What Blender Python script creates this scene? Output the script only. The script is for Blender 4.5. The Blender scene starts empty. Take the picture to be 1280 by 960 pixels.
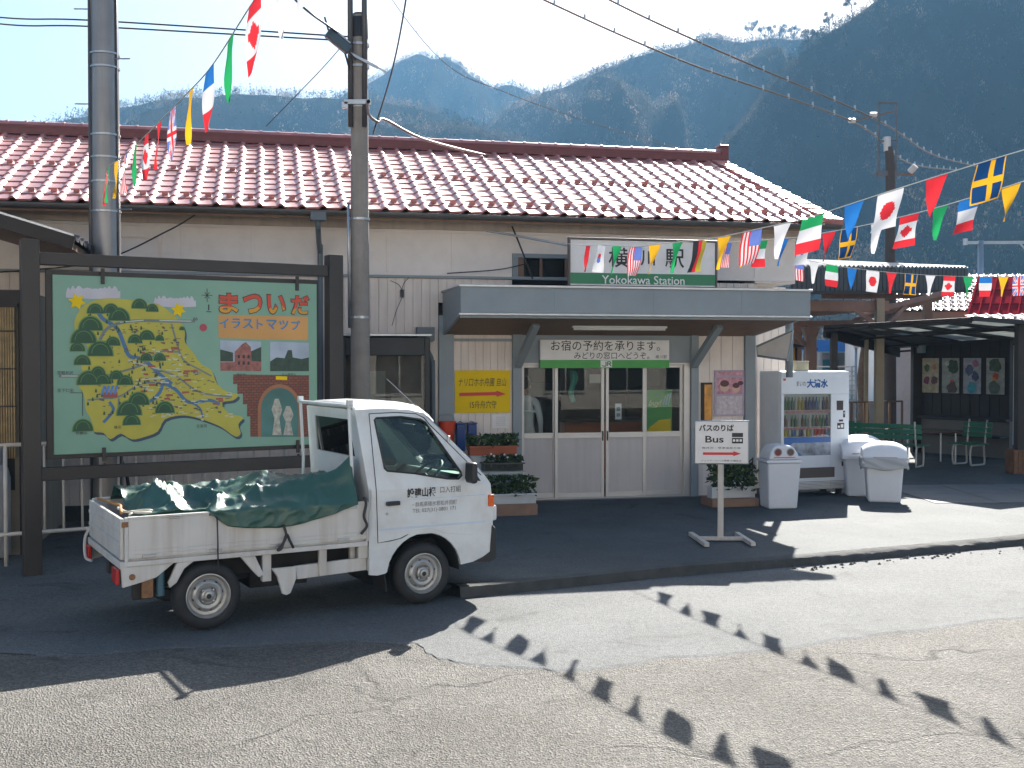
import bpy, bmesh, math, random
import numpy as np
from mathutils import Vector, Matrix, noise
from mathutils.geometry import tessellate_polygon
R = math.radians
random.seed(7)
scene = bpy.context.scene
col = scene.collection

# ------------------------------------------------------------------ camera
cam = bpy.data.objects.new("camera", bpy.data.cameras.new("camera"))
col.objects.link(cam)
cam.location = (0, 0, 2.1)
cam.rotation_euler = (R(90 - 1.2276), 0, 0)
cam.data.sensor_width = 36
cam.data.lens = 36 * 1400 / 1280
cam.data.clip_start = 0.1
cam.data.clip_end = 6000
scene.camera = cam

# ------------------------------------------------------------------ light
HAZE_DENSITY = 0.00047
SUN_AZ, SUN_EL = 17.0, 35.5          # degrees right of the view axis, above the horizon
world = bpy.data.worlds.new("World")
scene.world = world
world.use_nodes = True
wn = world.node_tree
wn.nodes.clear()
w_out = wn.nodes.new("ShaderNodeOutputWorld")
w_bg = wn.nodes.new("ShaderNodeBackground")
w_sky = wn.nodes.new("ShaderNodeTexSky")
w_sky.sky_type = 'NISHITA'
w_sky.sun_disc = False
w_sky.sun_elevation = R(SUN_EL)
w_sky.sun_rotation = R(SUN_AZ)
w_sky.altitude = 400
w_sky.air_density = 1.0
w_sky.dust_density = 2.8
w_bg.inputs[1].default_value = 0.05
wn.links.new(w_sky.outputs[0], w_bg.inputs[0])
wn.links.new(w_bg.outputs[0], w_out.inputs[0])
sun = bpy.data.objects.new("sun", bpy.data.lights.new("sun", 'SUN'))
col.objects.link(sun)
sun.data.energy = 5.0
sun.data.angle = R(0.5)
sun.data.color = (1.0, 0.95, 0.87)
sun.rotation_euler = (R(90 - SUN_EL), 0, R(180 - SUN_AZ))
scene.view_settings.view_transform = 'Standard'
scene.view_settings.look = 'None'
scene.view_settings.gamma = 1.0
scene.view_settings.use_curve_mapping = False
scene.view_settings.exposure = 1.95
cy = scene.cycles
scene.render.engine = 'CYCLES'
cy.use_denoising = True
cy.max_bounces = 8
cy.diffuse_bounces = 3
cy.glossy_bounces = 3
cy.transmission_bounces = 6
cy.transparent_max_bounces = 12
cy.volume_bounces = 0
cy.caustics_reflective = False
cy.caustics_refractive = False
cy.sample_clamp_indirect = 6.0

# ------------------------------------------------------------------ materials
_mats = {}
def mat(name, c, rough=0.6, var=0.12, scale=4.0, bump=0.0, bscale=60.0, metal=0.0, spec=0.5, streak=0.0,
        dirt=None, dirt_amt=0.0, coat=0.0, trans=0.0):
    """opaque procedural material: base colour broken up by noise, optional vertical streaks of dirt and a fine bump"""
    if name in _mats: return _mats[name]
    m = bpy.data.materials.new(name); m.use_nodes = True
    nt = m.node_tree; N = nt.nodes; L = nt.links
    b = N["Principled BSDF"]
    b.inputs["Roughness"].default_value = rough
    b.inputs["Metallic"].default_value = metal
    b.inputs["Specular IOR Level"].default_value = spec
    if coat: b.inputs["Coat Weight"].default_value = coat; b.inputs["Coat Roughness"].default_value = 0.08 if rough < 0.4 else 0.38
    tc = N.new("ShaderNodeTexCoord")
    nz = N.new("ShaderNodeTexNoise"); nz.inputs["Scale"].default_value = scale; nz.inputs["Detail"].default_value = 6
    L.new(tc.outputs["Object"], nz.inputs["Vector"])
    mr = N.new("ShaderNodeMapRange")
    mr.inputs[1].default_value = 0.25; mr.inputs[2].default_value = 0.75
    mr.inputs[3].default_value = 1 - var; mr.inputs[4].default_value = 1 + var
    L.new(nz.outputs[0], mr.inputs[0])
    vm = N.new("ShaderNodeVectorMath"); vm.operation = 'SCALE'
    vm.inputs[0].default_value = c[:3]
    L.new(mr.outputs[0], vm.inputs["Scale"])
    out = vm.outputs[0]
    if dirt_amt > 0:
        mp = N.new("ShaderNodeMapping"); L.new(tc.outputs["Object"], mp.inputs[0])
        mp.inputs["Scale"].default_value = (9, 9, 0.7) if streak else (3, 3, 3)
        n2 = N.new("ShaderNodeTexNoise"); n2.inputs["Scale"].default_value = 1.0; n2.inputs["Detail"].default_value = 8
        n2.inputs["Roughness"].default_value = 0.65
        L.new(mp.outputs[0], n2.inputs["Vector"])
        r2 = N.new("ShaderNodeMapRange"); r2.inputs[1].default_value = 0.45; r2.inputs[2].default_value = 0.75
        r2.inputs[3].default_value = 0; r2.inputs[4].default_value = dirt_amt
        L.new(n2.outputs[0], r2.inputs[0])
        mx = N.new("ShaderNodeMix"); mx.data_type = 'RGBA'
        L.new(r2.outputs[0], mx.inputs[0]); L.new(out, mx.inputs[6])
        d = dirt or (0.12, 0.10, 0.08)
        mx.inputs[7].default_value = (*d, 1)
        out = mx.outputs[2]
    L.new(out, b.inputs["Base Color"])
    if bump:
        n3 = N.new("ShaderNodeTexNoise"); n3.inputs["Scale"].default_value = bscale; n3.inputs["Detail"].default_value = 4
        L.new(tc.outputs["Object"], n3.inputs["Vector"])
        bp = N.new("ShaderNodeBump"); bp.inputs["Strength"].default_value = bump; bp.inputs["Distance"].default_value = 0.01
        L.new(n3.outputs[0], bp.inputs["Height"]); L.new(bp.outputs[0], b.inputs["Normal"])
    if trans:
        t = N.new("ShaderNodeBsdfTranslucent"); L.new(out, t.inputs[0])
        ms = N.new("ShaderNodeMixShader"); ms.inputs[0].default_value = trans
        o = N["Material Output"]
        L.new(b.outputs[0], ms.inputs[1]); L.new(t.outputs[0], ms.inputs[2]); L.new(ms.outputs[0], o.inputs[0])
    _mats[name] = m
    return m

def glass(name, tint=(0.8, 0.85, 0.85), rough=0.0, refl=1.0):
    if name in _mats: return _mats[name]
    m = bpy.data.materials.new(name); m.use_nodes = True
    nt = m.node_tree; N = nt.nodes; L = nt.links; N.remove(N["Principled BSDF"])
    o = N["Material Output"]
    t = N.new("ShaderNodeBsdfTransparent"); t.inputs[0].default_value = (*tint, 1)
    g = N.new("ShaderNodeBsdfGlossy"); g.inputs["Roughness"].default_value = rough
    f = N.new("ShaderNodeFresnel"); f.inputs[0].default_value = 1.5
    ma = N.new("ShaderNodeMath"); ma.operation = 'MULTIPLY'; ma.inputs[1].default_value = refl
    L.new(f.outputs[0], ma.inputs[0])
    mx = N.new("ShaderNodeMixShader")
    L.new(ma.outputs[0], mx.inputs[0]); L.new(t.outputs[0], mx.inputs[1]); L.new(g.outputs[0], mx.inputs[2])
    L.new(mx.outputs[0], o.inputs[0])
    _mats[name] = m
    return m

def emit(name, c, s):
    if name in _mats: return _mats[name]
    m = bpy.data.materials.new(name); m.use_nodes = True
    b = m.node_tree.nodes["Principled BSDF"]
    b.inputs["Base Color"].default_value = (*c, 1)
    b.inputs["Emission Color"].default_value = (*c, 1); b.inputs["Emission Strength"].default_value = s
    _mats[name] = m
    return m

# ------------------------------------------------------------------ mesh builder
class MB:
    def __init__(s): s.v = []; s.f = []; s.m = []
    def add(s, vs, fs, mi=0):
        o = len(s.v); s.v += [tuple(p) for p in vs]
        for f in fs: s.f.append([i + o for i in f]); s.m.append(mi)
        return s
    def bx(s, x0, x1, y0, y1, z0, z1, mi=0):
        return s.add([(x0,y0,z0),(x1,y0,z0),(x1,y1,z0),(x0,y1,z0),(x0,y0,z1),(x1,y0,z1),(x1,y1,z1),(x0,y1,z1)],
                     [(3,2,1,0),(4,5,6,7),(0,1,5,4),(1,2,6,5),(2,3,7,6),(3,0,4,7)], mi)
    def bar(s, a, b, w, h, mi=0, up=(0,0,1)):
        """square-section bar from a to b"""
        a = Vector(a); b = Vector(b); d = (b - a).normalized()
        u = Vector(up)
        if abs(d.dot(u)) > 0.98: u = Vector((0,1,0))
        x = d.cross(u).normalized() * (w / 2); z = x.cross(d).normalized() * (h / 2)
        vs = [a-x-z, a+x-z, a+x+z, a-x+z, b-x-z, b+x-z, b+x+z, b-x+z]
        return s.add(vs, [(3,2,1,0),(4,5,6,7),(0,1,5,4),(1,2,6,5),(2,3,7,6),(3,0,4,7)], mi)
    def tube(s, pts, r, n=8, mi=0, closed=False):
        pts = [Vector(p) for p in pts]; k = len(pts)
        rs = r if isinstance(r, (list, tuple)) else [r] * k
        up = Vector((0, 0, 1)); rings = []
        prev = None
        for i, p in enumerate(pts):
            if closed: d = pts[(i+1) % k] - pts[i-1]
            else: d = pts[min(i+1, k-1)] - pts[max(i-1, 0)]
            d.normalize()
            if prev is None:
                a = Vector((0,0,1)) if abs(d.z) < 0.9 else Vector((1,0,0))
                x = d.cross(a).normalized()
            else:
                x = (prev - d * prev.dot(d)).normalized()
            prev = x; y = d.cross(x)
            rings.append([p + (x*math.cos(2*math.pi*j/n) + y*math.sin(2*math.pi*j/n)) * rs[i] for j in range(n)])
        vs = [q for g in rings for q in g]; fs = []
        for i in range(k if closed else k - 1):
            i2 = (i+1) % k
            for j in range(n):
                fs.append((i*n+j, i*n+(j+1)%n, i2*n+(j+1)%n, i2*n+j))
        if not closed:
            fs.append(tuple(range(n-1, -1, -1))); fs.append(tuple((k-1)*n + j for j in range(n)))
        return s.add(vs, fs, mi)
    def lathe(s, prof, n=24, mi=0, at=(0,0,0), axis='z'):
        vs = []; fs = []
        for (r, h) in prof:
            for j in range(n):
                a = 2*math.pi*j/n; c, q = r*math.cos(a), r*math.sin(a)
                p = {'z': (c, q, h), 'y': (c, h, q), 'x': (h, c, q)}[axis]
                vs.append((p[0]+at[0], p[1]+at[1], p[2]+at[2]))
        for i in range(len(prof)-1):
            for j in range(n): fs.append((i*n+j, i*n+(j+1)%n, (i+1)*n+(j+1)%n, (i+1)*n+j))
        return s.add(vs, fs, mi)
    def prism(s, poly, y0, y1, mi=0, plane='xz'):
        """polygon extruded along the third axis"""
        n = len(poly)
        P = {'xz': lambda a, b, c: (a, c, b), 'xy': lambda a, b, c: (a, b, c), 'yz': lambda a, b, c: (c, a, b)}[plane]
        vs = [P(a, b, y0) for a, b in poly] + [P(a, b, y1) for a, b in poly]
        fs = [tuple(range(n)), tuple(range(2*n-1, n-1, -1))] + [((i+1)%n, i, n+i, n+(i+1)%n) for i in range(n)]
        return s.add(vs, fs, mi)
    def holed(s, outer, holes, fn, t, mi=0):
        """polygon with holes in 2-D, mapped by fn(a,b,side) to 3-D, with a thickness"""
        loops = [outer] + holes
        tri = tessellate_polygon([[Vector((a, b, 0)) for a, b in l] for l in loops])
        flat = [p for l in loops for p in l]; n = len(flat)
        vs = [fn(a, b, 0) for a, b in flat] + [fn(a, b, t) for a, b in flat]
        fs = [tuple(x) for x in tri] + [tuple(n + i for i in reversed(x)) for x in tri]
        o = 0
        for l in loops:
            k = len(l)
            for i in range(k): fs.append((o+(i+1)%k, o+i, n+o+i, n+o+(i+1)%k))
            o += k
        return s.add(vs, fs, mi)
    def grid(s, rows, mi=0):
        r = len(rows); c = len(rows[0])
        vs = [p for row in rows for p in row]
        return s.add(vs, [(i*c+j, i*c+j+1, (i+1)*c+j+1, (i+1)*c+j) for i in range(r-1) for j in range(c-1)], mi)
    def build(s, name, mats, parent=None, smooth=False, bevel=0.0, loc=None, rotz=0.0, solid=0.0, segs=2, fix=True):
        me = bpy.data.meshes.new(name)
        me.from_pydata(s.v, [], s.f)
        if not isinstance(mats, (list, tuple)): mats = [mats]
        for m in mats: me.materials.append(m)
        if len(mats) > 1: me.polygons.foreach_set("material_index", s.m)
        if fix:
            b = bmesh.new(); b.from_mesh(me); bmesh.ops.recalc_face_normals(b, faces=b.faces); b.to_mesh(me); b.free()
        if smooth:
            me.polygons.foreach_set("use_smooth", [True]*len(me.polygons))
            if smooth is not True: me.set_sharp_from_angle(angle=R(smooth))
        me.update()
        o = bpy.data.objects.new(name, me); col.objects.link(o)
        if parent: o.parent = parent
        if loc: o.location = loc
        if rotz: o.rotation_euler.z = rotz
        if solid:
            md = o.modifiers.new("solid", 'SOLIDIFY'); md.thickness = solid; md.offset = 0
        if bevel:
            md = o.modifiers.new("bevel", 'BEVEL'); md.width = bevel; md.segments = segs; md.limit_method = 'ANGLE'; md.angle_limit = R(40)
            md.harden_normals = False
        return o

def tag(o, label=None, cat=None, group=None, kind=None):
    if label: o["label"] = label
    if cat: o["category"] = cat
    if group: o["group"] = group
    if kind: o["kind"] = kind
    return o

def thing(name, label, cat, loc=(0,0,0), rotz=0.0, group=None):
    o = bpy.data.objects.new(name, None); o.empty_display_size = 0.2
    col.objects.link(o); o.location = loc; o.rotation_euler = (0, 0, rotz)
    return tag(o, label, cat, group)

def text_polys(body, w=None, h=None, bold=0.0, shear=0.0):
    """triangles of a line of lettering, centred on the origin, fitted to w x h"""
    cu = bpy.data.curves.new("lettering", 'FONT'); cu.body = body; cu.align_x = 'CENTER'; cu.offset = bold; cu.shear = shear
    cu.resolution_u = 3
    ob = bpy.data.objects.new("lettering", cu); col.objects.link(ob)
    dg = bpy.context.evaluated_depsgraph_get(); dg.update()
    me = bpy.data.meshes.new_from_object(ob.evaluated_get(dg))
    vs = [v.co.copy() for v in me.vertices]; fs = [tuple(p.vertices) for p in me.polygons]
    bpy.data.objects.remove(ob); bpy.data.curves.remove(cu); bpy.data.meshes.remove(me)
    if not vs: return [], []
    x0, x1 = min(v.x for v in vs), max(v.x for v in vs); y0, y1 = min(v.y for v in vs), max(v.y for v in vs)
    sx = w / (x1 - x0) if w else None; sy = h / (y1 - y0) if h else None
    sx = sx or sy; sy = sy or sx
    return [((v.x - (x0+x1)/2) * sx, (v.y - (y0+y1)/2) * sy) for v in vs], fs

def write(mb, body, cx, cz, y, w=None, h=None, mi=0, bold=0.0, shear=0.0):
    """lettering facing local -y"""
    p, f = text_polys(body, w, h, bold, shear)
    mb.add([(cx + a, y, cz + b) for a, b in p], f, mi)
    return mb

def catmull(P, n=8):
    P = [Vector(p) for p in P]; Q = [P[0]*2 - P[1]] + P + [P[-1]*2 - P[-2]]; out = []
    for i in range(1, len(Q)-2):
        a, b, c, d = Q[i-1], Q[i], Q[i+1], Q[i+2]
        for k in range(n):
            t = k / n
            out.append(0.5*((2*b) + (c-a)*t + (2*a-5*b+4*c-d)*t*t + (3*b-a-3*c+d)*t**3))
    out.append(P[-1]); return out

def copy_tree(o, parent=None):
    c = o.copy(); col.objects.link(c)
    if parent: c.parent = parent
    for ch in list(o.children): copy_tree(ch, c)
    return c

# palette --------------------------------------------------------------
WHITE = mat("white_paint", (0.72, 0.72, 0.70), 0.45, 0.06, 3, dirt_amt=0.25, dirt=(0.3,0.27,0.23))
TRUCKW = mat("truck_white", (0.66, 0.69, 0.70), 0.32, 0.05, 2, dirt_amt=0.38, dirt=(0.34,0.29,0.23), coat=0.3)
TRUCKB = mat("truck_bed_white", (0.58, 0.57, 0.55), 0.42, 0.08, 3, dirt_amt=0.5, dirt=(0.3,0.23,0.17), streak=1)
BLACK = mat("black_plastic", (0.018, 0.018, 0.019), 0.5, 0.2)
RUBBER = mat("tyre_rubber", (0.022, 0.022, 0.023), 0.75, 0.3, 12)
STEEL = mat("galvanised_steel", (0.42, 0.44, 0.46), 0.38, 0.12, 6, metal=0.85)
ALU = mat("aluminium_frame", (0.55, 0.53, 0.50), 0.4, 0.06, 5, metal=0.35)
DOORP = mat("door_panel_grey", (0.49, 0.46, 0.45), 0.45, 0.05, 3, dirt_amt=0.32, streak=1, dirt=(.30,.27,.25))
BEIGE = mat("wall_beige", (0.82, 0.76, 0.72), 0.7, 0.05, 1.2, dirt_amt=0.22, dirt=(0.42,0.36,0.31))
PLANK = mat("siding_beige", (0.78, 0.69, 0.62), 0.65, 0.08, 3, dirt_amt=0.3, dirt=(0.34,0.27,0.22), streak=1)
BLUEG = mat("blue_grey_paint", (0.24, 0.285, 0.31), 0.5, 0.08, 3, dirt_amt=0.42, dirt=(0.3,0.27,0.24), streak=1)
BROWNW = mat("brown_soffit_wood", (0.20, 0.105, 0.058), 0.6, 0.15, 5, dirt_amt=0.3, streak=1)
TILE = mat("red_glazed_tile", (0.44, 0.15, 0.13), 0.56, 0.3, 5, bump=0.15, bscale=24, spec=1.0, coat=1.0, dirt_amt=.35, dirt=(.22,.10,.08))
TILED = mat("dark_red_ridge", (0.16, 0.035, 0.03), 0.35, 0.2, 7)
GUTTER = mat("gutter_brown_grey", (0.11, 0.10, 0.09), 0.5, 0.15)
DKFRAME = mat("dark_brown_steel", (0.030, 0.024, 0.021), 0.45, 0.15)
CONCRETE = mat("pole_concrete", (0.30, 0.265, 0.23), 0.85, 0.15, 6, bump=0.3, bscale=80, dirt_amt=0.4, dirt=(0.16,0.13,0.11), streak=1)
POLESTEEL = mat("pole_steel_grey", (0.27, 0.26, 0.255), 0.36, 0.15, 3, metal=0.55, dirt_amt=0.35, dirt=(0.1,0.08,0.07), streak=1)
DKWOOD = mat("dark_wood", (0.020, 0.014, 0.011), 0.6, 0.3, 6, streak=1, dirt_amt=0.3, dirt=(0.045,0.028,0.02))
MIDWOOD = mat("brown_timber", (0.22, 0.13, 0.085), 0.65, 0.2, 6, streak=1, dirt_amt=0.3)
OLIVE = mat("olive_beige_steel", (0.30, 0.25, 0.17), 0.5, 0.1)
INK = mat("ink_black", (0.02, 0.02, 0.022), 0.5, 0.1)
INKW = mat("ink_white", (0.75, 0.75, 0.74), 0.5, 0.03)
INKR = mat("ink_red", (0.62, 0.03, 0.03), 0.5, 0.08)
INKB = mat("ink_blue", (0.03, 0.14, 0.42), 0.5, 0.08)
SIGNW = mat("sign_white", (0.76, 0.74, 0.72), 0.45, 0.05, 4, dirt_amt=0.15)
SIGNG = mat("sign_green", (0.02, 0.20, 0.085), 0.45, 0.06)
LIMEG = mat("lime_green", (0.05, 0.33, 0.05), 0.45, 0.08)
SIGNY = mat("sign_yellow", (0.82, 0.56, 0.008), 0.7, 0.06, spec=.2)
LEAF = [mat("leaf_dark", (0.030, 0.055, 0.020), 0.6, 0.35, 9, trans=0.25), mat("leaf_mid", (0.055, 0.10, 0.03), 0.6, 0.3, 9, trans=0.25),
        mat("leaf_pale", (0.16, 0.20, 0.05), 0.6, 0.3, 9, trans=0.25)]
GLASS = glass("window_glass", (0.86, 0.89, 0.89), 0.0, 0.45)
CARGLASS = glass("car_glass", (0.74, 0.84, 0.80), 0.0, 1.0)
GREENB = mat("bench_green", (0.03, 0.16, 0.10), 0.4, 0.12)
CABLE = mat("cable_black", (0.025, 0.022, 0.022), 0.5, 0.1)

# ------------------------------------------------------------------ ground, road, pavement
def asphalt(name, c, c2, grain, bump, crack=0.0, rough=0.85, bdist=0.012, stain=0.25, spec=0.5):
    m = bpy.data.materials.new(name); m.use_nodes = True
    nt = m.node_tree; N = nt.nodes; L = nt.links; b = N["Principled BSDF"]
    b.inputs["Roughness"].default_value = rough; b.inputs["Specular IOR Level"].default_value = spec
    tc = N.new("ShaderNodeTexCoord")
    vo = N.new("ShaderNodeTexVoronoi"); vo.inputs["Scale"].default_value = grain
    L.new(tc.outputs["Object"], vo.inputs["Vector"])
    n1 = N.new("ShaderNodeTexNoise"); n1.inputs["Scale"].default_value = 0.9; n1.inputs["Detail"].default_value = 9; n1.inputs["Roughness"].default_value = 0.62
    L.new(tc.outputs["Object"], n1.inputs["Vector"])
    n2 = N.new("ShaderNodeTexNoise"); n2.inputs["Scale"].default_value = 22; n2.inputs["Detail"].default_value = 6; n2.inputs["Roughness"].default_value = 0.7
    L.new(tc.outputs["Object"], n2.inputs["Vector"])
    mx = N.new("ShaderNodeMix"); mx.data_type = 'RGBA'
    mx.inputs[6].default_value = (*c, 1); mx.inputs[7].default_value = (*c2, 1)
    r = N.new("ShaderNodeMapRange"); r.inputs[1].default_value = 0.3; r.inputs[2].default_value = 0.7
    L.new(n1.outputs[0], r.inputs[0]); L.new(r.outputs[0], mx.inputs[0])
    # single stones lighter and darker
    sv = N.new("ShaderNodeSeparateColor"); L.new(vo.outputs["Color"], sv.inputs[0])
    r2 = N.new("ShaderNodeMapRange"); r2.inputs[3].default_value = 0.62; r2.inputs[4].default_value = 1.38
    L.new(sv.outputs[0], r2.inputs[0])
    r3 = N.new("ShaderNodeMapRange"); r3.inputs[1].default_value = 0.3; r3.inputs[2].default_value = 0.7; r3.inputs[3].default_value = 1 - stain; r3.inputs[4].default_value = 1 + stain
    L.new(n2.outputs[0], r3.inputs[0])
    mm = N.new("ShaderNodeMath"); mm.operation = 'MULTIPLY'; L.new(r2.outputs[0], mm.inputs[0]); L.new(r3.outputs[0], mm.inputs[1])
    vm = N.new("ShaderNodeVectorMath"); vm.operation = 'SCALE'
    L.new(mx.outputs[2], vm.inputs[0]); L.new(mm.outputs[0], vm.inputs["Scale"])
    out = vm.outputs[0]
    # old oil and tyre stains
    ns = N.new("ShaderNodeTexNoise"); ns.inputs["Scale"].default_value = 1.7; ns.inputs["Detail"].default_value = 3; ns.inputs["Distortion"].default_value = 1.2
    L.new(tc.outputs["Object"], ns.inputs["Vector"])
    rs = N.new("ShaderNodeMapRange"); rs.inputs[1].default_value = 0.60; rs.inputs[2].default_value = 0.74; rs.inputs[3].default_value = 1.0; rs.inputs[4].default_value = 0.66
    L.new(ns.outputs[0], rs.inputs[0])
    vs_ = N.new("ShaderNodeVectorMath"); vs_.operation = 'SCALE'; L.new(out, vs_.inputs[0]); L.new(rs.outputs[0], vs_.inputs["Scale"]); out = vs_.outputs[0]
    hgt = N.new("ShaderNodeMath"); hgt.operation = 'ADD'
    L.new(vo.outputs["Distance"], hgt.inputs[0]); L.new(n2.outputs[0], hgt.inputs[1])
    hout = hgt.outputs[0]
    if crack:
        nd = N.new("ShaderNodeTexNoise"); nd.inputs["Scale"].default_value = 1.3; nd.inputs["Detail"].default_value = 5
        L.new(tc.outputs["Object"], nd.inputs["Vector"])
        va = N.new("ShaderNodeVectorMath"); va.operation = 'MULTIPLY_ADD'; va.inputs[1].default_value = (1.1, 1.1, 0)
        L.new(nd.outputs[1], va.inputs[0]); L.new(tc.outputs["Object"], va.inputs[2])
        vc = N.new("ShaderNodeTexVoronoi"); vc.feature = 'DISTANCE_TO_EDGE'; vc.inputs["Scale"].default_value = 0.42
        L.new(va.outputs[0], vc.inputs["Vector"])
        rc = N.new("ShaderNodeMapRange"); rc.inputs[1].default_value = 0.0; rc.inputs[2].default_value = 0.012
        rc.inputs[3].default_value = 1.0; rc.inputs[4].default_value = 0.0
        L.new(vc.outputs["Distance"], rc.inputs[0])
        rm = N.new("ShaderNodeMapRange"); rm.inputs[1].default_value = 0.42; rm.inputs[2].default_value = 0.6; rm.inputs[3].default_value = 0; rm.inputs[4].default_value = crack
        L.new(n1.outputs[0], rm.inputs[0])
        cm = N.new("ShaderNodeMath"); cm.operation = 'MULTIPLY'; L.new(rc.outputs[0], cm.inputs[0]); L.new(rm.outputs[0], cm.inputs[1])
        mc = N.new("ShaderNodeMix"); mc.data_type = 'RGBA'; mc.inputs[7].default_value = (0.03, 0.028, 0.026, 1)
        L.new(cm.outputs[0], mc.inputs[0]); L.new(out, mc.inputs[6]); out = mc.outputs[2]
        hs = N.new("ShaderNodeMath"); hs.operation = 'SUBTRACT'; L.new(hout, hs.inputs[0]); L.new(cm.outputs[0], hs.inputs[1]); hout = hs.outputs[0]
    L.new(out, b.inputs["Base Color"])
    bp = N.new("ShaderNodeBump"); bp.inputs["Strength"].default_value = bump; bp.inputs["Distance"].default_value = bdist
    L.new(hout, bp.inputs["Height"]); L.new(bp.outputs[0], b.inputs["Normal"])
    return m

ROADM = asphalt("worn_coarse_asphalt", (0.125, 0.117, 0.104), (0.205, 0.195, 0.177), 85, 1.0, crack=0.85, bdist=0.026, rough=.75, spec=.3)
PATCHM = asphalt("newer_smooth_asphalt", (0.092, 0.098, 0.100), (0.138, 0.144, 0.146), 150, 0.6, rough=.76, spec=.2, bdist=0.008, stain=0.22)
PAVEM = asphalt("pavement_asphalt", (0.052, 0.062, 0.068), (0.088, 0.098, 0.103), 150, 0.5, rough=.76, spec=.2, crack=0.4, bdist=0.006, stain=0.14)
KERBM = mat("kerb_concrete", (0.05, 0.053, 0.053), 0.9, 0.25, 8, bump=0.8, bscale=35, dirt_amt=0.5, dirt=(0.10,0.09,0.08))
EARTHM = mat("bare_earth", (0.13, 0.11, 0.08), 0.95, 0.3, 0.3, bump=0.5, bscale=8)

def surface(name, poly, z, m, kind="structure", edge_noise=0.0):
    mb = MB(); mb.add([(x, y, z) for x, y in poly], [tuple(range(len(poly)))])
    return tag(mb.build(name, m), kind=kind)

surface("ground", [(-1400,-40),(1400,-40),(1400,1450),(-1400,1450)], -0.012, EARTHM)
# the road, a gently uneven sheet
rows = []
for i in range(111):
    y = -28 + i * 0.4
    rows.append([(x, y, 0.003*noise.noise(Vector((x*0.35, y*0.35, 3.1))) - 0.004) for x in [(-38 + j*0.8) for j in range(98)]])
mb = MB(); mb.grid(rows); tag(mb.build("road", ROADM, smooth=True), kind="structure")

kerb_line = [(-0.5,9.93),(0.45,10.37),(1.41,10.86),(2.33,11.24),(3.29,11.63),(4.44,12.14),(5.87,12.81),(9.0,14.4),(16,18.2),(34,29)]
patch_front = [(-3.4,7.9),(-2.2,8.2),(-0.96,8.36),(-0.56,7.9),(-0.22,7.68),(0.27,7.56),(0.66,7.66),(1.26,7.95),(1.67,8.03),(2.12,8.22),(2.68,8.48),(3.42,8.81),(4.17,9.12),(6,9.9),(9,11.6),(16,15.6),(34,26.4)]
pf = []
for q in catmull([(a, b, 0) for a, b in patch_front], 14):
    k = noise.noise(Vector((q.x*2.3, q.y*2.3, 0)))*0.09 + noise.noise(Vector((q.x*9, q.y*9, 5)))*0.035
    pf.append((q.x + k*0.4, q.y + k))
kb = [(x + 0.05, y - 0.11) for x, y in kerb_line]
left = [(-0.9,10.2),(-1.6,10.9),(-2.2,12.4),(-5.0,13.4),(-7,12.2),(-6,8.4)]
rows = []
patch_poly = pf + [(x, y) for x, y in reversed(kb)] + left
mb = MB(); vs = [(x, y, 0.003) for x, y in patch_poly]
tri = tessellate_polygon([[Vector(v) for v in vs]]); mb.add(vs, [tuple(t) for t in tri])
o0 = len(mb.v); n0 = len(pf)          # feathered front edge running down into the road
for i in range(n0): mb.v.append((pf[i][0]+.03, pf[i][1]-.07-.04*noise.noise(Vector((pf[i][0]*6,3,1))), -.009))
for i in range(n0-1): mb.f.append([i, i+1, o0+i+1, o0+i]); mb.m.append(0)
tag(mb.build("asphalt_patch", PATCHM), kind="structure")
pave_poly = [(-0.52,9.98)] + kerb_line[1:] + [(34,70),(-1.5,70),(-1.9,17),(-1.6,12.6),(-1.05,10.6)]
mb = MB(); vs = [(x, y, 0.1) for x, y in pave_poly]
tri = tessellate_polygon([[Vector(v) for v in vs]]); mb.add(vs, [tuple(t) for t in tri])
tag(mb.build("pavement", PAVEM), kind="structure")
# kerb: a run of worn concrete stones, crumbling towards the right
mb = MB()
K = catmull([(a, b, 0) for a, b in kerb_line[:9]], 16)
rows = []
for i, q in enumerate(K):
    d = (K[min(i+1,len(K)-1)] - K[max(i-1,0)]).normalized(); nn = Vector((d.y, -d.x, 0)); w_ = noise.noise(Vector((q.x*2.5, q.y*2.5, 8)))
    worn = min(1, max(0, (q.x-2.2)/1.5))
    ring = [(-.05,.094),(-.01,.1015),(.075,.100-.025*worn),(.098+.012*w_,.092-.03*worn),(.106+.03*w_*worn,.04-.012*worn),(.112+.04*w_*worn,.0),(.125+.04*w_,-.02)]
    rows.append([(q.x+nn.x*a, q.y+nn.y*a, b + (.006*w_*(1+3*worn) + .007*noise.noise(Vector((q.x*14,q.y*14,k)))*(.4+2.5*worn) if 1 < k < 6 else 0)) for k, (a, b) in enumerate(ring)])
mb.grid(rows)
# the ramped left end of the pavement
mb.add([(-0.52,9.9,0.1),(-1.05,10.6,0.1),(-1.6,12.6,0.1),(-1.9,17,0.1),(-0.75,9.7,-0.01),(-1.45,10.5,-0.01),(-2.1,12.6,-0.01),(-2.4,17,-0.01)],[(0,1,5,4),(1,2,6,5),(2,3,7,6)])
tag(mb.build("kerb", KERBM, smooth=50), kind="structure")
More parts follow.
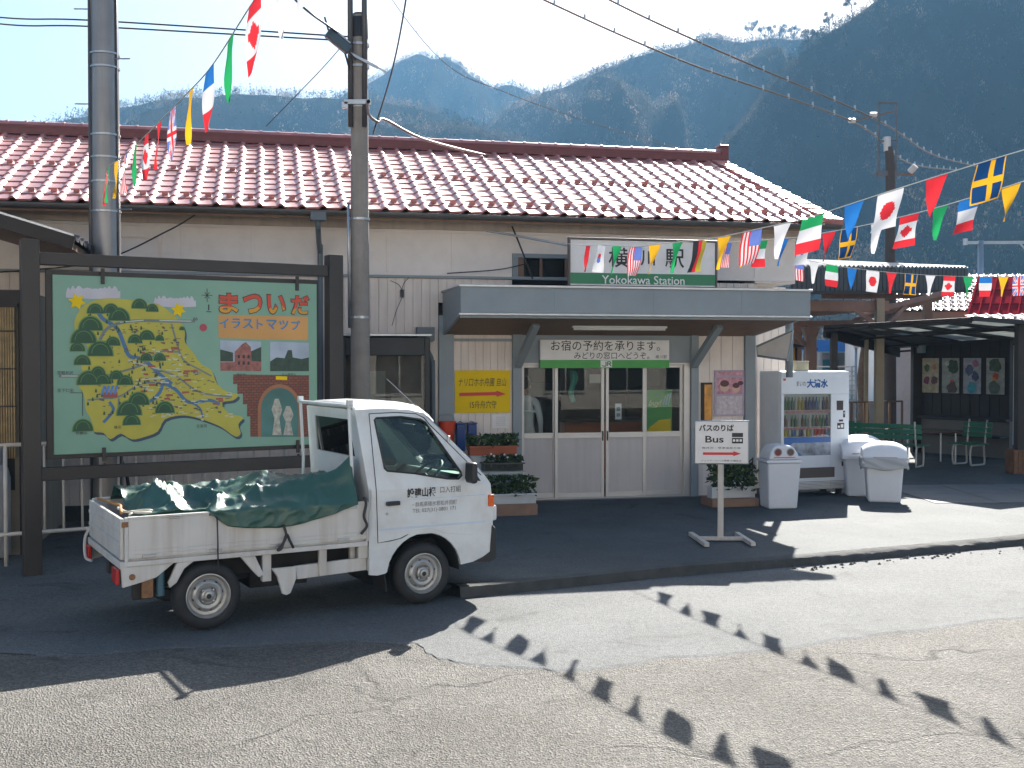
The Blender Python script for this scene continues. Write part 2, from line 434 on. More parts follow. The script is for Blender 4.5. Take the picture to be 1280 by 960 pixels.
# broken edge rubble along the sunlit kerb
mb = MB()
for _ in range(260):
    t = random.random(); i = random.randrange(len(K)-1); p = K[i].lerp(K[i+1], t)
    if p.x < 2.6: continue
    s = random.uniform(0.008, 0.032); q = (p.x + random.uniform(-0.1,0.25), p.y - random.uniform(0.1,0.34), 0.003)
    pts = [(q[0]+s*math.cos(a)*random.uniform(.6,1.2), q[1]+s*math.sin(a)*random.uniform(.6,1.2), q[2]) for a in (0,1.3,2.5,3.7,5)]
    mb.add(pts + [(q[0], q[1], q[2]+s*0.8)], [(0,1,5),(1,2,5),(2,3,5),(3,4,5),(4,0,5)])
tag(mb.build("kerb_rubble", KERBM), "loose grey crumbs of broken asphalt along the sunlit kerb edge", "rubble", kind="stuff")
# darker slab strip before the shelter
SLABM = mat("dark_paving_slab", (0.10, 0.105, 0.11), 0.7, 0.2, 3, bump=0.3, bscale=60)
mb = MB()
for i in range(4):
    for j in range(2):
        x0 = 5.9 + i*0.93; y0 = 15.6 + j*1.13 + i*0.06
        mb.bx(x0, x0+0.915, y0, y0+1.11, 0.09, 0.108)
tag(mb.build("paving_slabs", SLABM), kind="structure")

# ------------------------------------------------------------------ mountains
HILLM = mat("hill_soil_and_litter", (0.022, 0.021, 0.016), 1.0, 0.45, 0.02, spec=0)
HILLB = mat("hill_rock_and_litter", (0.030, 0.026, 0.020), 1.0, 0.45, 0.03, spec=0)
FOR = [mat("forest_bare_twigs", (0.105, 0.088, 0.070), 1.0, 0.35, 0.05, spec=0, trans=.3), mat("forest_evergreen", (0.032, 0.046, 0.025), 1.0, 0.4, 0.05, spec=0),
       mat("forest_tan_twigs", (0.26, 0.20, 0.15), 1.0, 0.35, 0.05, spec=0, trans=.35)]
def prof(pts, x):
    if x <= pts[0][0]: return pts[0][1] - (pts[0][0]-x)*0.35
    for (a, b), (c, d) in zip(pts, pts[1:]):
        if x <= c:
            t = (x-a)/(c-a); return b + (d-b)*t
    return pts[-1][1] - (x-pts[-1][0])*0.25
def hill(name, D, pts, foot, spur, amp, m, seed, tilt=0.0, nx=110, ny=26, ext=80, toward=0.0):
    """a mountain side: ridge at distance D falling by spurs and gullies to its foot towards the station, and away behind"""
    x0, x1 = pts[0][0]-ext, pts[-1][0]+ext
    rows = []
    for j in range(-6, ny+1):
        row = []
        for i in range(nx+1):
            X = x0 + (x1-x0)*i/nx
            Z = max(4, prof(pts, X))
            dist = D + tilt*(X - pts[0][0])
            if j <= 0:
                t = -j/6; y = dist + t*D*0.35; z = Z*(1-t*0.8)
            else:
                t = j/ny; y = dist - foot*t
                k = noise.noise(Vector((X/spur, seed, t*0.9)))*0.8 + 0.5*noise.noise(Vector((X/spur*2.7, seed+5, t*2.2))) + 0.25*noise.noise(Vector((X/spur*6, t*6, seed)))
                z = Z*(1-t)**1.05
                y += -k*amp*2.0*math.sin(math.pi*min(1, t*1.25))
                z += k*amp*0.9*math.sin(math.pi*t)
                z = min(z, Z*(1 - t*0.25)) if j < 6 else z
            z += noise.noise(Vector((X/12, y/12, seed)))*Z*0.012
            row.append((X, y, z - (2 if j in (-6, ny) else 0)))
        rows.append(row)
    mb = MB(); mb.grid(rows)
    o = mb.build(name, m, smooth=True)
    tag(o, kind="structure")
    return o, rows
def forest(name, spec, label):
    """crowns spread over the hillsides: every crown is a loose puff of small ragged faces"""
    V = []; F = []; MI = []
    rng = random.Random(11)
    for rows, n, size, mix, bias in spec:
        nr, nc = len(rows), len(rows[0])
        for _ in range(n):
            ridge_ = rng.random() < 0.16
            if ridge_: j = 6 + rng.random()*0.35
            else: j = 6 + rng.random()**bias*(nr-8)
            i = rng.random()*(nc-2)
            a = int(j); b = int(i); u = j-a; v = i-b
            p = [rows[a][b][k]*(1-u)*(1-v) + rows[a+1][b][k]*u*(1-v) + rows[a][b+1][k]*(1-u)*v + rows[a+1][b+1][k]*u*v for k in range(3)]
            pn = noise.noise(Vector((p[0]/38, p[2]/30, 2.0))) + .5*noise.noise(Vector((p[0]/14, p[2]/12, 5.0)))
            w = [mix[0], mix[1]*(2.2 if pn > .1 else 0.25), mix[2]*(4.0 if pn < -0.12 else 0.25)]
            mi = rng.choices((0,1,2), w)[0]
            s = size*rng.uniform(0.6, 1.3)*(.75 if ridge_ else 1); h = s*(1.05 if mi != 1 else 1.5)
            for _k in range((18 if mi != 1 else 14)*(2 if ridge_ else 1)):
                th = rng.random()*6.283; rr = math.sqrt(rng.random()); zz = rng.random()
                env = (math.sin(math.pi*(0.15+0.85*zz)) if mi != 1 else (1-zz)*0.8+0.1)
                c = (p[0]+s*0.5*rr*env*math.cos(th), p[1]+s*0.5*rr*env*math.sin(th), p[2]+h*(0.02+zz*0.85))
                qa, qz = (s*rng.uniform(0.03, 0.10), s*rng.uniform(.08,.22)) if mi != 1 else (s*rng.uniform(.06,.15), s*rng.uniform(.06,.14))
                o = len(V)
                for _t in range(3):
                    V.append((c[0]+rng.uniform(-qa,qa), c[1]+rng.uniform(-qa,qa)*0.7, c[2]+rng.uniform(-qz,qz)))
                F.append((o,o+1,o+2)); MI.append(mi)
    mb = MB(); mb.v = V; mb.f = F; mb.m = MI
    return tag(mb.build(name, FOR, fix=False), label, "forest", kind="stuff")

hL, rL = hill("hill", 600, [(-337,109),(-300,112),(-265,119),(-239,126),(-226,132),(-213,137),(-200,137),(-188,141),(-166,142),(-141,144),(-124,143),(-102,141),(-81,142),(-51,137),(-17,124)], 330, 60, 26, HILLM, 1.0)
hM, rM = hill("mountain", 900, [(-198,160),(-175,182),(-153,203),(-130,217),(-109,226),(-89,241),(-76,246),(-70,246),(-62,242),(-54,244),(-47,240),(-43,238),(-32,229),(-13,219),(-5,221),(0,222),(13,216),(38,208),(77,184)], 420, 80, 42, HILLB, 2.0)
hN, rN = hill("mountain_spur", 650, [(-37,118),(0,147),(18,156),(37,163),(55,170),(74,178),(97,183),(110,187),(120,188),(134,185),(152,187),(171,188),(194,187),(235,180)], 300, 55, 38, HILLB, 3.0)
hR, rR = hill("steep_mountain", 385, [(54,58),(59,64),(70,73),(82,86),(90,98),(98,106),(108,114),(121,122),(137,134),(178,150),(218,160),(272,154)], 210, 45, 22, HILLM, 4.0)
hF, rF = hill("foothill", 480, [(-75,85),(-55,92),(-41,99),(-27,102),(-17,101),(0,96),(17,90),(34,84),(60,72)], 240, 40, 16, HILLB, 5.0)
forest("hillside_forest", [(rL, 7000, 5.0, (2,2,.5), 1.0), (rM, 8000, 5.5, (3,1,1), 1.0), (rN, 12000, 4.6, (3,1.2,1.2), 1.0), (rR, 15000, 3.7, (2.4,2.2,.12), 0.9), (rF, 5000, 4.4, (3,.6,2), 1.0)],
       "bare winter woodland and dark evergreens covering the mountain sides behind the station")

CRT = mat('crest_twigs', (.05,.042,.035), 1.0, .2, .5, spec=0)
# leafless trees standing out on the crest
def crest_tree(name, label, x, y, z, h, seed):
    rng = random.Random(seed)
    t = thing(name, label, "tree", (x, y, z), group="leafless trees on the mountain crest")
    mb = MB(); mb.tube([(0,0,-1.5),(0.1*h/8,0,h*0.3),(0,0,h*0.62)], [h*0.03, h*0.022, h*0.008], 6)
    mb.build("trunk", CRT, t)
    cr = MB()
    def limb(p, d, l, r, dep):
        q = p + d*l; cr.tube([p, p.lerp(q, .5)+Vector((rng.uniform(-.1,.1),0,rng.uniform(0,.12)))*l, q], [r, r*.8, r*.5], 4)
        if dep == 0:
            for _ in range(40):
                c = q + Vector((rng.uniform(-1,1), rng.uniform(-1,1), rng.uniform(-.8,1)))*h*0.085; s = h*0.018
                cr.add([c + Vector((rng.uniform(-s,s), rng.uniform(-s,s), rng.uniform(-s,s)*1.6)) for _k in range(3)], [(0,1,2)])
            return
        for _ in range(3):
            e = (d + Vector((rng.uniform(-.75,.75), rng.uniform(-.6,.6), rng.uniform(-.05,.6)))).normalized()
            limb(q, e, l*rng.uniform(.6,.85), r*.55, dep-1)
    for _ in range(8):
        a = rng.random()*6.28
        limb(Vector((0,0,h*rng.uniform(.22,.6))), Vector((math.cos(a)*.8, math.sin(a)*.8, rng.uniform(.5,1.1))).normalized(), h*0.23, h*0.02, 2)
    cr.build("crown", CRT, t, fix=False)
    return t
ctl = ["leafless round crown at the left end of the row on the crest", "leafless tree second in the row along the crest, low and wide",
       "leafless tree in the middle of the crest row, with a taller neighbour to its right", "small leafless tree low in the notch of the crest row",
       "leafless tree at the foot of the steep dark slope, right of the notch", "tall leafless tree standing against the white sky left of the steep slope's top",
       "tallest leafless tree, touching the top of the picture by the steep slope"]
for (px, py, Y, h), lb, sd in zip([(938,52,648,11),(954,54,648,11),(972,55,646,11),(990,56,640,10),(1008,58,384,6.5),(1034,40,384,6.5),(1062,22,384,7)], ctl, range(7)):
    X = (px-640)/1400*Y; Z = 2.1 + (450-py)/1400*Y
    crest_tree("bare_tree", lb, X, Y, Z-1.0, h, 30+sd)

# unseen row of houses added behind the camera to bounce sun onto the station front
FRONTM = mat("sunlit_plaster", (0.74, 0.70, 0.64), 0.85, 0.08, 1.5)
FRONTR = mat("slate_roof_tile", (0.10, 0.10, 0.11), 0.6, 0.2, 5)
FRONTG = mat("dark_shop_window", (0.04, 0.05, 0.055), 0.15, 0.1)
for k, (x0, x1, y, h, lb) in enumerate(((-34,-19,-12,8.5,"cream house across the forecourt behind the viewer, far left of the row"),(-18,-4,-13,9,"cream two-storey house across the forecourt behind the viewer, second of the row"),(-3,12,-12,8.5,"cream house across the forecourt directly behind the viewer"),(13.5,32,-12,8.5,"cream house across the forecourt behind the viewer, at the right of the row"))):
    t = thing("house", lb, "house", (x0, y, 0), 0, "houses across the forecourt")
    w_ = x1-x0
    q = MB(); q.bx(0,w_,-8,0,0,h); q.build("wall", FRONTM, t)
    q = MB(); q.prism([(.6,h-.1),(-4,h+2.2),(-8.6,h-.1),(-8.6,h-.25),(-4,h+2.0),(.6,h-.25)], -.4, w_+.4, plane='yz'); q.build("roof", FRONTR, t)
    for c in range(int(w_/3)):
        for z in (.5, 4.2):
            q = MB(); q.bx(.8+c*3,2.6+c*3,.0005,.06,z+.3,z+2.0); wf_ = q.build("window", FRONTG, t)
            q = MB(); q.bx(.72+c*3,2.68+c*3,.0605,.09,z+.2,z+.3); q.bx(1.67+c*3,1.73+c*3,.0605,.08,z+.3,z+2.0); q.build("frame", WHITE, wf_)

# ------------------------------------------------------------------ station building
# local axes: x along the front to the right, y into the building, z up; origin in the middle of the entrance
SA = R(12.3)
def SW(x, y, z=0):
    return (1.34 + x*math.cos(SA) - y*math.sin(SA), 16.1 + x*math.sin(SA) + y*math.cos(SA), z)
ST = thing("station_building", "low beige wooden station house with red glazed tile roof and grey entrance canopy", "building", (1.34,16.1,0), SA)
XL, XR = -14.0, 2.95
# upper wall: flat panels with thin battens
mb = MB()
mb.bx(XL, -1.37, 0, .12, 3.27, 4.2); mb.bx(-1.37, -0.48, 0, .12, 3.60, 4.2); mb.bx(-0.48, XR, 0, .12, 3.27, 4.2)
x = XL
while x < XR:
    mb.bx(x, x+0.045, -.012, 0.0-.0005, 3.31, 3.86); x += 0.905
mb.bx(XL, XR, -.02, -.0005, 3.86, 3.90)
mb.build("upper_wall", BEIGE, ST, bevel=.004)
mb = MB(); mb.bx(XL, XR+.1, -.05, -.0205, 3.90, 4.08); mb.build("eaves_board", mat("eaves_tan", (0.56,0.46,0.37), 0.6, .1, 3, dirt_amt=.3, streak=1), ST, bevel=.005)
# lower wall: upright boards
mb = MB()
def boards(x0, x1, z0, z1, y, w=0.118, t=.02):
    n = max(1, round((x1-x0)/w)); w = (x1-x0)/n
    for i in range(n): mb.bx(x0+i*w+.003, x0+(i+1)*w-.003, y-random.uniform(0,.003), y+t, z0, z1)
    mb.bx(x0, x1, y+t*.6, y+.12, z0, z1)
boards(XL, -2.42, .06, 3.23, 0); boards(-2.21, -1.37, .1, 2.9, 0, .105); boards(1.41, 2.137, .1, 2.9, 0, .18); boards(-2.42,-1.37,2.9,3.23,0); boards(1.41,2.3,2.9,3.23,0)
mb.build("siding", PLANK, ST, bevel=.003, segs=1)
mb = MB(); boards(2.3, 3.15, .1, 3.23, .72); mb.bx(2.29, 2.41, .13, .72, .1, 3.23); mb.bx(2.3, XR, 0, .74, 3.235, 3.268)
mb.build("recessed_siding", PLANK, ST, bevel=.003, segs=1)
mb = MB(); mb.bx(XL, -0.5, -.035, -.002, 3.232, 3.268); mb.build("dado_rail", BLUEG, ST, bevel=.004)
# plinth, columns, door head
mb = MB(); mb.bx(XL, -2.42, -.03, .1, -.02, .2); mb.build("plinth", KERBM, ST, bevel=.01)
for a, b in ((-2.42,-2.21), (-1.37,-1.235), (1.295,1.41), (2.14,2.3)):
    q = MB(); q.bx(a, b, -.05, .128, .1, 2.72); q.build("column", BLUEG, ST, bevel=.006)
mb = MB(); mb.bx(-1.236, 1.296, -.02, .12, 2.06, 2.75); mb.build("door_head", BLUEG, ST, bevel=.006)
mb = MB(); mb.bx(-2.2, -1.372, -.02, -.0035, 2.36, 2.40); mb.build("door_head_trim", BLUEG, ST)
# shell: inner room, gable ends, back wall with the way through to the platform
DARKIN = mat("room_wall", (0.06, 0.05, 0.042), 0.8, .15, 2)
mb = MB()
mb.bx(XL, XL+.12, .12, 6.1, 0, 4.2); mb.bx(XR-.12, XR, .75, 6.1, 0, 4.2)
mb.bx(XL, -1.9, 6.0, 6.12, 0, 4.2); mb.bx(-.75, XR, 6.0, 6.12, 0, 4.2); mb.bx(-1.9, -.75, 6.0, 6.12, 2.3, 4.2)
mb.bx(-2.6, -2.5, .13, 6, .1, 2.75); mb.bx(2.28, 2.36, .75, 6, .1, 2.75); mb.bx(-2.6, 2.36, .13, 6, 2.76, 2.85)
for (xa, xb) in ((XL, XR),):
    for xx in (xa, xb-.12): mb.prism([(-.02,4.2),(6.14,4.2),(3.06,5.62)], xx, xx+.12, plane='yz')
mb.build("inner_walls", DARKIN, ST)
mb = MB(); mb.bx(-2.5, 2.28, -.06, 6.2, .06, .112); mb.build("floor", mat("hall_floor", (.16,.155,.15), .5, .1, 2), ST)

# roof: interlocking glazed tiles laid course over course
eave_y, eave_z, ridge_y, ridge_z = -.62, 4.07, 3.02, 5.57
dy, dz = ridge_y-eave_y, ridge_z-eave_z; sl = math.hypot(dy, dz); dy /= sl; dz /= sl; ny_, nz_ = -dz, dy
TWI = .27; ROWS = 13; EXP = sl/ROWS
profile = [(0,.004),(.012,0),(.16,.004),(.176,.012),(.19,.029),(.207,.037),(.226,.038),(.243,.029),(.258,.012),(.27,.004)]
mb = MB(); rng = random.Random(3)
ncol = int((3.32+14.2)/TWI)
for c in range(ncol):
    x0 = 3.32 + .0 - (c+1)*TWI + .0
    for r in range(ROWS):
        if x0 + TWI > 3.33 - .34*r/ROWS: continue
        f0 = r*EXP - .012; f1 = (r+1)*EXP + .01
        lf = .018 + rng.uniform(-.002,.002); lb = .003; jx = rng.uniform(-.002,.002)
        def P(px, ph, f, l):
            h = ph + l; return (x0+px+jx, eave_y + dy*f + ny_*h, eave_z + dz*f + nz_*h)
        back = [P(px, ph, f1, lb) for px, ph in profile]; front = [P(px, ph, f0, lf) for px, ph in profile]
        low = [P(px, ph, f0+.004, lf-.026) for px, ph in profile]
        mb.grid([low, front, back])
        if r in (1, 6) :       # snow-guard lugs
            a = .062; z0 = lf*.6+.006
            pts = [P(a, z0, f0+.10, 0), P(a+.075, z0, f0+.10, 0), P(a+.075, z0, f0+.2, 0), P(a, z0, f0+.2, 0), P(a, z0+.05, f0+.105, 0), P(a+.075, z0+.05, f0+.105, 0)]
            mb.add(pts, [(0,1,5,4),(4,5,2,3),(0,4,3),(1,2,5)])
mb.build("roof", TILE, ST, smooth=35, fix=True)
mb = MB()
# under-roof slab, the rear slope and verge
mb.prism([(eave_y+.03,eave_z-.04),(ridge_y,ridge_z-.03),(6.75,eave_z-.02),(6.75,eave_z-.10),(ridge_y,ridge_z-.13),(eave_y+.03,eave_z-.12)], XL-.2, 2.98, plane='yz')
mb.add([(2.98,eave_y+.03,eave_z-.04),(3.30,eave_y+.03,eave_z-.04),(2.98,ridge_y,ridge_z-.03)],[(0,1,2)])
mb.build("roof_deck", MIDWOOD, ST)
mb = MB(); mb.prism([(ridge_y,ridge_z+.01),(6.78,eave_z+.03),(6.78,eave_z-.01),(ridge_y,ridge_z-.028)], XL-.2, 3.02, plane='yz'); mb.build("rear_roof_slope", TILE, ST)
mb = MB()
for i in range(13):
    f0 = i*EXP-.012; f1 = (i+1)*EXP+.01
    def Q(x, f, h): return (x - .34*f/sl, eave_y+dy*f+ny_*h, eave_z+dz*f+nz_*h)
    mb.add([Q(3.13,f0,.07),Q(3.385,f0,.07),Q(3.385,f1,.048),Q(3.13,f1,.048),Q(3.13,f0,-.03),Q(3.385,f0,-.08),Q(3.385,f1,-.09),Q(3.13,f1,-.03)],
           [(0,1,2,3),(7,6,5,4),(0,4,5,1),(1,5,6,2),(2,6,7,3),(3,7,4,0)])
mb.build("verge_tiles", TILE, ST, bevel=.012)
rc = MB()
rc.bx(XL-.2, 3.02, ridge_y-.15, ridge_y+.15, ridge_z-.03, ridge_z+.075); rc.bx(XL-.2, 3.02, ridge_y-.12, ridge_y+.12, ridge_z+.076, ridge_z+.125)
rc.build("ridge_course", TILED, ST, bevel=.006)
rc = MB(); x = 3.02
while x > XL:
    n = 9
    for (xa, xb, rr) in ((x-.27, x-.035, .088), (x-.035, x, .102)):
        ring = [(math.cos(math.pi*k/n)*rr, math.sin(math.pi*k/n)*rr*.8) for k in range(n+1)]
        A = [(xa, ridge_y+p, ridge_z+.125+q) for p, q in ring]; B_ = [(xb, ridge_y+p, ridge_z+.125+q) for p, q in ring]
        rc.grid([A, B_]); rc.add(A, [tuple(range(n+1))]); rc.add(B_, [tuple(range(n+1))])
    x -= .27
rc.build("ridge_cap", TILE, ST, smooth=40)
rc = MB(); rc.bx(2.99, 3.13, ridge_y-.13, ridge_y+.13, ridge_z+.0, ridge_z+.24); rc.bx(2.97, 3.15, ridge_y-.10, ridge_y+.10, ridge_z+.241, ridge_z+.285)
rc.build("ridge_end_tile", TILED, ST, bevel=.02)
# gutter and downpipes
mb = MB(); n = 8
ring = [(math.cos(math.pi+math.pi*k/n)*.06, math.sin(math.pi+math.pi*k/n)*.06) for k in range(n+1)]
mb.grid([[(xx, eave_y-.03+p, eave_z-.03+q) for p, q in ring] for xx in (XL, 3.33)])
mb.build("gutter", GUTTER, ST, solid=.008, smooth=True)
mb = MB(); mb.bx(-4.19, -3.99, eave_y-.11, eave_y+.05, eave_z-.16, eave_z-.055)
mb.tube(catmull([(-4.09,eave_y-.03,eave_z-.16),(-4.09,eave_y,eave_z-.27),(-4.06,-.22,eave_z-.42),(-4.04,-.08,eave_z-.52),(-4.04,-.07,eave_z-.7),(-4.04,-.07,.2)],5), .036, 10)
mb.build("downpipe", mat("downpipe_blue_grey", (.12,.15,.17), .5, .1), ST, bevel=.004)
mb = MB(); mb.bx(-2.74,-2.50,-.2,-.02,2.36,2.55); mb.tube(catmull([(-2.60,-.1,2.36),(-2.59,-.08,2.25),(-2.525,-.08,2.1),(-2.51,-.08,1.9),(-2.51,-.08,.15)],5), .035, 10)
mb.build("downpipe", mat("downpipe_blue_grey", (.12,.15,.17), .5, .1), ST, bevel=.004)
# upper window
W = MB(); W.bx(-1.37,-.48,-.03,.1,3.54,3.60); W.bx(-1.37,-.48,-.03,.1,3.235,3.275); W.bx(-1.37,-1.29,-.03,.1,3.275,3.54); W.bx(-.56,-.48,-.03,.1,3.275,3.54)
wf = W.build("window", BLUEG, ST, bevel=.004)
W = MB(); W.bx(-1.29,-1.2,.0,.03,3.276,3.54); W.bx(-.97,-.93,0,.03,3.276,3.54); W.bx(-.6,-.56,0,.03,3.276,3.54); W.build("sash", MIDWOOD, wf, bevel=.003)
W = MB(); W.bx(-1.2,-.6,.04,.045,3.276,3.54); W.build("pane", GLASS, wf)
W = MB(); W.bx(-1.37,-.48,.3,.31,3.2,3.6); W.build("dark_backing", mat("dark_room", (.05,.045,.04),.8), wf)  # dark sheet in place of the unlit room behind the pane
# small battened panel high on the wall left of the pole
W = MB(); W.bx(-6.6,-6.12,-.03,-.001,3.35,3.37); W.bx(-6.14,-6.1,-.03,-.001,3.3,3.72); W.bx(-6.6,-6.14,-.03,-.001,3.70,3.72); W.build("hatch_trim", PLANK, ST)

# canopy
mb = MB(); CY = -1.32
mb.prism([(-2.38,0.0),(-2.33,CY),(2.50,CY),(2.3,0.0)], 3.03, 3.06, plane='xy')
mb.build("canopy_roof", BLUEG, ST, bevel=.004)
mb = MB()
mb.prism([(-2.335,CY-.03),(2.505,CY-.03),(2.505,CY),(-2.335,CY)], 2.685, 3.055, plane='xy')
for xx in (-1.1, .25, 1.5): mb.bx(xx, xx+.008, CY-.034, CY-.0305, 2.69, 3.05)
mb.add([(-2.36,0,2.44),(-2.335,CY,2.685),(-2.335,CY,3.055),(-2.36,0,3.055),(-2.33,0,2.44),(-2.305,CY,2.685),(-2.305,CY,3.055),(-2.33,0,3.055)], [(0,1,2,3),(7,6,5,4),(0,4,5,1),(1,5,6,2),(2,6,7,3),(3,7,4,0)])
mb.add([(2.24,0,2.44),(2.475,CY,2.685),(2.475,CY,3.055),(2.24,0,3.055),(2.27,0,2.44),(2.505,CY,2.685),(2.505,CY,3.055),(2.27,0,3.055)], [(0,1,2,3),(7,6,5,4),(0,4,5,1),(1,5,6,2),(2,6,7,3),(3,7,4,0)])
mb.build("canopy_fascia", BLUEG, ST, bevel=.005)
mb = MB(); mb.bx(-2.36, 2.53, CY-.055, CY-.031, 3.035, 3.065); mb.bx(-2.36, 2.53, CY-.042, CY-.031, 2.675, 2.70); mb.build("canopy_edge_trim", STEEL, ST, bevel=.003)
mb = MB(); mb.add([(-2.33,-.001,2.45),(-2.305,CY+.0,2.69),(2.475,CY+.0,2.69),(2.24,-.001,2.45),(-2.33,-.001,2.47),(-2.305,CY,2.71),(2.475,CY,2.71),(2.24,-.001,2.47)], [(0,1,2,3),(7,6,5,4),(0,4,5,1),(1,5,6,2),(2,6,7,3),(3,7,4,0)])
mb.build("canopy_soffit", BROWNW, ST)
for xx in (-1.3, 1.33):
    q = MB(); q.bar((xx,-.06,2.02),(xx+.09,-.78,2.58), .085, .1, up=(1,0,0)); q.build("canopy_bracket", BLUEG, ST, bevel=.006)
mb = MB(); mb.bx(-2.335,2.505,CY+.02,CY+.06,2.64,2.69); mb.build("canopy_beam", BLUEG, ST, bevel=.004)
# windbreak panel at the right end of the canopy
mb = MB(); mb.add([(2.315,-.06,2.30),(2.56,-.72,2.52),(2.53,-.62,2.10),(2.33,-.06,2.16),(2.325,-.05,2.30),(2.575,-.72,2.52),(2.545,-.62,2.10),(2.34,-.05,2.16)], [(0,1,2,3),(7,6,5,4),(0,4,5,1),(1,5,6,2),(2,6,7,3),(3,7,4,0)])
mb.build("windbreak_panel", SIGNW, ST)
mb = MB(); mb.tube([(2.315,-.06,2.30),(2.56,-.72,2.52),(2.53,-.62,2.10),(2.33,-.06,2.16)], .018, 6, closed=True); mb.build("windbreak_frame", BLUEG, ST)
mb = MB(); mb.tube([(2.62,-.5,3.1),(2.62,-.5,1.85)], .05, 10); mb.build("drain_pipe", BLUEG, ST, smooth=True)

# sliding doors
def door(x0, x1, y, handle, label=None):
    d = MB(); s = .045
    d.bx(x0, x0+s, y, y+.035, .13, 2.03); d.bx(x1-s, x1, y, y+.035, .13, 2.03)
    d.bx(x0+s, x1-s, y, y+.035, 1.99, 2.03); d.bx(x0+s, x1-s, y, y+.035, .98, 1.06); d.bx(x0+s, x1-s, y, y+.035, .13, .2)
    o = d.build("door", ALU, ST, bevel=.004)
    p = MB(); p.bx(x0+s, x1-s, y+.012, y+.026, .2, .98); p.build("panel", DOORP, o)
    g = MB(); g.bx(x0+s, x1-s, y+.014, y+.019, 1.06, 1.99); g.build("pane", GLASS, o)
    if handle is not None:
        h = MB(); h.bx(handle-.01, handle+.01, y-.012, y-.001, .94, 1.08); h.build("handle", BLACK, o, bevel=.004)
    return o
door(-1.23, -.72, .045, None); door(-.745, -.012, .002, -.035); door(.012, .615, .002, .035); door(.60, 1.2, .045, None)
mb = MB(); mb.bx(-1.234, 1.294, -.01, .10, 2.031, 2.06); mb.bx(1.2, 1.294, -.005, .10, .112, 2.03); mb.bx(-1.234, 1.294, -.02, .10, .1122, .129)
mb.build("door_frame", ALU, ST, bevel=.004)

# fluorescent lamp under the canopy
fl = thing("fluorescent_lamp", "long white tube lamp fixed beneath the entrance canopy", "lamp", SW(.0,-.62,2.56), SA)
mb = MB(); mb.bx(-.66,.70,-.035,.035,-.02,.012); mb.build("casing", WHITE, fl, bevel=.006)
mb = MB(); mb.tube([(-.64,0,-.035),(.68,0,-.035)], .016, 10); mb.build("tube", INKW, fl, smooth=True)

# ---- signs on the station
sg = thing("station_sign", "large white name board with a green band standing on the canopy", "sign", SW(0,-1.2,0), SA)
mb = MB(); mb.bx(-.85,1.18,0,.05,3.085,3.685); mb.build("panel", SIGNW, sg, bevel=.004)
mb = MB(); mb.bx(-.85,1.18,-.004,-.0005,3.105,3.25); mb.build("green_band", SIGNG, sg)
mb = MB()
for q in ((-.875,1.205,3.686,3.715),(-.875,1.205,3.065,3.084)): mb.bx(q[0],q[1],-.02,.06,q[2],q[3])
mb.bx(-.875,-.851,-.02,.06,3.084,3.686); mb.bx(1.181,1.205,-.02,.06,3.084,3.686); mb.build("frame", mat("sign_frame_brown",(.10,.08,.075),.45), sg, bevel=.004)
mb = MB(); write(mb, "横", -.19, 3.46, -.004, w=.27, bold=.012); write(mb, "川", .22, 3.46, -.004, w=.2, bold=.012); write(mb, "駅", .60, 3.46, -.004, w=.27, bold=.012); mb.build("lettering", INK, sg, fix=False)
mb = MB(); write(mb, "Yokokawa Station", .16, 3.165, -.008, w=1.16, bold=.008); mb.build("latin_lettering", INKW, sg, fix=False)
mb = MB(); mb.bar((-.6,.05,3.55),(-.6,.9,3.06),.03,.03); mb.bar((.9,.05,3.55),(.9,.9,3.06),.03,.03); mb.build("stay", STEEL, sg)

js = thing("ticket_sign", "white board with black lettering and green stripe above the sliding doors", "sign", SW(0,-.1,0), SA)
mb = MB(); mb.bx(-.985,.935,0,.07,2.10,2.385); mb.build("panel", SIGNW, js, bevel=.004)
mb = MB(); mb.bx(-.985,.935,0,.07,1.985,2.0995); mb.build("green_band", LIMEG, js, bevel=.003)
mb = MB(); write(mb, "お宿の予約を承ります。", -.02, 2.305, -.004, w=1.62, bold=.004); write(mb, "みどりの窓口へどうぞ。", .07, 2.165, -.004, w=1.12, bold=.004)
for i in range(3): write(mb, "横川駅"[i], .78+.06*(i-.5), 2.145, -.004, h=.05)
mb.build("lettering", INK, js, fix=False)
mb = MB(); mb.bx(-.10,.07,-.004,-.0005,1.995,2.095); mb.build("emblem_plate", SIGNW, js)
mb = MB()   # the angular J and R
for a, b in (((-.082,2.02),(-.055,2.012)),((-.055,2.012),(-.022,2.012)),((-.022,2.012),(-.022,2.075)),((.0,2.012),(.0,2.075)),((.0,2.075),(.045,2.075)),((.045,2.075),(.05,2.05)),((.05,2.05),(.01,2.045)),((.025,2.045),(.058,2.012))):
    mb.bar((a[0],-.006,a[1]),(b[0],-.006,b[1]),.014,.002,up=(0,1,0))
mb.build("emblem", SIGNG, js)

ys = thing("arrow_poster", "yellow poster with slanted lettering and a red arrow left of the doors", "sign", SW(0,-.02,0), SA)
mb = MB(); mb.bx(-2.19,-1.40,0,.012,1.36,1.955); mb.build("panel", SIGNY, ys)
mb = MB(); write(mb, "ナリ口ホホ舟圃 自山", -1.80, 1.79, -.003, w=.68, h=.12, bold=.006, shear=.15); write(mb, "15舟舟穴守", -1.79, 1.475, -.003, w=.38, h=.11, bold=.01); mb.build("lettering", mat("poster_olive_ink",(.07,.045,.012),.5), ys, fix=False)
mb = MB(); mb.prism([(-2.13,1.595),(-1.60,1.605),(-1.60,1.585),(-1.46,1.62),(-1.60,1.67),(-1.60,1.652),(-2.13,1.642)], -.004, -.001); mb.build("arrow", INKR, ys)
nt_ = thing("paper_notice", "small pale sheet of paper pinned below the yellow poster", "notice", SW(0,-.02,0), SA)
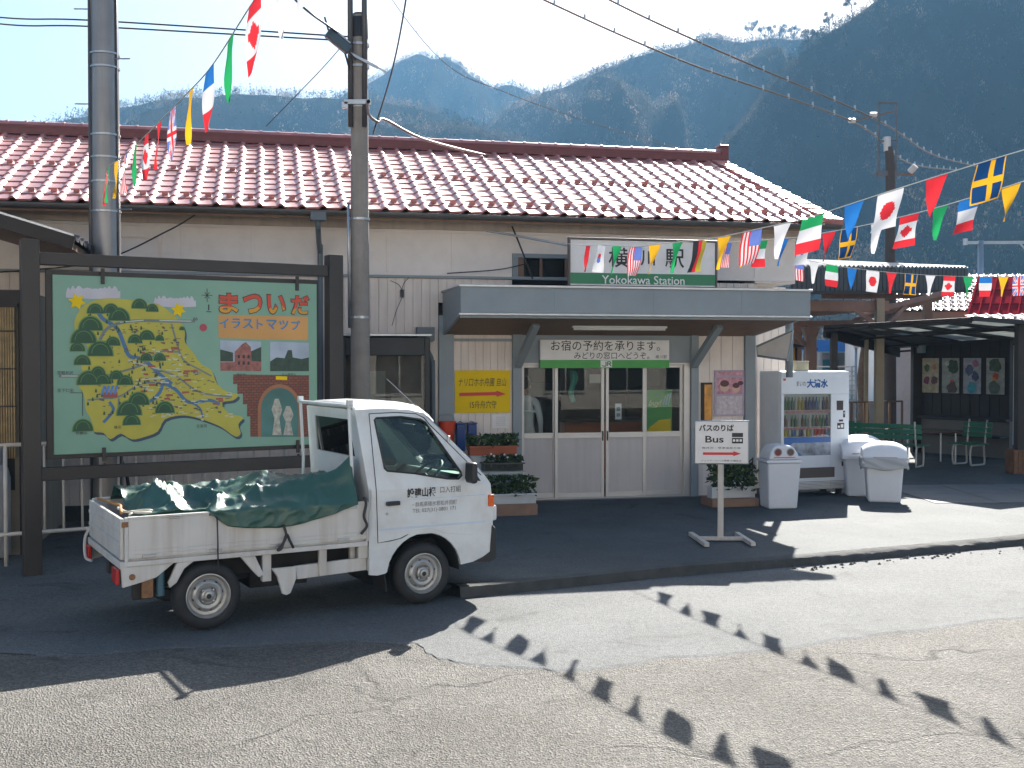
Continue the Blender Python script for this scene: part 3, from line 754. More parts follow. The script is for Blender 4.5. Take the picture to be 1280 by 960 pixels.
mb = MB(); mb.bx(-1.66,-1.42,.002,.008,1.14,1.335); mb.build("sheet", SIGNW, nt_)
mb = MB()
for i in range(5): mb.bx(-1.61,-1.47,0,.0015,1.18+i*.028,1.188+i*.028)
mb.build("print", mat("faint_print",(.4,.38,.36),.6), nt_)
ps = thing("mauve_poster", "mauve and pink picture poster on the boards right of the doors", "poster", SW(0,-.025,0), SA)
mb = MB(); mb.bx(1.665,2.135,0,.015,1.275,1.95); mb.build("sheet", mat("poster_mauve",(.42,.33,.42),.5,.2,6), ps)
mb = MB(); mb.bx(1.70,2.10,-.003,-.0005,1.60,1.84); mb.bx(1.70,2.10,-.003,-.0005,1.88,1.93); mb.build("mauve_field", mat("poster_rose",(.55,.26,.30),.5,.5,14), ps)
mb = MB()
for cx_, cz_, r_ in ((1.82,1.71,.075),(2.0,1.68,.06)):
    mb.lathe([(.001,-.005),(r_,-.005)], 14, 0, (cx_,0,cz_), 'y')
mb.build("pale_discs", mat("poster_skin",(.62,.42,.32),.5,.1), ps)
mb = MB(); mb.bx(1.70,2.10,-.003,-.0005,1.30,1.57)
for i in range(4): pass
mb.build("pale_field", mat("poster_pale",(.55,.48,.5),.5,.3,20), ps)
mb = MB()
for cx_, cz_, r_ in ((1.82,1.755,.07),(2.0,1.725,.055),(2.07,1.76,.045)): mb.prism([(cx_+r_*math.cos(a), cz_+r_*.7*math.sin(a)) for a in [k*.3 for k in range(21)]], -.008, -.0055)
mb.build("dark_shapes", mat("poster_maroon",(.10,.03,.04),.5,.2), ps)
op = thing("orange_plaque", "narrow glowing orange panel in a dark frame beside the mauve poster", "sign", SW(0,-.03,0), SA)
mb = MB(); mb.bx(1.46,1.63,0,.03,1.2,1.77); mb.build("frame", DKWOOD, op, bevel=.004)
mb = MB(); mb.bx(1.505,1.62,-.004,-.0005,1.22,1.74); mb.build("panel", mat("amber",(.62,.26,.02),.35,.5,9), op)

# things on the wall left of the doors
for i, (xx, lb) in enumerate(((-2.13,"blue hanging box nearer the truck below the yellow poster"),(-1.97,"blue hanging box nearer the doors below the yellow poster"))):
    b = thing("letter_box", lb, "box", SW(xx,-.13,1.04), SA, "blue boxes hung on the wall")
    mb = MB(); mb.bx(-.06,.06,-.05,.08,-.2,.17); mb.build("body", mat("box_blue",(.012,.05,.2),.4), b, bevel=.01)
    mb = MB(); mb.bx(-.067,.067,-.058,.08,.171,.19); mb.tube([(-.03,.02,.19),(0,.04,.21),(.03,.02,.19)],.006,6); mb.build("lid", mat("box_blue",(.012,.05,.2),.4), b, bevel=.004)
rb = thing("red_bucket", "red fire bucket hung beside the blue boxes", "bucket", SW(-2.33,-.2,1.12), SA)
mb = MB(); mb.lathe([(.001,-.13),(.085,-.13),(.12,.12),(.128,.125),(.128,.135),(.112,.135),(.08,-.11),(.001,-.11)], 20); mb.build("body", mat("bucket_red",(.6,.06,.02),.4), rb, smooth=40)
mb = MB(); mb.tube([(-.12,0,.12),(-.09,0,.2),(0,0,.235),(.09,0,.2),(.12,0,.12)],.005,6); mb.build("handle", STEEL, rb)

# dark glazed notice case standing against the wall
nc = thing("notice_case", "tall black glazed notice case standing at the wall behind the truck cab", "case", SW(-3.20,-.42,0), SA)
mb = MB(); mb.bx(-.6,.6,.26,.3,.05,2.42); mb.bx(-.6,-.53,-.02,.26,.05,2.40); mb.bx(.53,.6,-.02,.26,.05,2.40); mb.bx(-.53,.53,-.02,.26,2.16,2.40); mb.bx(-.53,.53,-.02,.26,.05,.7)
mb.build("cabinet", BLACK, nc, bevel=.008)
mb = MB(); mb.bx(-.62,.62,-.04,.31,2.421,2.45); mb.build("top_edge", STEEL, nc, bevel=.004)
mb = MB(); mb.bx(-.53,.53,.2,.215,.7,2.16); mb.build("backboard", mat("pinboard_brown",(.20,.15,.115),.8,.25,3), nc)
mb = MB(); mb.bx(-.53,.53,.0,.006,.7,2.16); mb.build("pane", GLASS, nc)
mb = MB(); mb.bx(-.22,.02,.19,.198,1.55,1.95); mb.bx(.1,.3,.19,.198,1.2,1.6); mb.build("pinned_sheets", mat("old_paper",(.32,.28,.22),.7,.1), nc)
mb = MB(); mb.bx(-.44,-.41,-.024,-.0205,2.26,2.275); mb.bx(-.38,-.35,-.024,-.0205,2.26,2.275); mb.build("lock", STEEL, nc)

# ---- inside the waiting hall
ct = thing("ticket_counter", "brown ticket counter with orange front seen through the doors", "counter", SW(.55,2.6,.112), SA)
mb = MB(); mb.bx(-.45,1.2,0,.5,0,.95); mb.build("body", mat("counter_orange",(.42,.12,.04),.5,.2), ct, bevel=.008)
mb = MB(); mb.bx(-.5,1.25,-.05,.55,.951,1.0); mb.build("top", DKWOOD, ct, bevel=.006)
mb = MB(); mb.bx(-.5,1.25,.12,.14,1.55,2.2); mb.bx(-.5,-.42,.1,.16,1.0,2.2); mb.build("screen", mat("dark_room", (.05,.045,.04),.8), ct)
mb = MB(); mb.bx(-.3,-.1,-.004,-.0005,.55,.75); mb.bx(.0,.2,.1,.115,1.6,1.75); mb.build("notice_sheets", INKW, ct)
rk = thing("leaflet_rack", "black leaflet rack with shelves just inside the left doors", "rack", SW(-.62,1.2,.112), SA)
mb = MB(); mb.bx(-.26,-.235,0,.4,0,1.62); mb.bx(.235,.26,0,.4,0,1.62); mb.bx(-.235,.235,.36,.4,0,1.62); mb.build("frame", BLACK, rk, bevel=.004)
for i in range(6):
    q = MB(); q.bx(-.235,.235,0,.36,.2+i*.25,.225+i*.25); q.bx(-.235,.235,-.008,-.0005,.2+i*.25,.28+i*.25); q.build("shelf", BLACK, rk)
gp = thing("green_banner", "lime green and yellow poster hung inside the right door pane", "poster", SW(0,.12,0), SA)
mb = MB(); mb.bx(.64,1.06,0,.006,1.03,1.66); mb.build("sheet", LIMEG, gp)
mb = MB(); mb.prism([(.66,1.04),(1.04,1.04),(1.04,1.24),(.86,1.22),(.72,1.12)], -.004, -.001); mb.build("yellow_field", SIGNY, gp)
mb = MB(); write(mb, "buy!", .80, 1.46, -.004, w=.2, bold=.02, shear=.3); mb.build("lettering", mat("banner_text",(.55,.62,.3),.5), gp, fix=False)
mb = MB()
for k in range(3): mb.bar((.92+.04*k,-.005,1.44),(.96+.04*k,-.005,1.58+.02*k),.018,.003,up=(0,1,0))
mb.build("pale_strokes", mat("banner_pale_blue",(.25,.5,.6),.5), gp)
wp = thing("white_notice", "white upright notice stuck inside the right-hand middle door pane", "notice", SW(0,.06,0), SA)
mb = MB(); mb.bx(.17,.265,0,.004,1.24,1.47); mb.build("sheet", INKW, wp)
mb = MB(); mb.bx(.19,.245,-.003,-.0005,1.36,1.42); mb.bx(.19,.245,-.003,-.0005,1.28,1.33); mb.build("print", BLUEG, wp)
fg = thing("hanging_pennant", "pale green pennant hanging inside the left middle door pane", "pennant", SW(-.33,.5,1.7), SA)
mb = MB(); mb.grid([[(-.06+.02*math.sin(i*.9),.03*math.sin(i*1.3),.25-.06*i) , (.05-.005*i+.02*math.sin(i*.9),.02*math.cos(i*1.1),.23-.055*i)] for i in range(9)]); mb.build("cloth", mat("pennant_green",(.10,.34,.26),.7), fg, solid=.003, smooth=True)

# ---- a person inside, seen from behind
def person(name, label, loc, rotz, shirt, trousers, skin, hair):
    t = thing(name, label, "person", loc, rotz)
    J = {}; V = []; E_ = []; Rr = []
    def j(k, p, r, par=None):
        J[k] = len(V); V.append(p); Rr.append(r)
        if par is not None: E_.append((J[par], J[k]))
    j('pel', (0,0,.93), (.15,.105)); j('waist', (0,0,1.08), (.135,.095), 'pel'); j('chest', (0,.01,1.27), (.165,.11), 'waist'); j('sh', (0,.01,1.40), (.12,.085), 'chest')
    j('neck', (0,0,1.49), (.052,.055), 'sh'); j('head0', (0,-.015,1.56), (.07,.085), 'neck'); j('head1', (0,-.02,1.65), (.078,.098), 'head0'); j('head2', (0,-.015,1.71), (.055,.07), 'head1')
    for s in (-1, 1):
        a = 'lr'[s > 0]
        j('s'+a, (s*.175,.01,1.385), (.062,.062), 'sh'); j('e'+a, (s*.235,.02,1.12), (.045,.045), 's'+a); j('w'+a, (s*.245,-.07,.90), (.031,.031), 'e'+a); j('p'+a, (s*.243,-.10,.82), (.036,.022), 'w'+a)
        for q in range(4): j('f%d'%q+a, (s*(.236),-.085-.017*q,.735+.006*abs(q-1)), (.009,.009), 'p'+a)
        j('th'+a, (s*.205,-.125,.80), (.010,.010), 'p'+a)
        j('h'+a, (s*.09,0,.86), (.092,.098), 'pel'); j('k'+a, (s*.105,-.015,.50), (.058,.06), 'h'+a); j('a'+a, (s*.11,.02,.09), (.04,.045), 'k'+a); j('t'+a, (s*.125,-.13,.035), (.042,.032), 'a'+a)
    me = bpy.data.meshes.new("body"); me.from_pydata(V, E_, []); o = bpy.data.objects.new("body", me); col.objects.link(o); o.parent = t
    sk = o.modifiers.new("skin", 'SKIN'); sk.use_smooth_shade = True
    for i, r in enumerate(Rr): me.skin_vertices[0].data[i].radius = r; me.skin_vertices[0].data[i].use_root = (i == 0)
    ss = o.modifiers.new("sub", 'SUBSURF'); ss.levels = 2; ss.render_levels = 2
    dg = bpy.context.evaluated_depsgraph_get(); dg.update()
    nm = bpy.data.meshes.new_from_object(o.evaluated_get(dg)); o.modifiers.clear(); o.data = nm
    for m in (shirt, trousers, skin, hair): nm.materials.append(m)
    for p in nm.polygons:
        c = p.center; p.use_smooth = True
        if c.z > 1.475: p.material_index = 2
        elif abs(c.x) > .2 and c.z < .90: p.material_index = 2
        elif c.z < .97 and abs(c.x) < .2: p.material_index = 1
        if c.z < .075: p.material_index = 3
    h = MB(); rows = []
    for i in range(9):
        a = math.pi*i/8*.62
        rows.append([(.094*math.sin(a)*math.cos(b), -.012+.112*math.sin(a)*math.sin(b), 1.655+.115*math.cos(a) - (.05 if math.sin(b) > 0 else 0)*math.sin(a)*max(0,math.sin(b))) for b in [2*math.pi*k/18 for k in range(19)]])
    h.grid(rows); h.build("hair", hair, t, smooth=True)
    f = MB(); f.lathe([(.001,-.022),(.012,-.012),(.016,.01),(.006,.03)], 8, 0, (0,-.118,1.60)); f.build("nose", skin, t, smooth=True)
    for s in (-1, 1):
        e = MB(); e.lathe([(.001,-.03),(.016,-.02),(.02,.01),(.012,.03),(.001,.034)], 8, 0, (s*.083,.0,1.60)); e.build("ear", skin, t, smooth=True)
        e = MB(); e.lathe([(.001,-.009),(.009,-.005),(.009,.005),(.001,.009)], 8, 0, (s*.03,-.106,1.625)); e.build("eye", INK, t, smooth=True)
    m_ = MB(); m_.bx(-.022,.022,-.102,-.096,1.555,1.562); m_.build("mouth", INKR, t)
    b = MB(); b.tube([( .168*math.cos(a), .01+.117*math.sin(a), 1.245) for a in [2*math.pi*k/24 for k in range(24)]], .02, 6, closed=True); b.build("jacket_stripe", INKW, t, smooth=True)
    return t
person("person", "person in a pale grey jacket and trousers seen from behind inside the left door pane", SW(-1.10,.42,.112), SA+R(168),
       mat("jacket_grey",(.62,.62,.60),.8,.12,8,bump=.6,bscale=18), mat("trousers_grey",(.56,.54,.50),.8,.12,8,bump=.6,bscale=15), mat("skin",(.42,.24,.17),.55,.05), mat("hair_black",(.015,.013,.012),.5))

cl = thing("hall_lamp", "lit tube lamp on the hall ceiling glimpsed through the left doors", "lamp", SW(-.5,1.6,2.66), SA)
mb = MB(); mb.bx(-.6,.6,-.05,.05,.02,.06); mb.build("casing", WHITE, cl)
mb = MB(); mb.tube([(-.55,0,0),(.55,0,0)], .018, 8); mb.build("tube", emit("tube_light",(1.0,.96,.88),9.0), cl)

wf = thing("wall_fitting", "tiny dark fitting with loose wires on the boarded wall right of the slim pole", "fitting", SW(-2.93,-.03,3.02), SA)
mb = MB(); mb.bx(-.025,.025,-.03,.0,-.06,.05); mb.build("box", BLACK, wf, bevel=.006)
mb = MB(); mb.tube(catmull([(0,-.01,.05),(.03,-.015,.14),(.10,-.01,.22)],4), .005, 5); mb.tube(catmull([(0,-.01,.05),(-.05,-.012,.12),(-.16,-.01,.17)],4), .005, 5); mb.tube(catmull([(0,-.01,-.06),(-.08,-.012,-.25),(-.14,-.01,-.45)],4), .004, 5); mb.build("wires", CABLE, wf)

# ------------------------------------------------------------------ illustrated map board
BA = R(31)
BO = (-4.71, 10.9)
def BW(x, y, z=0): return (BO[0] + x*math.cos(BA) - y*math.sin(BA), BO[1] + x*math.sin(BA) + y*math.cos(BA), z)
bd = thing("map_board", "large pale green illustrated town map in a dark steel frame left of the truck", "map board", (BO[0],BO[1],0), BA)
for xx in (-.06, 3.09):
    q = MB(); q.bx(xx, xx+.165, -.08, .085, -.03, 3.27); q.build("post", DKFRAME, bd, bevel=.008)
for z0, z1 in ((3.03,3.15), (.915,1.045)):
    q = MB(); q.bx(.106, 3.089, -.05, .05, z0, z1); q.build("crossbeam", DKFRAME, bd, bevel=.006)
mb = MB(); mb.bx(.17,3.0,.03,.07,1.12,2.99); mb.build("back_frame", DKFRAME, bd, bevel=.005)
BGREEN = mat("map_green", (.19,.36,.265), .4, .05, 3, dirt_amt=.15, dirt=(.3,.36,.3))
mb = MB(); mb.bx(.23,2.97,.0,.0295,1.165,2.94); mb.build("panel", BGREEN, bd, bevel=.003)
for xx in (.70, 2.74):
    for z0, z1 in ((2.86,3.08), (1.02,1.22)):
        q = MB(); q.bx(xx-.018, xx+.018, -.062, -.0505 if z0 > 3 else -.004, z0, z1) if False else q.bx(xx-.018, xx+.018, -.02, -.003, z0+(.0 if z0 > 2 else .06), z1-(.06 if z0 > 2 else 0)); q.bx(xx-.012, xx+.012, -.03, -.021, z0+.03, z0+.05); q.build("bracket", DKFRAME, bd)
# artwork: pixel positions of the photograph's panel mapped to panel coordinates (x right, z up)
def pz(px, py):
    # panel corners in the picture: (65,343) (396,357) (68,569) (383,555)
    d0, d1 = 1/1.0, 1.149
    # perspective along x: u is the true fraction of the width
    fx = (px-65)/(396-65); u = fx/(d1-(d1-1)*fx)
    yt = 343 + (357-343)*fx; yb = 569 + (554-569)*fx
    return (.23 + 2.74*u, 1.165 + 1.775*(yb-py)/(yb-yt))
def P2(pts): return [pz(a, b) for a, b in pts]
def flatpoly(mb, pts, y, mi=0):
    t = tessellate_polygon([[Vector((a, b, 0)) for a, b in pts]])
    mb.add([(a, y, b) for a, b in pts], [tuple(q) for q in t], mi)
island = [(93,400),(102,385),(115,377),(135,373),(170,376),(180,380),(200,381),(226,402),(232,415),(232,428),(243,442),(252,455),(265,463),(272,480),(284,489),(298,493),(292,500),(278,503),(286,516),(304,521),(298,530),(301,541),(294,545),(278,534),(262,527),(243,521),(226,519),(206,524),(197,539),(180,546),(164,549),(150,542),(137,549),(128,541),(115,539),(113,525),(106,512),(104,493),(97,482),(104,471),(100,455),(110,440),(104,425),(94,415)]
def inside(a, b, P):
    c = False
    for (x0, y0), (x1, y1) in zip(P, P[1:] + P[:1]):
        if (y0 > b) != (y1 > b) and a < (x1-x0)*(b-y0)/(y1-y0)+x0: c = not c
    return c
def smooth_poly(pts, n=3):
    P = [Vector((a, b, 0)) for a, b in pts]; k = len(P); out = []
    for i in range(k):
        a, b, c, d = P[i-1], P[i], P[(i+1)%k], P[(i+2)%k]
        for q in range(n):
            t = q/n; v = 0.5*((2*b)+(c-a)*t+(2*a-5*b+4*c-d)*t*t+(3*b-a-3*c+d)*t**3); out.append((v.x, v.y))
    return out
YEL = mat("map_yellow", (.46,.41,.05), .45, .1, 5)
mb = MB(); flatpoly(mb, P2([(a+2.2, b+3.2) for a, b in smooth_poly(island)]), -.0015); mb.build("map_shadow", mat("map_navy",(.03,.06,.10),.5), bd, fix=False)
mb = MB(); flatpoly(mb, P2(smooth_poly(island)), -.003); mb.build("map_land", YEL, bd, fix=False)
def ribbon(mb, pts, w, y, mi=0):
    Q = catmull([(*pz(a, b), 0) for a, b in pts], 5)
    L_ = []; 
    for i, p in enumerate(Q):
        d = (Q[min(i+1,len(Q)-1)] - Q[max(i-1,0)]).normalized(); n = Vector((-d.y, d.x, 0))*w/2
        L_.append([(p.x+n.x, y, p.y+n.y), (p.x-n.x, y, p.y-n.y)])
    mb.grid(L_, mi)
mb = MB()   # rivers
ribbon(mb, [(118,382),(128,398),(146,410),(155,430),(162,445),(180,450),(200,468),(215,480)], .04, -.0045)
ribbon(mb, [(136,502),(141,512),(134,522),(128,528)], .03, -.0045); ribbon(mb, [(175,505),(190,500),(200,490),(205,480),(220,487),(232,500),(243,503),(262,500),(275,505)], .035, -.0045)
ribbon(mb, [(240,503),(250,510),(254,522)], .02, -.0045)
mb.build("map_rivers", mat("map_blue",(.06,.16,.30),.5), bd, fix=False)
mb = MB()   # roads and railway
for pts, w in (([(124,425),(135,410),(155,403),(180,401),(215,402),(245,402)],.03), ([(130,470),(150,465),(180,455),(200,440),(225,440)],.02), ([(215,405),(222,430),(230,450),(250,462),(265,470)],.018),
               ([(72,470),(98,470)],.028), ([(190,460),(220,470),(250,490),(290,496)],.018), ([(108,500),(130,498),(150,495),(175,480),(200,478)],.018), ([(147,520),(148,498)],.018)):
    ribbon(mb, pts, w, -.0055)
mb.build("map_roads", mat("map_road",(.16,.20,.19),.5), bd, fix=False)
mb = MB(); rg = random.Random(5)
for pts in ([(150,403),(180,400.5)], [(200,401),(240,402)], [(75,470),(96,470)], [(160,450),(200,462)], [(170,475),(210,472)]): ribbon(mb, pts, .010, -.0065)
for _ in range(150):
    a, b = rg.uniform(165,290), rg.uniform(435,525)
    if not inside(a+4, b, island): continue
    x, z = pz(a, b); w = rg.uniform(.02,.07); flatpoly(mb, [(x,z),(x+w,z+rg.uniform(-.01,.01)),(x+w,z+.008),(x,z+.008)], -.0065)
mb.build("map_pale_lines", mat("map_pale",(.50,.55,.48),.5), bd, fix=False)
mb = MB()
for _ in range(260):
    a, b = rg.uniform(120,285), rg.uniform(405,520); x, z = pz(a, b)
    if not inside(a+3, b, island) or not inside(a-2, b, island): continue
    w = rg.uniform(.012,.05); h_ = rg.uniform(.005,.014); flatpoly(mb, [(x,z),(x+w,z+rg.uniform(-.015,.015)),(x+w,z+h_),(x,z+h_)], -.0068)
mb.build("map_small_labels", mat("map_label_ink",(.10,.09,.08),.5), bd, fix=False)
mb = MB()
for _ in range(34):
    a, b = rg.uniform(150,280), rg.uniform(420,515)
    if not inside(a+5, b, island): continue
    x, z = pz(a, b); w = rg.uniform(.03,.08); flatpoly(mb, [(x,z),(x+w,z),(x+w,z+.02),(x,z+.02)], -.0072)
x, z = pz(128,497); flatpoly(mb, [(x,z),(x+.14,z),(x+.14,z+.05),(x,z+.05)], -.0072)
mb.build("map_red_roofs", mat("map_brick",(.35,.08,.06),.5), bd, fix=False)
# round-topped trees: (px,py of the base centre, half width px)
trees = [(119,391,9),(139,391,9),(149,400,12),(175,385,9),(191,389,7),(113,412,13),(104,428,14),(96,438,8),(102,455,9),(125,444,14),(141,431,8),(169,428,8),(184,424,9),(200,425,5),(110,480,13),(122,468,8),(127,479,10),(145,473,8),(156,480,9),(173,505,12),(161,518,14),(164,530,10),(102,538,11),(206,515,11),(183,450,7),(200,450,7),(228,412,3)]
DG = mat("map_tree_dark",(.018,.075,.03),.5,.2,12); LG = mat("map_tree_line",(.12,.24,.07),.5)
mb = MB(); mr_ = MB()
for i, (a, b, r) in enumerate(trees):
    x, z = pz(a, b); s = r*2.74/331*1.05
    arc = lambda k, zz: [(x + k*s*math.cos(t), zz + k*s*1.15*math.sin(t)) for t in [math.pi*q/12 for q in range(13)]]
    e = -.008 - i*.0001
    flatpoly(mr_, [(x-s*1.08, z-.012), (x+s*1.08, z-.012)] + arc(1.08, z), e)
    flatpoly(mb, [(x-s*.98, z-.006), (x+s*.98, z-.006)] + arc(.98, z), e-.0006)
    for k in (.7,):
        A = arc(k, z+.2*s-.006)
        for p, q in zip(A, A[1:]): mr_.add([(p[0], e-.0009, p[1]), (q[0], e-.0009, q[1]), (x+(q[0]-x)*.93, e-.0009, z+.2*s-.006+(q[1]-z-.2*s+.006)*.93), (x+(p[0]-x)*.93, e-.0009, z+.2*s-.006+(p[1]-z-.2*s+.006)*.93)], [(0,1,2,3)])
mr_.build("map_tree_outlines", LG, bd, fix=False); mb.build("map_trees", DG, bd, fix=False)
mb = MB()   # small bushes
for _ in range(90):
    a, b = rg.uniform(108,205), rg.uniform(395,520); x, z = pz(a, b); s = .018
    flatpoly(mb, [(x-s*.6,z),(x+s*.6,z),(x+s*.4,z+s*1.6),(x,z+s*2.2),(x-s*.4,z+s*1.6)], -.0074)
mb.build("map_bushes", DG, bd, fix=False)
def cloud(mb, x0, x1, y0, y1, e):
    n = 18; up = []
    for k in range(n*3+1):
        t = k/(n*3); up.append((x0+(x1-x0)*t, y0 + (y1-y0)*.3 - (y1-y0)*.3*abs(math.sin(t*n*.5*math.pi+1.3*math.sin(t*9)))*(.6+.5*math.sin(t*7+1)) + 5*(2*t-1)**4))
    flatpoly(mb, P2([(x0, y1-2)] + up + [(x1, y1-1), ((x0+x1)/2, y1)]), e)
mb = MB(); cloud(mb, 82, 151, 356, 374, -.003); cloud(mb, 193, 246, 369, 385, -.003); mb.build("map_clouds", mat("map_cloud",(.52,.50,.54),.5), bd, fix=False)
mb = MB()
for a, b, r in ((96,377,9),(224,388,8)):
    x, z = pz(a, b); s = r*.0085
    flatpoly(mb, [(x + s*(1.15 if k % 2 else .62)*math.cos(k*math.pi/6+.3), z + s*(1.15 if k % 2 else .62)*math.sin(k*math.pi/6+.3)) for k in range(12)], -.006)
mb.build("map_stars", SIGNY, bd, fix=False)
# blue and red house
x, z = pz(133,493); mb = MB()
for k in range(4): flatpoly(mb, [(x-.06+k*.04,z),(x-.035+k*.04,z),(x-.01+k*.04,z+.09),(x-.035+k*.04,z+.09)], -.0095)
mb.build("map_blue_house", mat("map_bright_blue",(.08,.2,.5),.5), bd, fix=False)
# compass and caption marks
mb = MB(); x, z = pz(260,370)
for k in range(8):
    a = k*math.pi/4; l = .07 if k % 2 == 0 else .045; mb.bar((x,-.003,z),(x+l*math.cos(a)*.8,-.003,z+l*math.sin(a)),.006,.002,up=(0,1,0))
x, z = pz(262,385); mb.bx(x-.006,x+.006,-.003,-.0005,z-.03,z+.03); mb.bx(x-.025,x+.025,-.003,-.0005,z-.05,z-.042)
for a, b, s in ((80,466,"至軽井沢"),(80,488,"至下仁田"),(100,541,"妙義山"),(252,532,"至富岡"),(146,534,"榛名"),(245,399,"66")):
    x, z = pz(a, b); write(mb, s, x, z, -.009, h=.035)
mb.bar((pz(86,491)[0],-.003,pz(86,491)[1]),(pz(102,491)[0],-.003,pz(102,491)[1]),.006,.002,up=(0,1,0)); mb.bar((pz(102,491)[0],-.003,pz(102,491)[1]),(pz(102,520)[0],-.003,pz(102,520)[1]),.006,.002,up=(0,1,0))
mb.build("map_captions", INK, bd, fix=False)
mb = MB(); x, z = pz(255,410); mb.lathe([(.001,-.003),(.04,-.003)], 18, 0, (x,0,z), 'y'); mb.build("map_seal", mat("seal_red",(.4,.06,.08),.5), bd, fix=False)
# title block
mb = MB(); q = [pz(274,388), pz(385,392), pz(385,426), pz(274,423)]; flatpoly(mb, [pz(274,394), pz(385,397), pz(385,426), pz(274,423)], -.002); mb.build("title_band", mat("title_orange",(.58,.30,.09),.5,.15,2), bd, fix=False)
for k, ch in enumerate("まついだ"):
    cx_, cz_ = pz(287+29.5*k, 380+k*.9)
    mb = MB(); write(mb, ch, cx_, cz_, -.005, w=.225, h=.225, bold=.055); mb.build("title_outline", mat("title_dark",(.08,.03,.02),.5), bd, fix=False)
    mb = MB(); p, f = text_polys(ch, .205, .205, .03)
    mb.add([(cx_+a, -.007, cz_+b) for a, b in p], f, 0)
    mb.m = [0 if sum(p[i][1] for i in t)/len(t) > -.035 else 1 for t in f]
    mb.build("title_letter", [mat("title_red",(.60,.07,.03),.5), mat("title_amber",(.62,.30,.03),.5)], bd, fix=False)
mb = MB()
for k, ch in enumerate("イラストマップ"):
    cx_, cz_ = pz(281+14.8*k, 404.5+k*.5); write(mb, ch, cx_, cz_, -.004, h=.105, bold=.02)
mb.build("subtitle", mat("title_blue",(.04,.20,.40),.5), bd, fix=False)
# two photographs
def quadp(mb, a, b, c, d, y, mi=0): flatpoly(mb, [pz(*a), pz(*b), pz(*c), pz(*d)], y, mi)
mb = MB(); quadp(mb,(276,425.5),(327,427.5),(327,464),(276,463.5),-.002); quadp(mb,(338,427.5),(386,429),(386,464),(338,464),-.002); mb.build("photo_sky", mat("photo_sky",(.36,.42,.50),.4,.25,4), bd, fix=False)
mb = MB(); quadp(mb,(276,437),(292,441),(292,452),(276,452),-.0025); quadp(mb,(313,440),(327,434),(327,452),(313,452),-.0025); flatpoly(mb, P2([(338,452),(346,447),(356,448),(360,438),(365,438),(366,447),(377,449),(386,447),(386,464),(338,464)]), -.0025); mb.build("photo_trees", mat("photo_dark_green",(.03,.06,.04),.5,.4,15), bd, fix=False)
mb = MB(); flatpoly(mb, P2([(294,462),(294,440),(304,430),(308,428),(314,434),(316,462)]), -.003); quadp(mb,(276,453),(327,452),(327,464),(276,463.5),-.0028); mb.build("photo_building", mat("photo_brick",(.28,.10,.08),.5,.5,20), bd, fix=False)
mb = MB()
for a in (298,304,310):
    for b in (444,452): quadp(mb,(a,b),(a+2.5,b),(a+2.5,b+4),(a,b+4),-.0035)
mb.build("photo_windows", INK, bd, fix=False)
mb = MB(); x, z = pz(302,468); write(mb, "碓氷峠", x, z, -.003, h=.03); x, z = pz(361,468); write(mb, "丸山展望台", x, z, -.003, h=.03); mb.build("photo_captions", INK, bd, fix=False)
# brick arch
BRK = bpy.data.materials.new("painted_brick"); BRK.use_nodes = True
_n = BRK.node_tree.nodes; _l = BRK.node_tree.links; _b = _n["Principled BSDF"]; _t = _n.new("ShaderNodeTexBrick"); _c = _n.new("ShaderNodeTexCoord"); _m = _n.new("ShaderNodeMapping")
_m.inputs["Rotation"].default_value = (R(-90),0,0); _l.new(_c.outputs["Object"], _m.inputs[0]); _l.new(_m.outputs[0], _t.inputs[0])
_t.inputs["Color1"].default_value = (.24,.075,.04,1); _t.inputs["Color2"].default_value = (.19,.05,.03,1); _t.inputs["Mortar"].default_value = (.07,.03,.025,1)
_t.inputs["Scale"].default_value = 9; _t.inputs["Mortar Size"].default_value = .03; _l.new(_t.outputs[0], _b.inputs["Base Color"]); _b.inputs["Roughness"].default_value = .5
mb = MB(); flatpoly(mb, P2([(292,468),(386,469),(386,545),(313,545),(313,520),(309,520),(309,505),(304,505),(304,492),(297,492),(297,480),(292,480)]), -.002); mb.build("arch_bricks", BRK, bd, fix=False)
def archp(k, ins=0.0):
    cx_, top, hw = 349.5, 512, 27
    return [(cx_-hw*k, 545)] + [(cx_-hw*k*math.cos(t), top-32*k*math.sin(t)) for t in [math.pi*q/16 for q in range(17)]] + [(cx_+hw*k, 545)]
mb = MB(); flatpoly(mb, P2(archp(1.0)), -.003); mb.build("arch_rim", mat("arch_rim",(.36,.14,.06),.5), bd, fix=False)
mb = MB(); flatpoly(mb, P2(archp(.86)), -.004); mb.build("arch_opening", mat("arch_teal",(.06,.17,.15),.5,.35,2.5), bd, fix=False)
mb = MB()
for cx_, b, h_, w_ in ((346,543,45,6),(360,543,36,6)):
    flatpoly(mb, P2([(cx_-w_,b),(cx_-w_*.5,b-h_*.45),(cx_-w_*1.1,b-h_*.7),(cx_-w_*.4,b-h_),(cx_+w_*.4,b-h_),(cx_+w_*1.1,b-h_*.7),(cx_+w_*.5,b-h_*.45),(cx_+w_,b)]), -.006)
mb.build("pale_figures", mat("figure_pale",(.42,.40,.33),.5,.4,25), bd, fix=False)
mb = MB(); quadp(mb,(345,470),(359,470.5),(359,475),(345,474.5),-.003); mb.build("arch_plate", SIGNY, bd, fix=False)

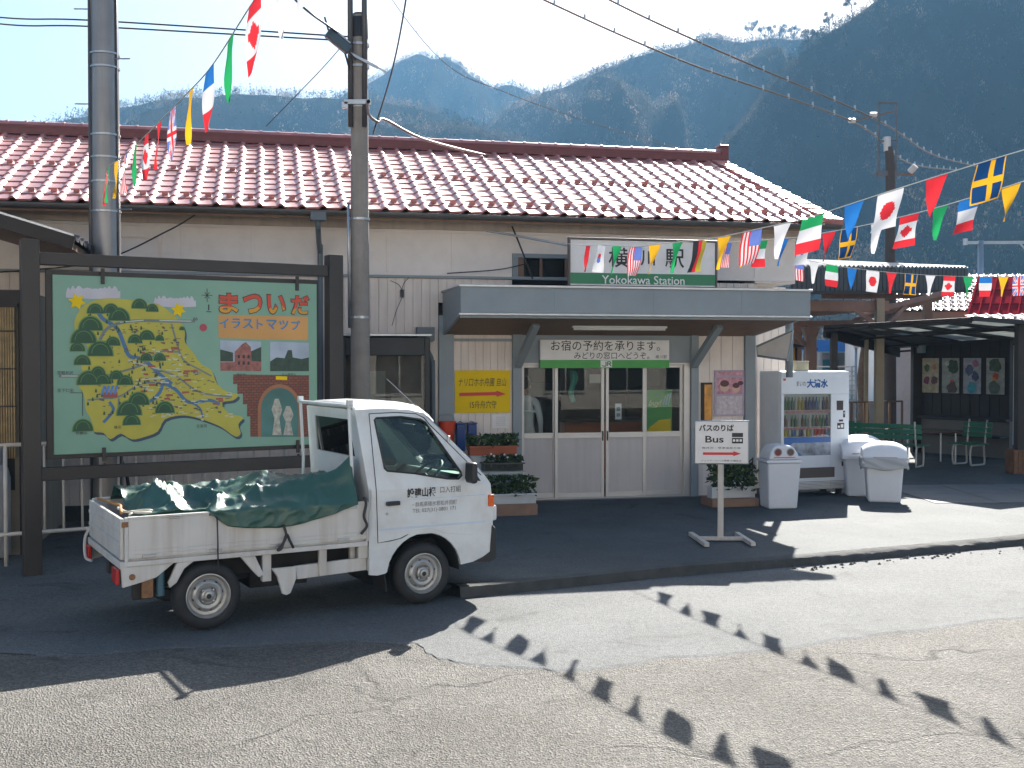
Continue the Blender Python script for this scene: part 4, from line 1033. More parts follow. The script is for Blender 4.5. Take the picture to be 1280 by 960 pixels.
# ------------------------------------------------------------------ white pipe fence behind the board
fe = thing("pipe_fence", "low white pipe railing running behind the map board and truck", "fence", BW(0,.62), BA)
PIPEW = mat("pipe_white", (.62,.58,.52), .45, .1, 5, dirt_amt=.4, dirt=(.25,.17,.1))
for z in (1.235, .325):
    q = MB(); q.tube([(-3.2,0,z),(3.7,0,z)], .021, 8); q.build("rail", PIPEW, fe, smooth=True)
x = -3.1; k = 0
while x < 3.7:
    post = k % 8 == 0
    q = MB(); q.tube([(x,0,0 if post else .325),(x,0,1.235)], .02 if post else .013, 8); q.build("post" if post else "baluster", PIPEW, fe, smooth=True); x += .185; k += 1
# clutter in the dark gap behind the fence
for i, (xx, lb) in enumerate(((-.62,"grey gas cylinder by the fence nearer the shop wall"),(-.2,"grey gas cylinder by the fence nearer the map board post"))):
    g = thing("gas_cylinder", lb, "gas cylinder", BW(xx, 1.15), BA, "gas cylinders behind the fence")
    mb = MB(); mb.lathe([(.001,.02),(.14,.02),(.175,.08),(.175,.85),(.15,.96),(.06,1.03),(.055,1.08)], 20); mb.build("body", mat("cylinder_grey",(.36,.36,.36),.5,.15,4,dirt_amt=.4), g, smooth=40)
    mb = MB(); mb.lathe([(.001,1.08),(.03,1.08),(.03,1.16),(.001,1.165)], 10); mb.bx(-.05,.05,-.012,.012,1.1,1.13); mb.build("valve", STEEL, g)
    mb = MB(); mb.lathe([(.10,1.0),(.10,1.2),(.105,1.2),(.105,1.0)], 16); mb.build("collar", STEEL, g)
hz_ = thing("wall_hose", "black hose hanging in loops on the dark siding behind the fence", "hose", BW(1.35,2.0), BA)
mb = MB(); mb.tube(catmull([(-.4,0,.3),(-.38,.02,.9),(-.3,0,1.25),(-.15,-.02,1.1),(.0,0,.7),(.02,0,.3)],6), .02, 8); mb.build("loop", CABLE, hz_, smooth=True)
mb = MB(); mb.bx(-.34,-.26,.0,.06,1.22,1.28); mb.build("hook", STEEL, hz_)

# ------------------------------------------------------------------ neighbouring shop at the left edge
SHA = R(13)
sh = thing("neighbour_shop", "dim wooden shop with a low tiled roof at the left edge of the forecourt", "building", (-5.25,12.05,0), SHA)
SHOPW = mat("shop_plaster", (.34,.29,.22), .85, .12, 2, dirt_amt=.4, streak=1)
mb = MB(); mb.bx(-4.2,0,0,.15,0,2.85); mb.bx(-.14,0,.15,4,0,2.85); mb.bx(-4.2,-4.06,.15,4,0,2.85); mb.build("wall", SHOPW, sh)
mb = MB(); mb.bx(-.05,.02,-.03,-.001,0,2.85); mb.bx(-2.6,-2.5,-.03,-.001,0,2.85); mb.bx(-4.2,.02,-.05,-.031,2.7,2.85); mb.build("timber_frame", DKWOOD, sh, bevel=.005)
def shop_roof(x): return 3.62 - (x+.35)*.30
mb = MB(); mb.prism([(-4.6,shop_roof(-4.6)-.1),(.6,shop_roof(.6)-.1),(.6,shop_roof(.6)-.03),(-4.6,shop_roof(-4.6)-.03)], -.75, 4.3); mb.build("roof_deck", MIDWOOD, sh)
mb = MB()
for r in range(17):
    xa = .66 - r*.3; xb = xa - .33
    for c in range(18):
        y0 = -.82 + c*.285
        pr = [(0,0),(.05,-.012),(.15,-.012),(.2,.0),(.235,.035),(.262,.035),(.285,0)]
        f = [(xa, y0+a, shop_roof(xa)+.035+b) for a, b in pr]; k_ = [(xb, y0+a, shop_roof(xb)+.0+b) for a, b in pr]; lo = [(xa-.004, y0+a, shop_roof(xa)+.0+b) for a, b in pr]
        mb.grid([lo, f, k_])
mb.build("roof", mat("shop_tile_dark",(.09,.085,.085),.4,.25,6), sh, smooth=35)
mb = MB(); mb.bar((-4.6,-.84,shop_roof(-4.6)-.04),(.64,-.84,shop_roof(.64)-.04),.03,.13); mb.build("bargeboard", DKWOOD, sh)
mb = MB(); mb.bar((-4.6,-.85,shop_roof(-4.6)+.04),(.64,-.85,shop_roof(.64)+.04),.03,.02); mb.build("verge_flashing", STEEL, sh)
mb = MB(); mb.bx(-2.4,-.1,-.0035,-.001,.7,2.0); mb.build("window", mat("dark_room", (.05,.045,.04),.8), sh)
bl = thing("bamboo_blind", "tan bamboo roll blind hanging on the shop wall at the left edge", "blind", (-5.25,12.05,0), SHA)
mb = MB(); xx = -2.3
while xx < -.06:
    mb.tube([(xx,-.10,1.05),(xx,-.10,2.66)], .011, 5); xx += .0255
mb.build("slats", mat("bamboo_tan",(.40,.28,.13),.6,.3,14), bl)
mb = MB()
for z in (1.2,1.6,2.0,2.4): mb.bx(-2.31,-.06,-.116,-.112,z,z+.014)
mb.bx(-2.33,-.04,-.125,-.075,2.661,2.70); mb.build("binding", DKWOOD, bl)

# ------------------------------------------------------------------ poles and wires
p1 = thing("utility_pole", "thick grey steel utility pole rising behind the map board", "utility pole", (-4.555,12.6,0))
mb = MB(); mb.tube([(0,0,-.2),(0,0,4),(0,0,8.6)], [.17,.155,.14], 20); mb.build("shaft", POLESTEEL, p1, smooth=40)
mb = MB(); mb.tube([(-.145,-.09,0),(-.13,-.08,8.4)], .022, 8); mb.tube([(.16,-.05,0),(.145,-.05,8.4)], .012, 6); mb.build("conduit", mat("conduit_dark",(.07,.07,.075),.4), p1, smooth=True)
for z in (2.95, 3.75, 4.08, 4.35, 4.6, 5.35, 5.5, 6.3):
    q = MB(); q.lathe([(.162,z),(.166,z),(.166,z+.02),(.162,z+.02)], 20); q.build("band", STEEL, p1)
for z, s in ((3.78,1),(4.95,-1),(5.45,1),(6.0,-1)):
    q = MB(); q.tube([(s*.1,-.06,z),(s*.31,-.07,z+.0)], .008, 6); q.build("step_bolt", STEEL, p1)
p2 = thing("utility_pole", "slim brown concrete utility pole between the map board and the cab", "utility pole", (-1.91,14.1,0))
mb = MB(); mb.tube([(0,0,-.2),(0,0,3),(0,0,6.4)], [.13,.117,.104], 20); mb.build("shaft", CONCRETE, p2, smooth=40)
mb = MB(); mb.lathe([(.112,6.12),(.112,6.36),(.075,6.43),(.001,6.44)], 16); mb.build("cap", BLACK, p2, smooth=40)
for dx in (-.1, .075):
    q = MB(); q.tube([(dx,-.09,5.0),(dx,-.09,8.4)], .034, 8); q.build("extension_pipe", mat("conduit_dark",(.07,.07,.075),.4), p2, smooth=True)
for z in (2.62, 5.25, 5.75, 6.02, 3.85):
    q = MB(); q.lathe([(.122,z),(.127,z),(.127,z+.03),(.122,z+.03)], 18); q.build("band", STEEL, p2)
mb = MB(); mb.bar((-.2,-.14,5.95),(.25,-.14,5.72),.035,.035); mb.bar((.2,-.14,5.75),(.36,-.16,5.66),.022,.022); mb.build("cross_arm", STEEL, p2, bevel=.003)
mb = MB(); mb.bx(-.17,.16,-.16,-.12,5.27,5.33); mb.bx(-.2,-.12,-.16,-.1,5.22,5.3); mb.lathe([(.001,-.16),(.03,-.16),(.03,-.11),(.001,-.11)],10,0,(.13,0,5.3),'y'); mb.build("clamp", STEEL, p2, bevel=.004)
mb = MB(); mb.tube([(-.12,-.1,2.5),(-.125,-.1,3.6),(-.13,-.1,4.05)], .018, 8); mb.build("conduit", STEEL, p2, smooth=True)
jb = thing("cable_closure", "dark oblong cable closure hanging on the wire left of the slim pole", "cable box", (-2.13,13.85,6.02))
jb.rotation_euler = (0, R(36), R(20))
mb = MB(); mb.bx(-.17,.17,-.055,.055,-.07,.05); mb.build("body", mat("closure_blue_grey",(.05,.08,.10),.35), jb, bevel=.02)
mb = MB(); mb.bx(-.15,.13,-.05,.05,.0505,.075); mb.build("lid", STEEL, jb, bevel=.01)
mb = MB(); mb.tube([(-.3,0,.12),(-.17,0,.02)],.012,6); mb.tube([(.17,0,-.02),(.3,0,-.05)],.012,6); mb.build("gland", CABLE, jb)
def wire(label, pts, r, n=10, m=CABLE, name="overhead_cable", extra=None):
    mb = MB(); mb.tube(catmull(pts, n), r, 6)
    o = mb.build(name, m, smooth=True)
    return tag(o, label, "cable")
wire("dark cable rising to the top left from the closure on the slim pole", [(-2.0,14.05,5.62),(-2.05,13.9,5.85),(-2.13,13.85,6.10),(-2.45,12.6,6.15),(-2.9,10.5,6.5),(-3.6,7,7.3)], .014)
wire("thick pinkish service cable dropping from the slim pole to the roof ridge", [(-1.80,13.95,5.28),(-1.76,13.9,5.12),(-1.66,13.95,5.05),(-1.6,14.2,5.13),(-1.2,15.4,5.12),(-.46,18.3,5.44),(-.3,18.7,5.5)], .018, m=mat("cable_rose_grey",(.22,.16,.14),.5))
wire("thin stay wire slanting steeply down to the ridge right of the slim pole", [(-1.0,12.2,6.9),(-1.55,15,6.15),(-2.26,18.3,5.78)], .011)
for k, lb in enumerate(("upper cable of the pair crossing the sky behind the thick pole", "lower cable of the pair crossing the sky behind the thick pole")):
    wire(lb, [(-12,20,8.5-.06*k),(-8.0,17.5,7.42-.1*k),(-6.2,16.6,7.1-.09*k),(-2.6,15.8,6.65-.06*k),(-2.0,14.3,6.0+.2-.05*k)], .012)
wire("faint thin drop wire right of the flags on the left ridge", [(-4.0,18.3,5.9),(-3.3,19.2,7.0),(-3.0,19.8,7.6)], .008)
wire("pair of sagging wires on the wall above the map board", [(-6.6,14.2,3.2),(-5.3,14.3,3.35),(-4.4,14.35,3.75),(-4.0,14.4,4.0)], .010)
wire("thin wire looping along the wall left of the upper window", [(-.9,15.55,3.3),(-.2,15.65,3.36),(.2,15.75,3.45)], .008)
wire("pale pipe slanting from the eaves to the station name board", [(-.35,15.3,3.86),(-.1,15.3,3.82),(.78,14.95,3.62)], .016, m=STEEL)
wire("dark stay from the eaves down past the upper window", [(.0,15.55,3.95),(.1,15.45,3.7),(.28,15.2,3.2)], .012)

cp = thing("catenary_pole", "brown lattice-topped railway pole behind the covered walkway", "railway pole", (9.36,28,0))
mb = MB(); mb.tube([(.1,0,0),(.06,0,6.9),(.02,0,7.4)], [.16,.12,.1], 12); mb.build("shaft", mat("dark_brown_pole",(.075,.06,.05),.7,.2), cp, smooth=40)
mb = MB()
for dx in (-.23,.20): mb.bar((dx,0,6.78),(dx,0,8.5),.04,.04)
mb.bar((-.25,0,8.5),(.22,0,8.5),.05,.05); mb.bar((-.23,0,7.55),(.20,0,7.55),.04,.04); mb.bx(-.26,.26,-.08,.08,6.68,6.8); mb.build("top_frame", mat("weathered_grey_iron",(.13,.14,.15),.7,.2), cp)
mb = MB(); mb.bar((-.9,-.02,8.03),(.2,.02,8.3),.035,.035); mb.bar((-.3,0,6.74),(.65,0,6.72),.05,.05); mb.build("cross_arm", MIDWOOD, cp)
mb = MB()
for q in ((-.9,0,8.05),(-.37,0,8.2)): mb.tube([(q[0]-.08,0,q[2]),(q[0]+.08,0,q[2])], .06, 8)
mb.tube([(.55,0,6.78),(.66,-.1,6.92)], .08, 10); mb.tube([(-.02,0,7.3),(-.02,0,7.65)], .09, 8); mb.build("insulator", mat("porcelain",(.6,.58,.55),.3), cp, smooth=40)
def beaded(label, pts):
    Q = catmull(pts, 14)
    t = thing("spacer_cable", label, "cable", (0,0,0))
    mb = MB(); mb.tube(Q, .022, 6); mb.build("cable", mat("cable_bronze",(.14,.11,.09),.5), t, smooth=True)
    mb = MB(); acc = 0; last = Q[0]
    for a, b in zip(Q, Q[1:]):
        acc += (b-a).length
        if acc > 0.62:
            acc = 0; mb.tube([b+Vector((0,0,-.02)), b+Vector((0,0,.10))], .026, 5)
    mb.build("spacers", STEEL, t); return t
beaded("lower of the two beaded cables sloping down to the railway pole", [(-2.5,24.5,11.5),(.71,25,10.08),(4.06,26,8.95),(8.46,28,8.03),(11.6,33,7.9),(15.8,40,8.85)])
beaded("upper of the two beaded cables sloping down to the railway pole", [(-1,24.5,11.6),(2.16,25,10.08),(4.8,26,9.22),(8.96,28,8.13),(12.3,33,8.15),(16.65,40,8.95)])
beaded("distant pale beaded cable in front of the middle peak", [(-9,60,25.0),(-4.1,60,18.4),(-.2,60,16.3),(6.0,60,14.2),(10,60,13.1)])

# ------------------------------------------------------------------ small white truck
# local axes: x forward, y across (0 = side towards the camera), z up; origin under the near rear wheel
TA = R(30)
TO = (-2.335, 8.606)
def TW(x, y, z=0): return (TO[0] + x*math.cos(TA) - y*math.sin(TA), TO[1] + x*math.sin(TA) + y*math.cos(TA), z)
tk = thing("mini_truck", "small white open-bed truck with black door lettering parked before the map board", "truck", (TO[0],TO[1],0.012), TA)
WD = 1.39
def inset(z): return 0.0 if z < 1.0 else .115*((z-1.0)/.7)
def arch(cx, cz, r, a0, a1, n=14): return [(cx + r*math.cos(R(a0+(a1-a0)*i/n)), cz + r*math.sin(R(a0+(a1-a0)*i/n))) for i in range(n+1)]
low_side = [(1.325,1.0),(1.325,.60),(1.33,.30),(1.40,.29)] + [(1.47,.30)] + arch(1.836,.262,.352,172,8) + [(2.30,.325),(2.455,.345),(2.485,.45),(2.50,.62),(2.50,.80),(2.478,1.0)]
up_side = [(1.325,1.0),(2.478,1.0),(2.435,1.065),(2.30,1.215),(2.14,1.375),(1.97,1.545),(1.92,1.60),(1.86,1.638),(1.75,1.662),(1.5,1.678),(1.26,1.672)]
win_hole = [(1.415,1.585),(1.43,1.60),(1.66,1.605),(1.84,1.578),(1.885,1.552),(2.19,1.115),(2.195,1.085),(2.165,1.058),(2.06,1.064),(1.93,1.088),(1.75,1.125),(1.50,1.158),(1.478,1.178)]
def side(mb, sgn, off, outer, holes, t, mi=0):
    def fn(a, b, s):
        y = inset(b) - off + s
        return (a, y if sgn > 0 else WD - y, b)
    mb.holed(outer, holes, fn, t, mi)
mb = MB()
for s in (1, -1):
    side(mb, s, 0, low_side, [], .03); side(mb, s, 0, up_side, [win_hole], .03)
# roof
prof_r = [(1.245,1.66),(1.26,1.672),(1.5,1.68),(1.75,1.663),(1.86,1.639),(1.93,1.592),(1.965,1.552)]
rows = []
for x, z in prof_r:
    i0 = inset(z); row = []
    for k in range(19):
        t = k/18; y = i0 + (WD-2*i0)*t; e = (2*t-1)
        row.append((x + (.09 if x > 1.9 else .05*(x-1.245)/.65)*(1-e**4), y, z + .058*(1-abs(e)**5)*(1 if x < 1.9 else .4)))
    rows.append(row)
mb.grid(rows)
# nose below the screen
prof_n = [(2.44,1.06),(2.478,1.0),(2.50,.80),(2.50,.62),(2.485,.45),(2.455,.345)]
rows = []
for x, z in prof_n:
    i0 = inset(z); rows.append([(x + .075*(1-abs(2*k/18-1)**4.5), i0 + (WD-2*i0)*k/18, z) for k in range(19)])
mb.grid(rows)
# back panel with rear window
bo = [(.0,.60),(1.39,.60),(1.39,1.0),(1.28,1.67),(.11,1.67),(0,1.0)]; bh = [(.22,1.27),(1.15,1.27),(1.10,1.585),(.27,1.585)]
mb.holed(bo, [bh], lambda a, b, s: (1.325 - max(0, b-1.0)*.118 + s, a, b), .025)
mb.bx(1.33,1.47,.03,WD-.03,.33,.60); mb.bx(1.33,2.45,.03,WD-.03,.60,.64)
mb.build("cab", TRUCKW, tk, smooth=30, bevel=.006)
mb = MB()
for s in (1,-1):
    for zz, i in ((1,0),): pass
    A = win_hole
    side(mb, s, -.016, A, [], .004)
mb.holed(bh, [], lambda a, b, s: (1.325 - max(0, b-1.0)*.118 + .012 + s, a, b), .004)
mb.build("side_glass", CARGLASS, tk)
rows = []
for x, z in ((2.44,1.07),(2.28,1.23),(2.12,1.39),(1.965,1.548)):
    i0 = inset(z)+.03; rows.append([(x + .08*(1-abs(2*k/14-1)**4), i0 + (WD-2*i0)*k/14, z) for k in range(15)])
mb = MB(); mb.grid(rows); mb.build("windscreen", CARGLASS, tk, solid=.004, smooth=True)
# door with its own skin, seams and handle
door_low = [(1.392,1.0),(1.405,.565),(1.52,.575)] + arch(1.836,.262,.385,128,52,8)[0:0] + [(1.60,.585),(1.66,.61)] + arch(1.836,.262,.385,116,60,8) + [(2.30,.56),(2.40,.62),(2.43,.80),(2.42,1.0)]
door_up = [(1.392,1.0),(2.42,1.0),(2.385,1.075),(2.25,1.205),(2.09,1.365),(1.92,1.53),(1.87,1.59),(1.80,1.625),(1.6,1.640),(1.372,1.635)]
d = MB(); side(d, 1, .005, door_low, [], .006); side(d, 1, .005, door_up, [win_hole], .006)
dr = d.build("door", TRUCKW, tk, bevel=.002, segs=1)
d = MB()
for P in ([(1.372,1.637),(1.392,1.0),(1.405,.562),(1.52,.572),(1.62,.588),(1.68,.615)], [(1.372,1.637),(1.6,1.643),(1.8,1.628),(1.875,1.592),(1.925,1.532),(2.09,1.368),(2.25,1.208),(2.388,1.078)]):
    d.tube([(a, inset(b)-.002, b) for a, b in P], .0045, 5)
d.build("door_seam", BLACK, dr)
d = MB(); d.tube([(a, inset(b)-.004, b) for a, b in win_hole], .009, 6, closed=True); d.build("window_seal", BLACK, dr)
d = MB(); d.bx(1.475,1.60,-.03,-.005,.868,.905); d.build("handle", BLACK, dr, bevel=.008)
d = MB(); d.lathe([(.001,-.012),(.012,-.012),(.013,-.005)], 10, 0, (1.487,0,.80), 'y'); d.build("lock", STEEL, dr)
d = MB(); d.bx(1.408,2.42,-.0075,-.0052,.663,.680); d.bx(1.40,2.42,-.0065,-.0052,.905,.911); d.build("crease_trim", mat("trim_pale_blue",(.52,.60,.70),.4), dr)
d = MB(); write(d, "設建山根", 1.805, .963, -.0085, w=.27, h=.082, bold=.03); d.build("lettering", INK, dr, fix=False)
d = MB(); write(d, "口入打組", 2.08, .975, -.0085, w=.20, h=.055, bold=.01)
write(d, "・群馬県碓氷郡松井田町", 1.93, .862, -.0085, w=.42, h=.042); write(d, "TEL 027(31)-0801 171", 1.925, .805, -.0085, w=.41, h=.042)
d.build("small_lettering", mat("ink_grey",(.16,.15,.15),.5), dr, fix=False)
# mirror, antenna, lamps
d = MB(); d.prism([(2.225,1.05),(2.37,1.03),(2.245,1.20)], -.03, .03); d.bar((2.25,.0,1.12),(2.25,-.14,1.14),.03,.05); d.build("mirror_mount", BLACK, tk, bevel=.008)
d = MB(); d.bx(2.19,2.25,-.20,-.06,1.03,1.21); d.build("mirror", BLACK, tk, bevel=.022)
d = MB(); d.tube([(2.09,.05,1.42),(1.98,.055,1.52),(1.52,.07,1.93)], [.006,.004,.0025], 6); d.lathe([(.014,-.02),(.014,.03),(.001,.034)], 8, 0, (2.09,.05,1.40)); d.build("antenna", STEEL, tk)
d = MB(); d.bx(2.452,2.507,-.018,.05,.80,.905); d.build("indicator", mat("lamp_orange",(.75,.12,.01),.25), tk, bevel=.008)
for yy in (.17, 1.22):
    d = MB(); d.bx(2.50,2.575,yy-.12,yy+.12,.66,.80); d.build("headlight", mat("lamp_clear",(.6,.62,.63),.1), tk, bevel=.02)
d = MB()
rows = [[(x + .085*(1-abs(2*k/18-1)**5), -.012 + (WD+.024)*k/18, z) for k in range(19)] for x, z in ((2.44,.31),(2.51,.335),(2.525,.45),(2.52,.60),(2.49,.63))]
d.grid(rows); d.prism([(2.30,.325),(2.46,.31),(2.52,.335),(2.528,.45),(2.522,.60),(2.49,.63),(2.47,.40),(2.40,.36)], -.014, .02); d.prism([(2.36,.325),(2.46,.31),(2.52,.335),(2.528,.45),(2.522,.60),(2.49,.63),(2.47,.40)], WD-.02, WD+.014)
d.build("bumper", BLACK, tk, smooth=40)
d = MB(); d.bx(2.60,2.612,.53,.86,.40,.56); d.build("number_plate", SIGNW, tk)
# inside the cab
d = MB(); d.bx(1.40,1.46,.12,.62,.72,1.18); d.bx(1.40,1.46,.77,1.27,.72,1.18); d.bx(1.44,1.85,.10,1.28,.64,.78); d.build("seats", mat("seat_grey",(.06,.06,.065),.8,.2,10), tk, bevel=.04)
for yy in (.37,1.02):
    d = MB(); d.bx(1.37,1.45,yy-.13,yy+.13,1.20,1.40); d.build("headrest", mat("seat_pale",(.16,.18,.19),.8,.2,10), tk, bevel=.04)
d = MB(); d.prism([(2.20,.64),(2.46,.64),(2.47,1.04),(2.24,1.08),(2.14,1.0)], .05, WD-.05); d.build("dashboard", mat("dash_dark",(.035,.035,.04),.6), tk, bevel=.02)
d = MB(); c = Vector((2.02,.37,1.08)); ax = Vector((-.62,0,.78)); u = Vector((0,1,0)); v = ax.cross(u)
d.tube([c + (u*math.cos(a)+v*math.sin(a))*.18 for a in [2*math.pi*k/28 for k in range(28)]], .013, 6, closed=True); d.tube([c, c+Vector((.2,0,-.24))], .02, 6)
for a in (.3, 2.84, 4.71): d.tube([c, c + (u*math.cos(a)+v*math.sin(a))*.18], .011, 5)
d.build("steering_wheel", BLACK, tk, smooth=40)
d = MB(); d.add([(2.2,.15,1.085),(2.42,.15,1.065),(2.42,.55,1.065),(2.2,.5,1.085),(2.2,.15,1.089),(2.42,.15,1.069),(2.42,.55,1.069),(2.2,.5,1.089)], [(3,2,1,0),(4,5,6,7),(0,1,5,4),(1,2,6,5),(2,3,7,6),(3,0,4,7)]); d.build("papers", INKW, tk)
d = MB(); d.bx(1.98,2.02,.55,.80,1.44,1.51); d.build("inner_mirror", BLACK, tk, bevel=.01)
# guard frame behind the cab
d = MB()
for yy in (.10, WD-.10): d.tube([(1.21,yy,.60),(1.215,yy,1.2),(1.19,yy,1.70)], .015, 8)
d.tube([(1.19,.07,1.705),(1.19,WD-.07,1.705)], .017, 8)
for yy in (.09, WD-.09): d.bx(1.17,1.215,yy-.02,yy+.02,1.70,1.755)
d.build("guard_frame", TRUCKW, tk, smooth=40)
# bed
d = MB(); d.bx(-.615,1.30,.03,WD-.03,.575,.61); d.build("bed_floor", TRUCKB, tk)
def gate(y0, y1, outs):
    g = MB(); g.bx(-.60,1.30,y0,y1,.605,.900)
    for z in (.632, .663): g.bx(-.56,1.29,outs-.0035,outs+.0035,z,z+.006)
    g.bx(-.60,1.30,y0-.006,y1+.006,.9005,.918)
    return g.build("side_gate", TRUCKB, tk, bevel=.005)
gt = gate(0, .028, 0.0); gate(WD-.028, WD, WD)
g = MB()
for xx in (-.50,.0,.48,1.05): g.bx(xx,xx+.10,-.012,-.0005,.605,.628)
g.bx(-.30,-.22,-.012,-.0005,.885,.90); g.bx(1.05,1.22,-.012,-.0005,.865,.885); g.build("hinge", STEEL, gt, bevel=.003)
g = MB(); g.bx(-.625,-.6005,-.004,.03,.585,.915); g.bx(1.3005,1.322,-.004,.03,.585,.915); g.bx(-.625,-.6005,WD-.03,WD+.004,.585,.915); g.build("corner_post", TRUCKB, tk, bevel=.004)
g = MB(); g.bx(-.652,-.6255,.03,WD-.03,.60,.905); g.bx(-.662,-.6525,.06,WD-.06,.70,.73); g.bx(-.662,-.6525,.06,WD-.06,.80,.83); g.build("tailgate", TRUCKB, tk, bevel=.006)
g = MB(); g.bx(-.648,-.60,-.01,-.0045,.845,.885); g.build("corner_latch", mat("rust_brown",(.22,.11,.05),.8,.3,20), tk, bevel=.003)
g = MB(); g.bx(-.62,1.31,-.012,.05,.548,.586); g.bx(-.62,1.31,WD-.05,WD+.012,.548,.586); g.bx(-.66,-.60,0,WD,.53,.586); g.build("bed_rail", TRUCKB, tk, bevel=.004)
# rear corner plate, lamps and the splayed arch brackets
g = MB(); g.prism([(-.655,.547),(-.27,.547),(-.40,.45),(-.50,.425),(-.645,.395)], -.006, .03)
g.prism([(-.245,.547),(-.12,.547),(-.19,.50),(-.25,.395),(-.30,.36),(-.31,.40)], -.006, .03); g.prism([(.245,.547),(.36,.547),(.43,.39),(.39,.375),(.33,.44)], -.006, .03)
g.prism([(-.655,.547),(-.27,.547),(-.40,.45),(-.645,.395)], WD-.03, WD+.006); g.build("arch_bracket", TRUCKB, tk, bevel=.004)
for yy in (.10, WD-.10):
    g = MB(); g.bx(-.690,-.6605,yy-.09,yy+.09,.415,.53); g.build("tail_lamp", mat("lamp_red",(.45,.02,.015),.25), tk, bevel=.008)
g = MB(); g.lathe([(.001,-.014),(.022,-.014),(.024,-.006)], 12, 0, (-.575,0,.47), 'y'); g.build("side_reflector", mat("rust_brown",(.22,.11,.05),.8,.3,20), tk)
g = MB(); g.tube(catmull([(-.67,1.2,.70),(-.71,1.22,.60),(-.71,1.2,.45),(-.67,1.15,.42)],5), .012, 6); g.build("tail_bar", TRUCKB, tk)
# chassis
CH = mat("chassis_dark", (.03,.027,.025), .8, .4, 6)
g = MB(); g.bx(-.58,2.35,.38,.46,.34,.50); g.bx(-.58,2.35,.93,1.01,.34,.50); g.bx(-.40,1.9,.46,.93,.42,.50); g.tube([(0,.12,.262),(0,1.27,.262)], .05, 10); g.lathe([(.001,.6),(.11,.62),(.11,.76),(.001,.78)],14,0,(0,0,.262),'y'); g.tube([(1.836,.12,.262),(1.836,1.27,.262)], .035, 8)
g.bx(.45,.95,.45,.92,.20,.43); g.tube([(-.4,.5,.31),(.3,.5,.3),(1.3,.55,.3)], .03, 8); g.bx(-.56,-.42,.06,.12,.28,.55); g.build("chassis", CH, tk, bevel=.01)
g = MB(); g.bx(-.50,-.42,.01,.05,.30,.54); g.build("tool_bracket", mat("rust_brown",(.22,.11,.05),.8,.3,20), tk)
g = MB(); g.tube([(-.36,.05,.30),(-.36,.05,.48)], .032, 10); g.build("shock_absorber", mat("shock_blue",(.05,.12,.16),.5), tk, smooth=40)
g = MB(); g.prism([(.50,.43),(.70,.43),(.70,.33),(.655,.22),(.62,.205),(.585,.22),(.545,.36)], .01, .04); g.build("tank_bracket", TRUCKB, tk, bevel=.006)
g = MB(); g.prism([(.70,.425),(1.325,.445),(1.325,.335),(.72,.315)], .05, .085); g.bx(.90,.965,.02,.06,.33,.548); g.bx(1.24,1.325,.02,.06,.44,.548); g.build("side_rail", TRUCKB, tk, bevel=.006)
g = MB(); g.bx(.43,.50,.03,.08,.33,.55); g.bx(1.20,1.24,.1,.14,.33,.55); g.build("bed_stay", TRUCKB, tk)
g = MB(); g.add([(1.45,.02,.42),(1.45,.30,.42),(1.49,.30,.14),(1.49,.02,.14),(1.458,.02,.42),(1.458,.30,.42),(1.498,.30,.14),(1.498,.02,.14)], [(3,2,1,0),(4,5,6,7),(0,1,5,4),(1,2,6,5),(2,3,7,6),(3,0,4,7)]); g.build("mud_flap", RUBBER, tk)
g = MB(); g.grid([[(1.836+.345*math.cos(R(a)), y, .262+.345*math.sin(R(a))) for a in range(0,181,10)] for y in (.031,.35)]); g.build("wheel_well", CH, tk)
# wheels
def wheel(x, y, s):
    w = bpy.data.objects.new("wheel", None); col.objects.link(w); w.parent = tk; w.location = (x, y, .262)
    t = MB(); t.lathe([(.168,s*.012),(.178,-s*.006),(.20,-s*.016),(.232,-s*.012),(.252,s*.006),(.262,s*.03),(.2625,s*.075),(.262,s*.12),(.25,s*.145),(.2,s*.155),(.165,s*.15)], 40, 0, (0,0,0), 'y')
    t.build("tyre", RUBBER, w, smooth=45)
    t = MB()
    for k in range(48):
        a = 2*math.pi*k/48
        t.bar((.2605*math.cos(a),s*.03,.2605*math.sin(a)),(.2605*math.cos(a+.05),s*.12,.2605*math.sin(a+.05)),.012,.006,up=(math.cos(a),0,math.sin(a)))
    t.build("tread", RUBBER, w)
    q = MB(); q.lathe([(.172,s*.02),(.174,-s*.004),(.166,-s*.006),(.158,s*.006),(.150,s*.03),(.128,s*.034),(.118,s*.018),(.098,s*.008),(.074,s*.014),(.066,s*.03),(.056,s*.034),(.05,s*.01),(.036,s*.004),(.034,-s*.014),(.018,-s*.018),(.001,-s*.018)], 40, 0, (0,0,0), 'y')
    q.build("rim", mat("rim_silver",(.42,.42,.41),.38,.15,10,metal=.5,dirt_amt=.4,dirt=(.12,.09,.06)), w, smooth=35)
    q = MB()
    for k in range(4):
        a = math.pi/4 + k*math.pi/2; q.lathe([(.001,-s*.004),(.009,-s*.002),(.010,s*.02)], 6, 0, (.058*math.cos(a),0,.058*math.sin(a)), 'y')
    q.build("wheel_nut", STEEL, w)
    q = MB()
    for k in range(8):
        a = k*math.pi/4+.2; q.lathe([(.001,s*.0155),(.013,s*.0155),(.0135,s*.03)], 8, 0, (.110*math.cos(a),0,.110*math.sin(a)), 'y')
    q.lathe([(.001,-s*.0185),(.02,-s*.0185)], 12, 0, (0,0,0), 'y')
    q.build("rim_hole", BLACK, w)
wheel(0, .03, 1); wheel(1.836, .03, 1); wheel(0, WD-.03, -1); wheel(1.836, WD-.03, -1)

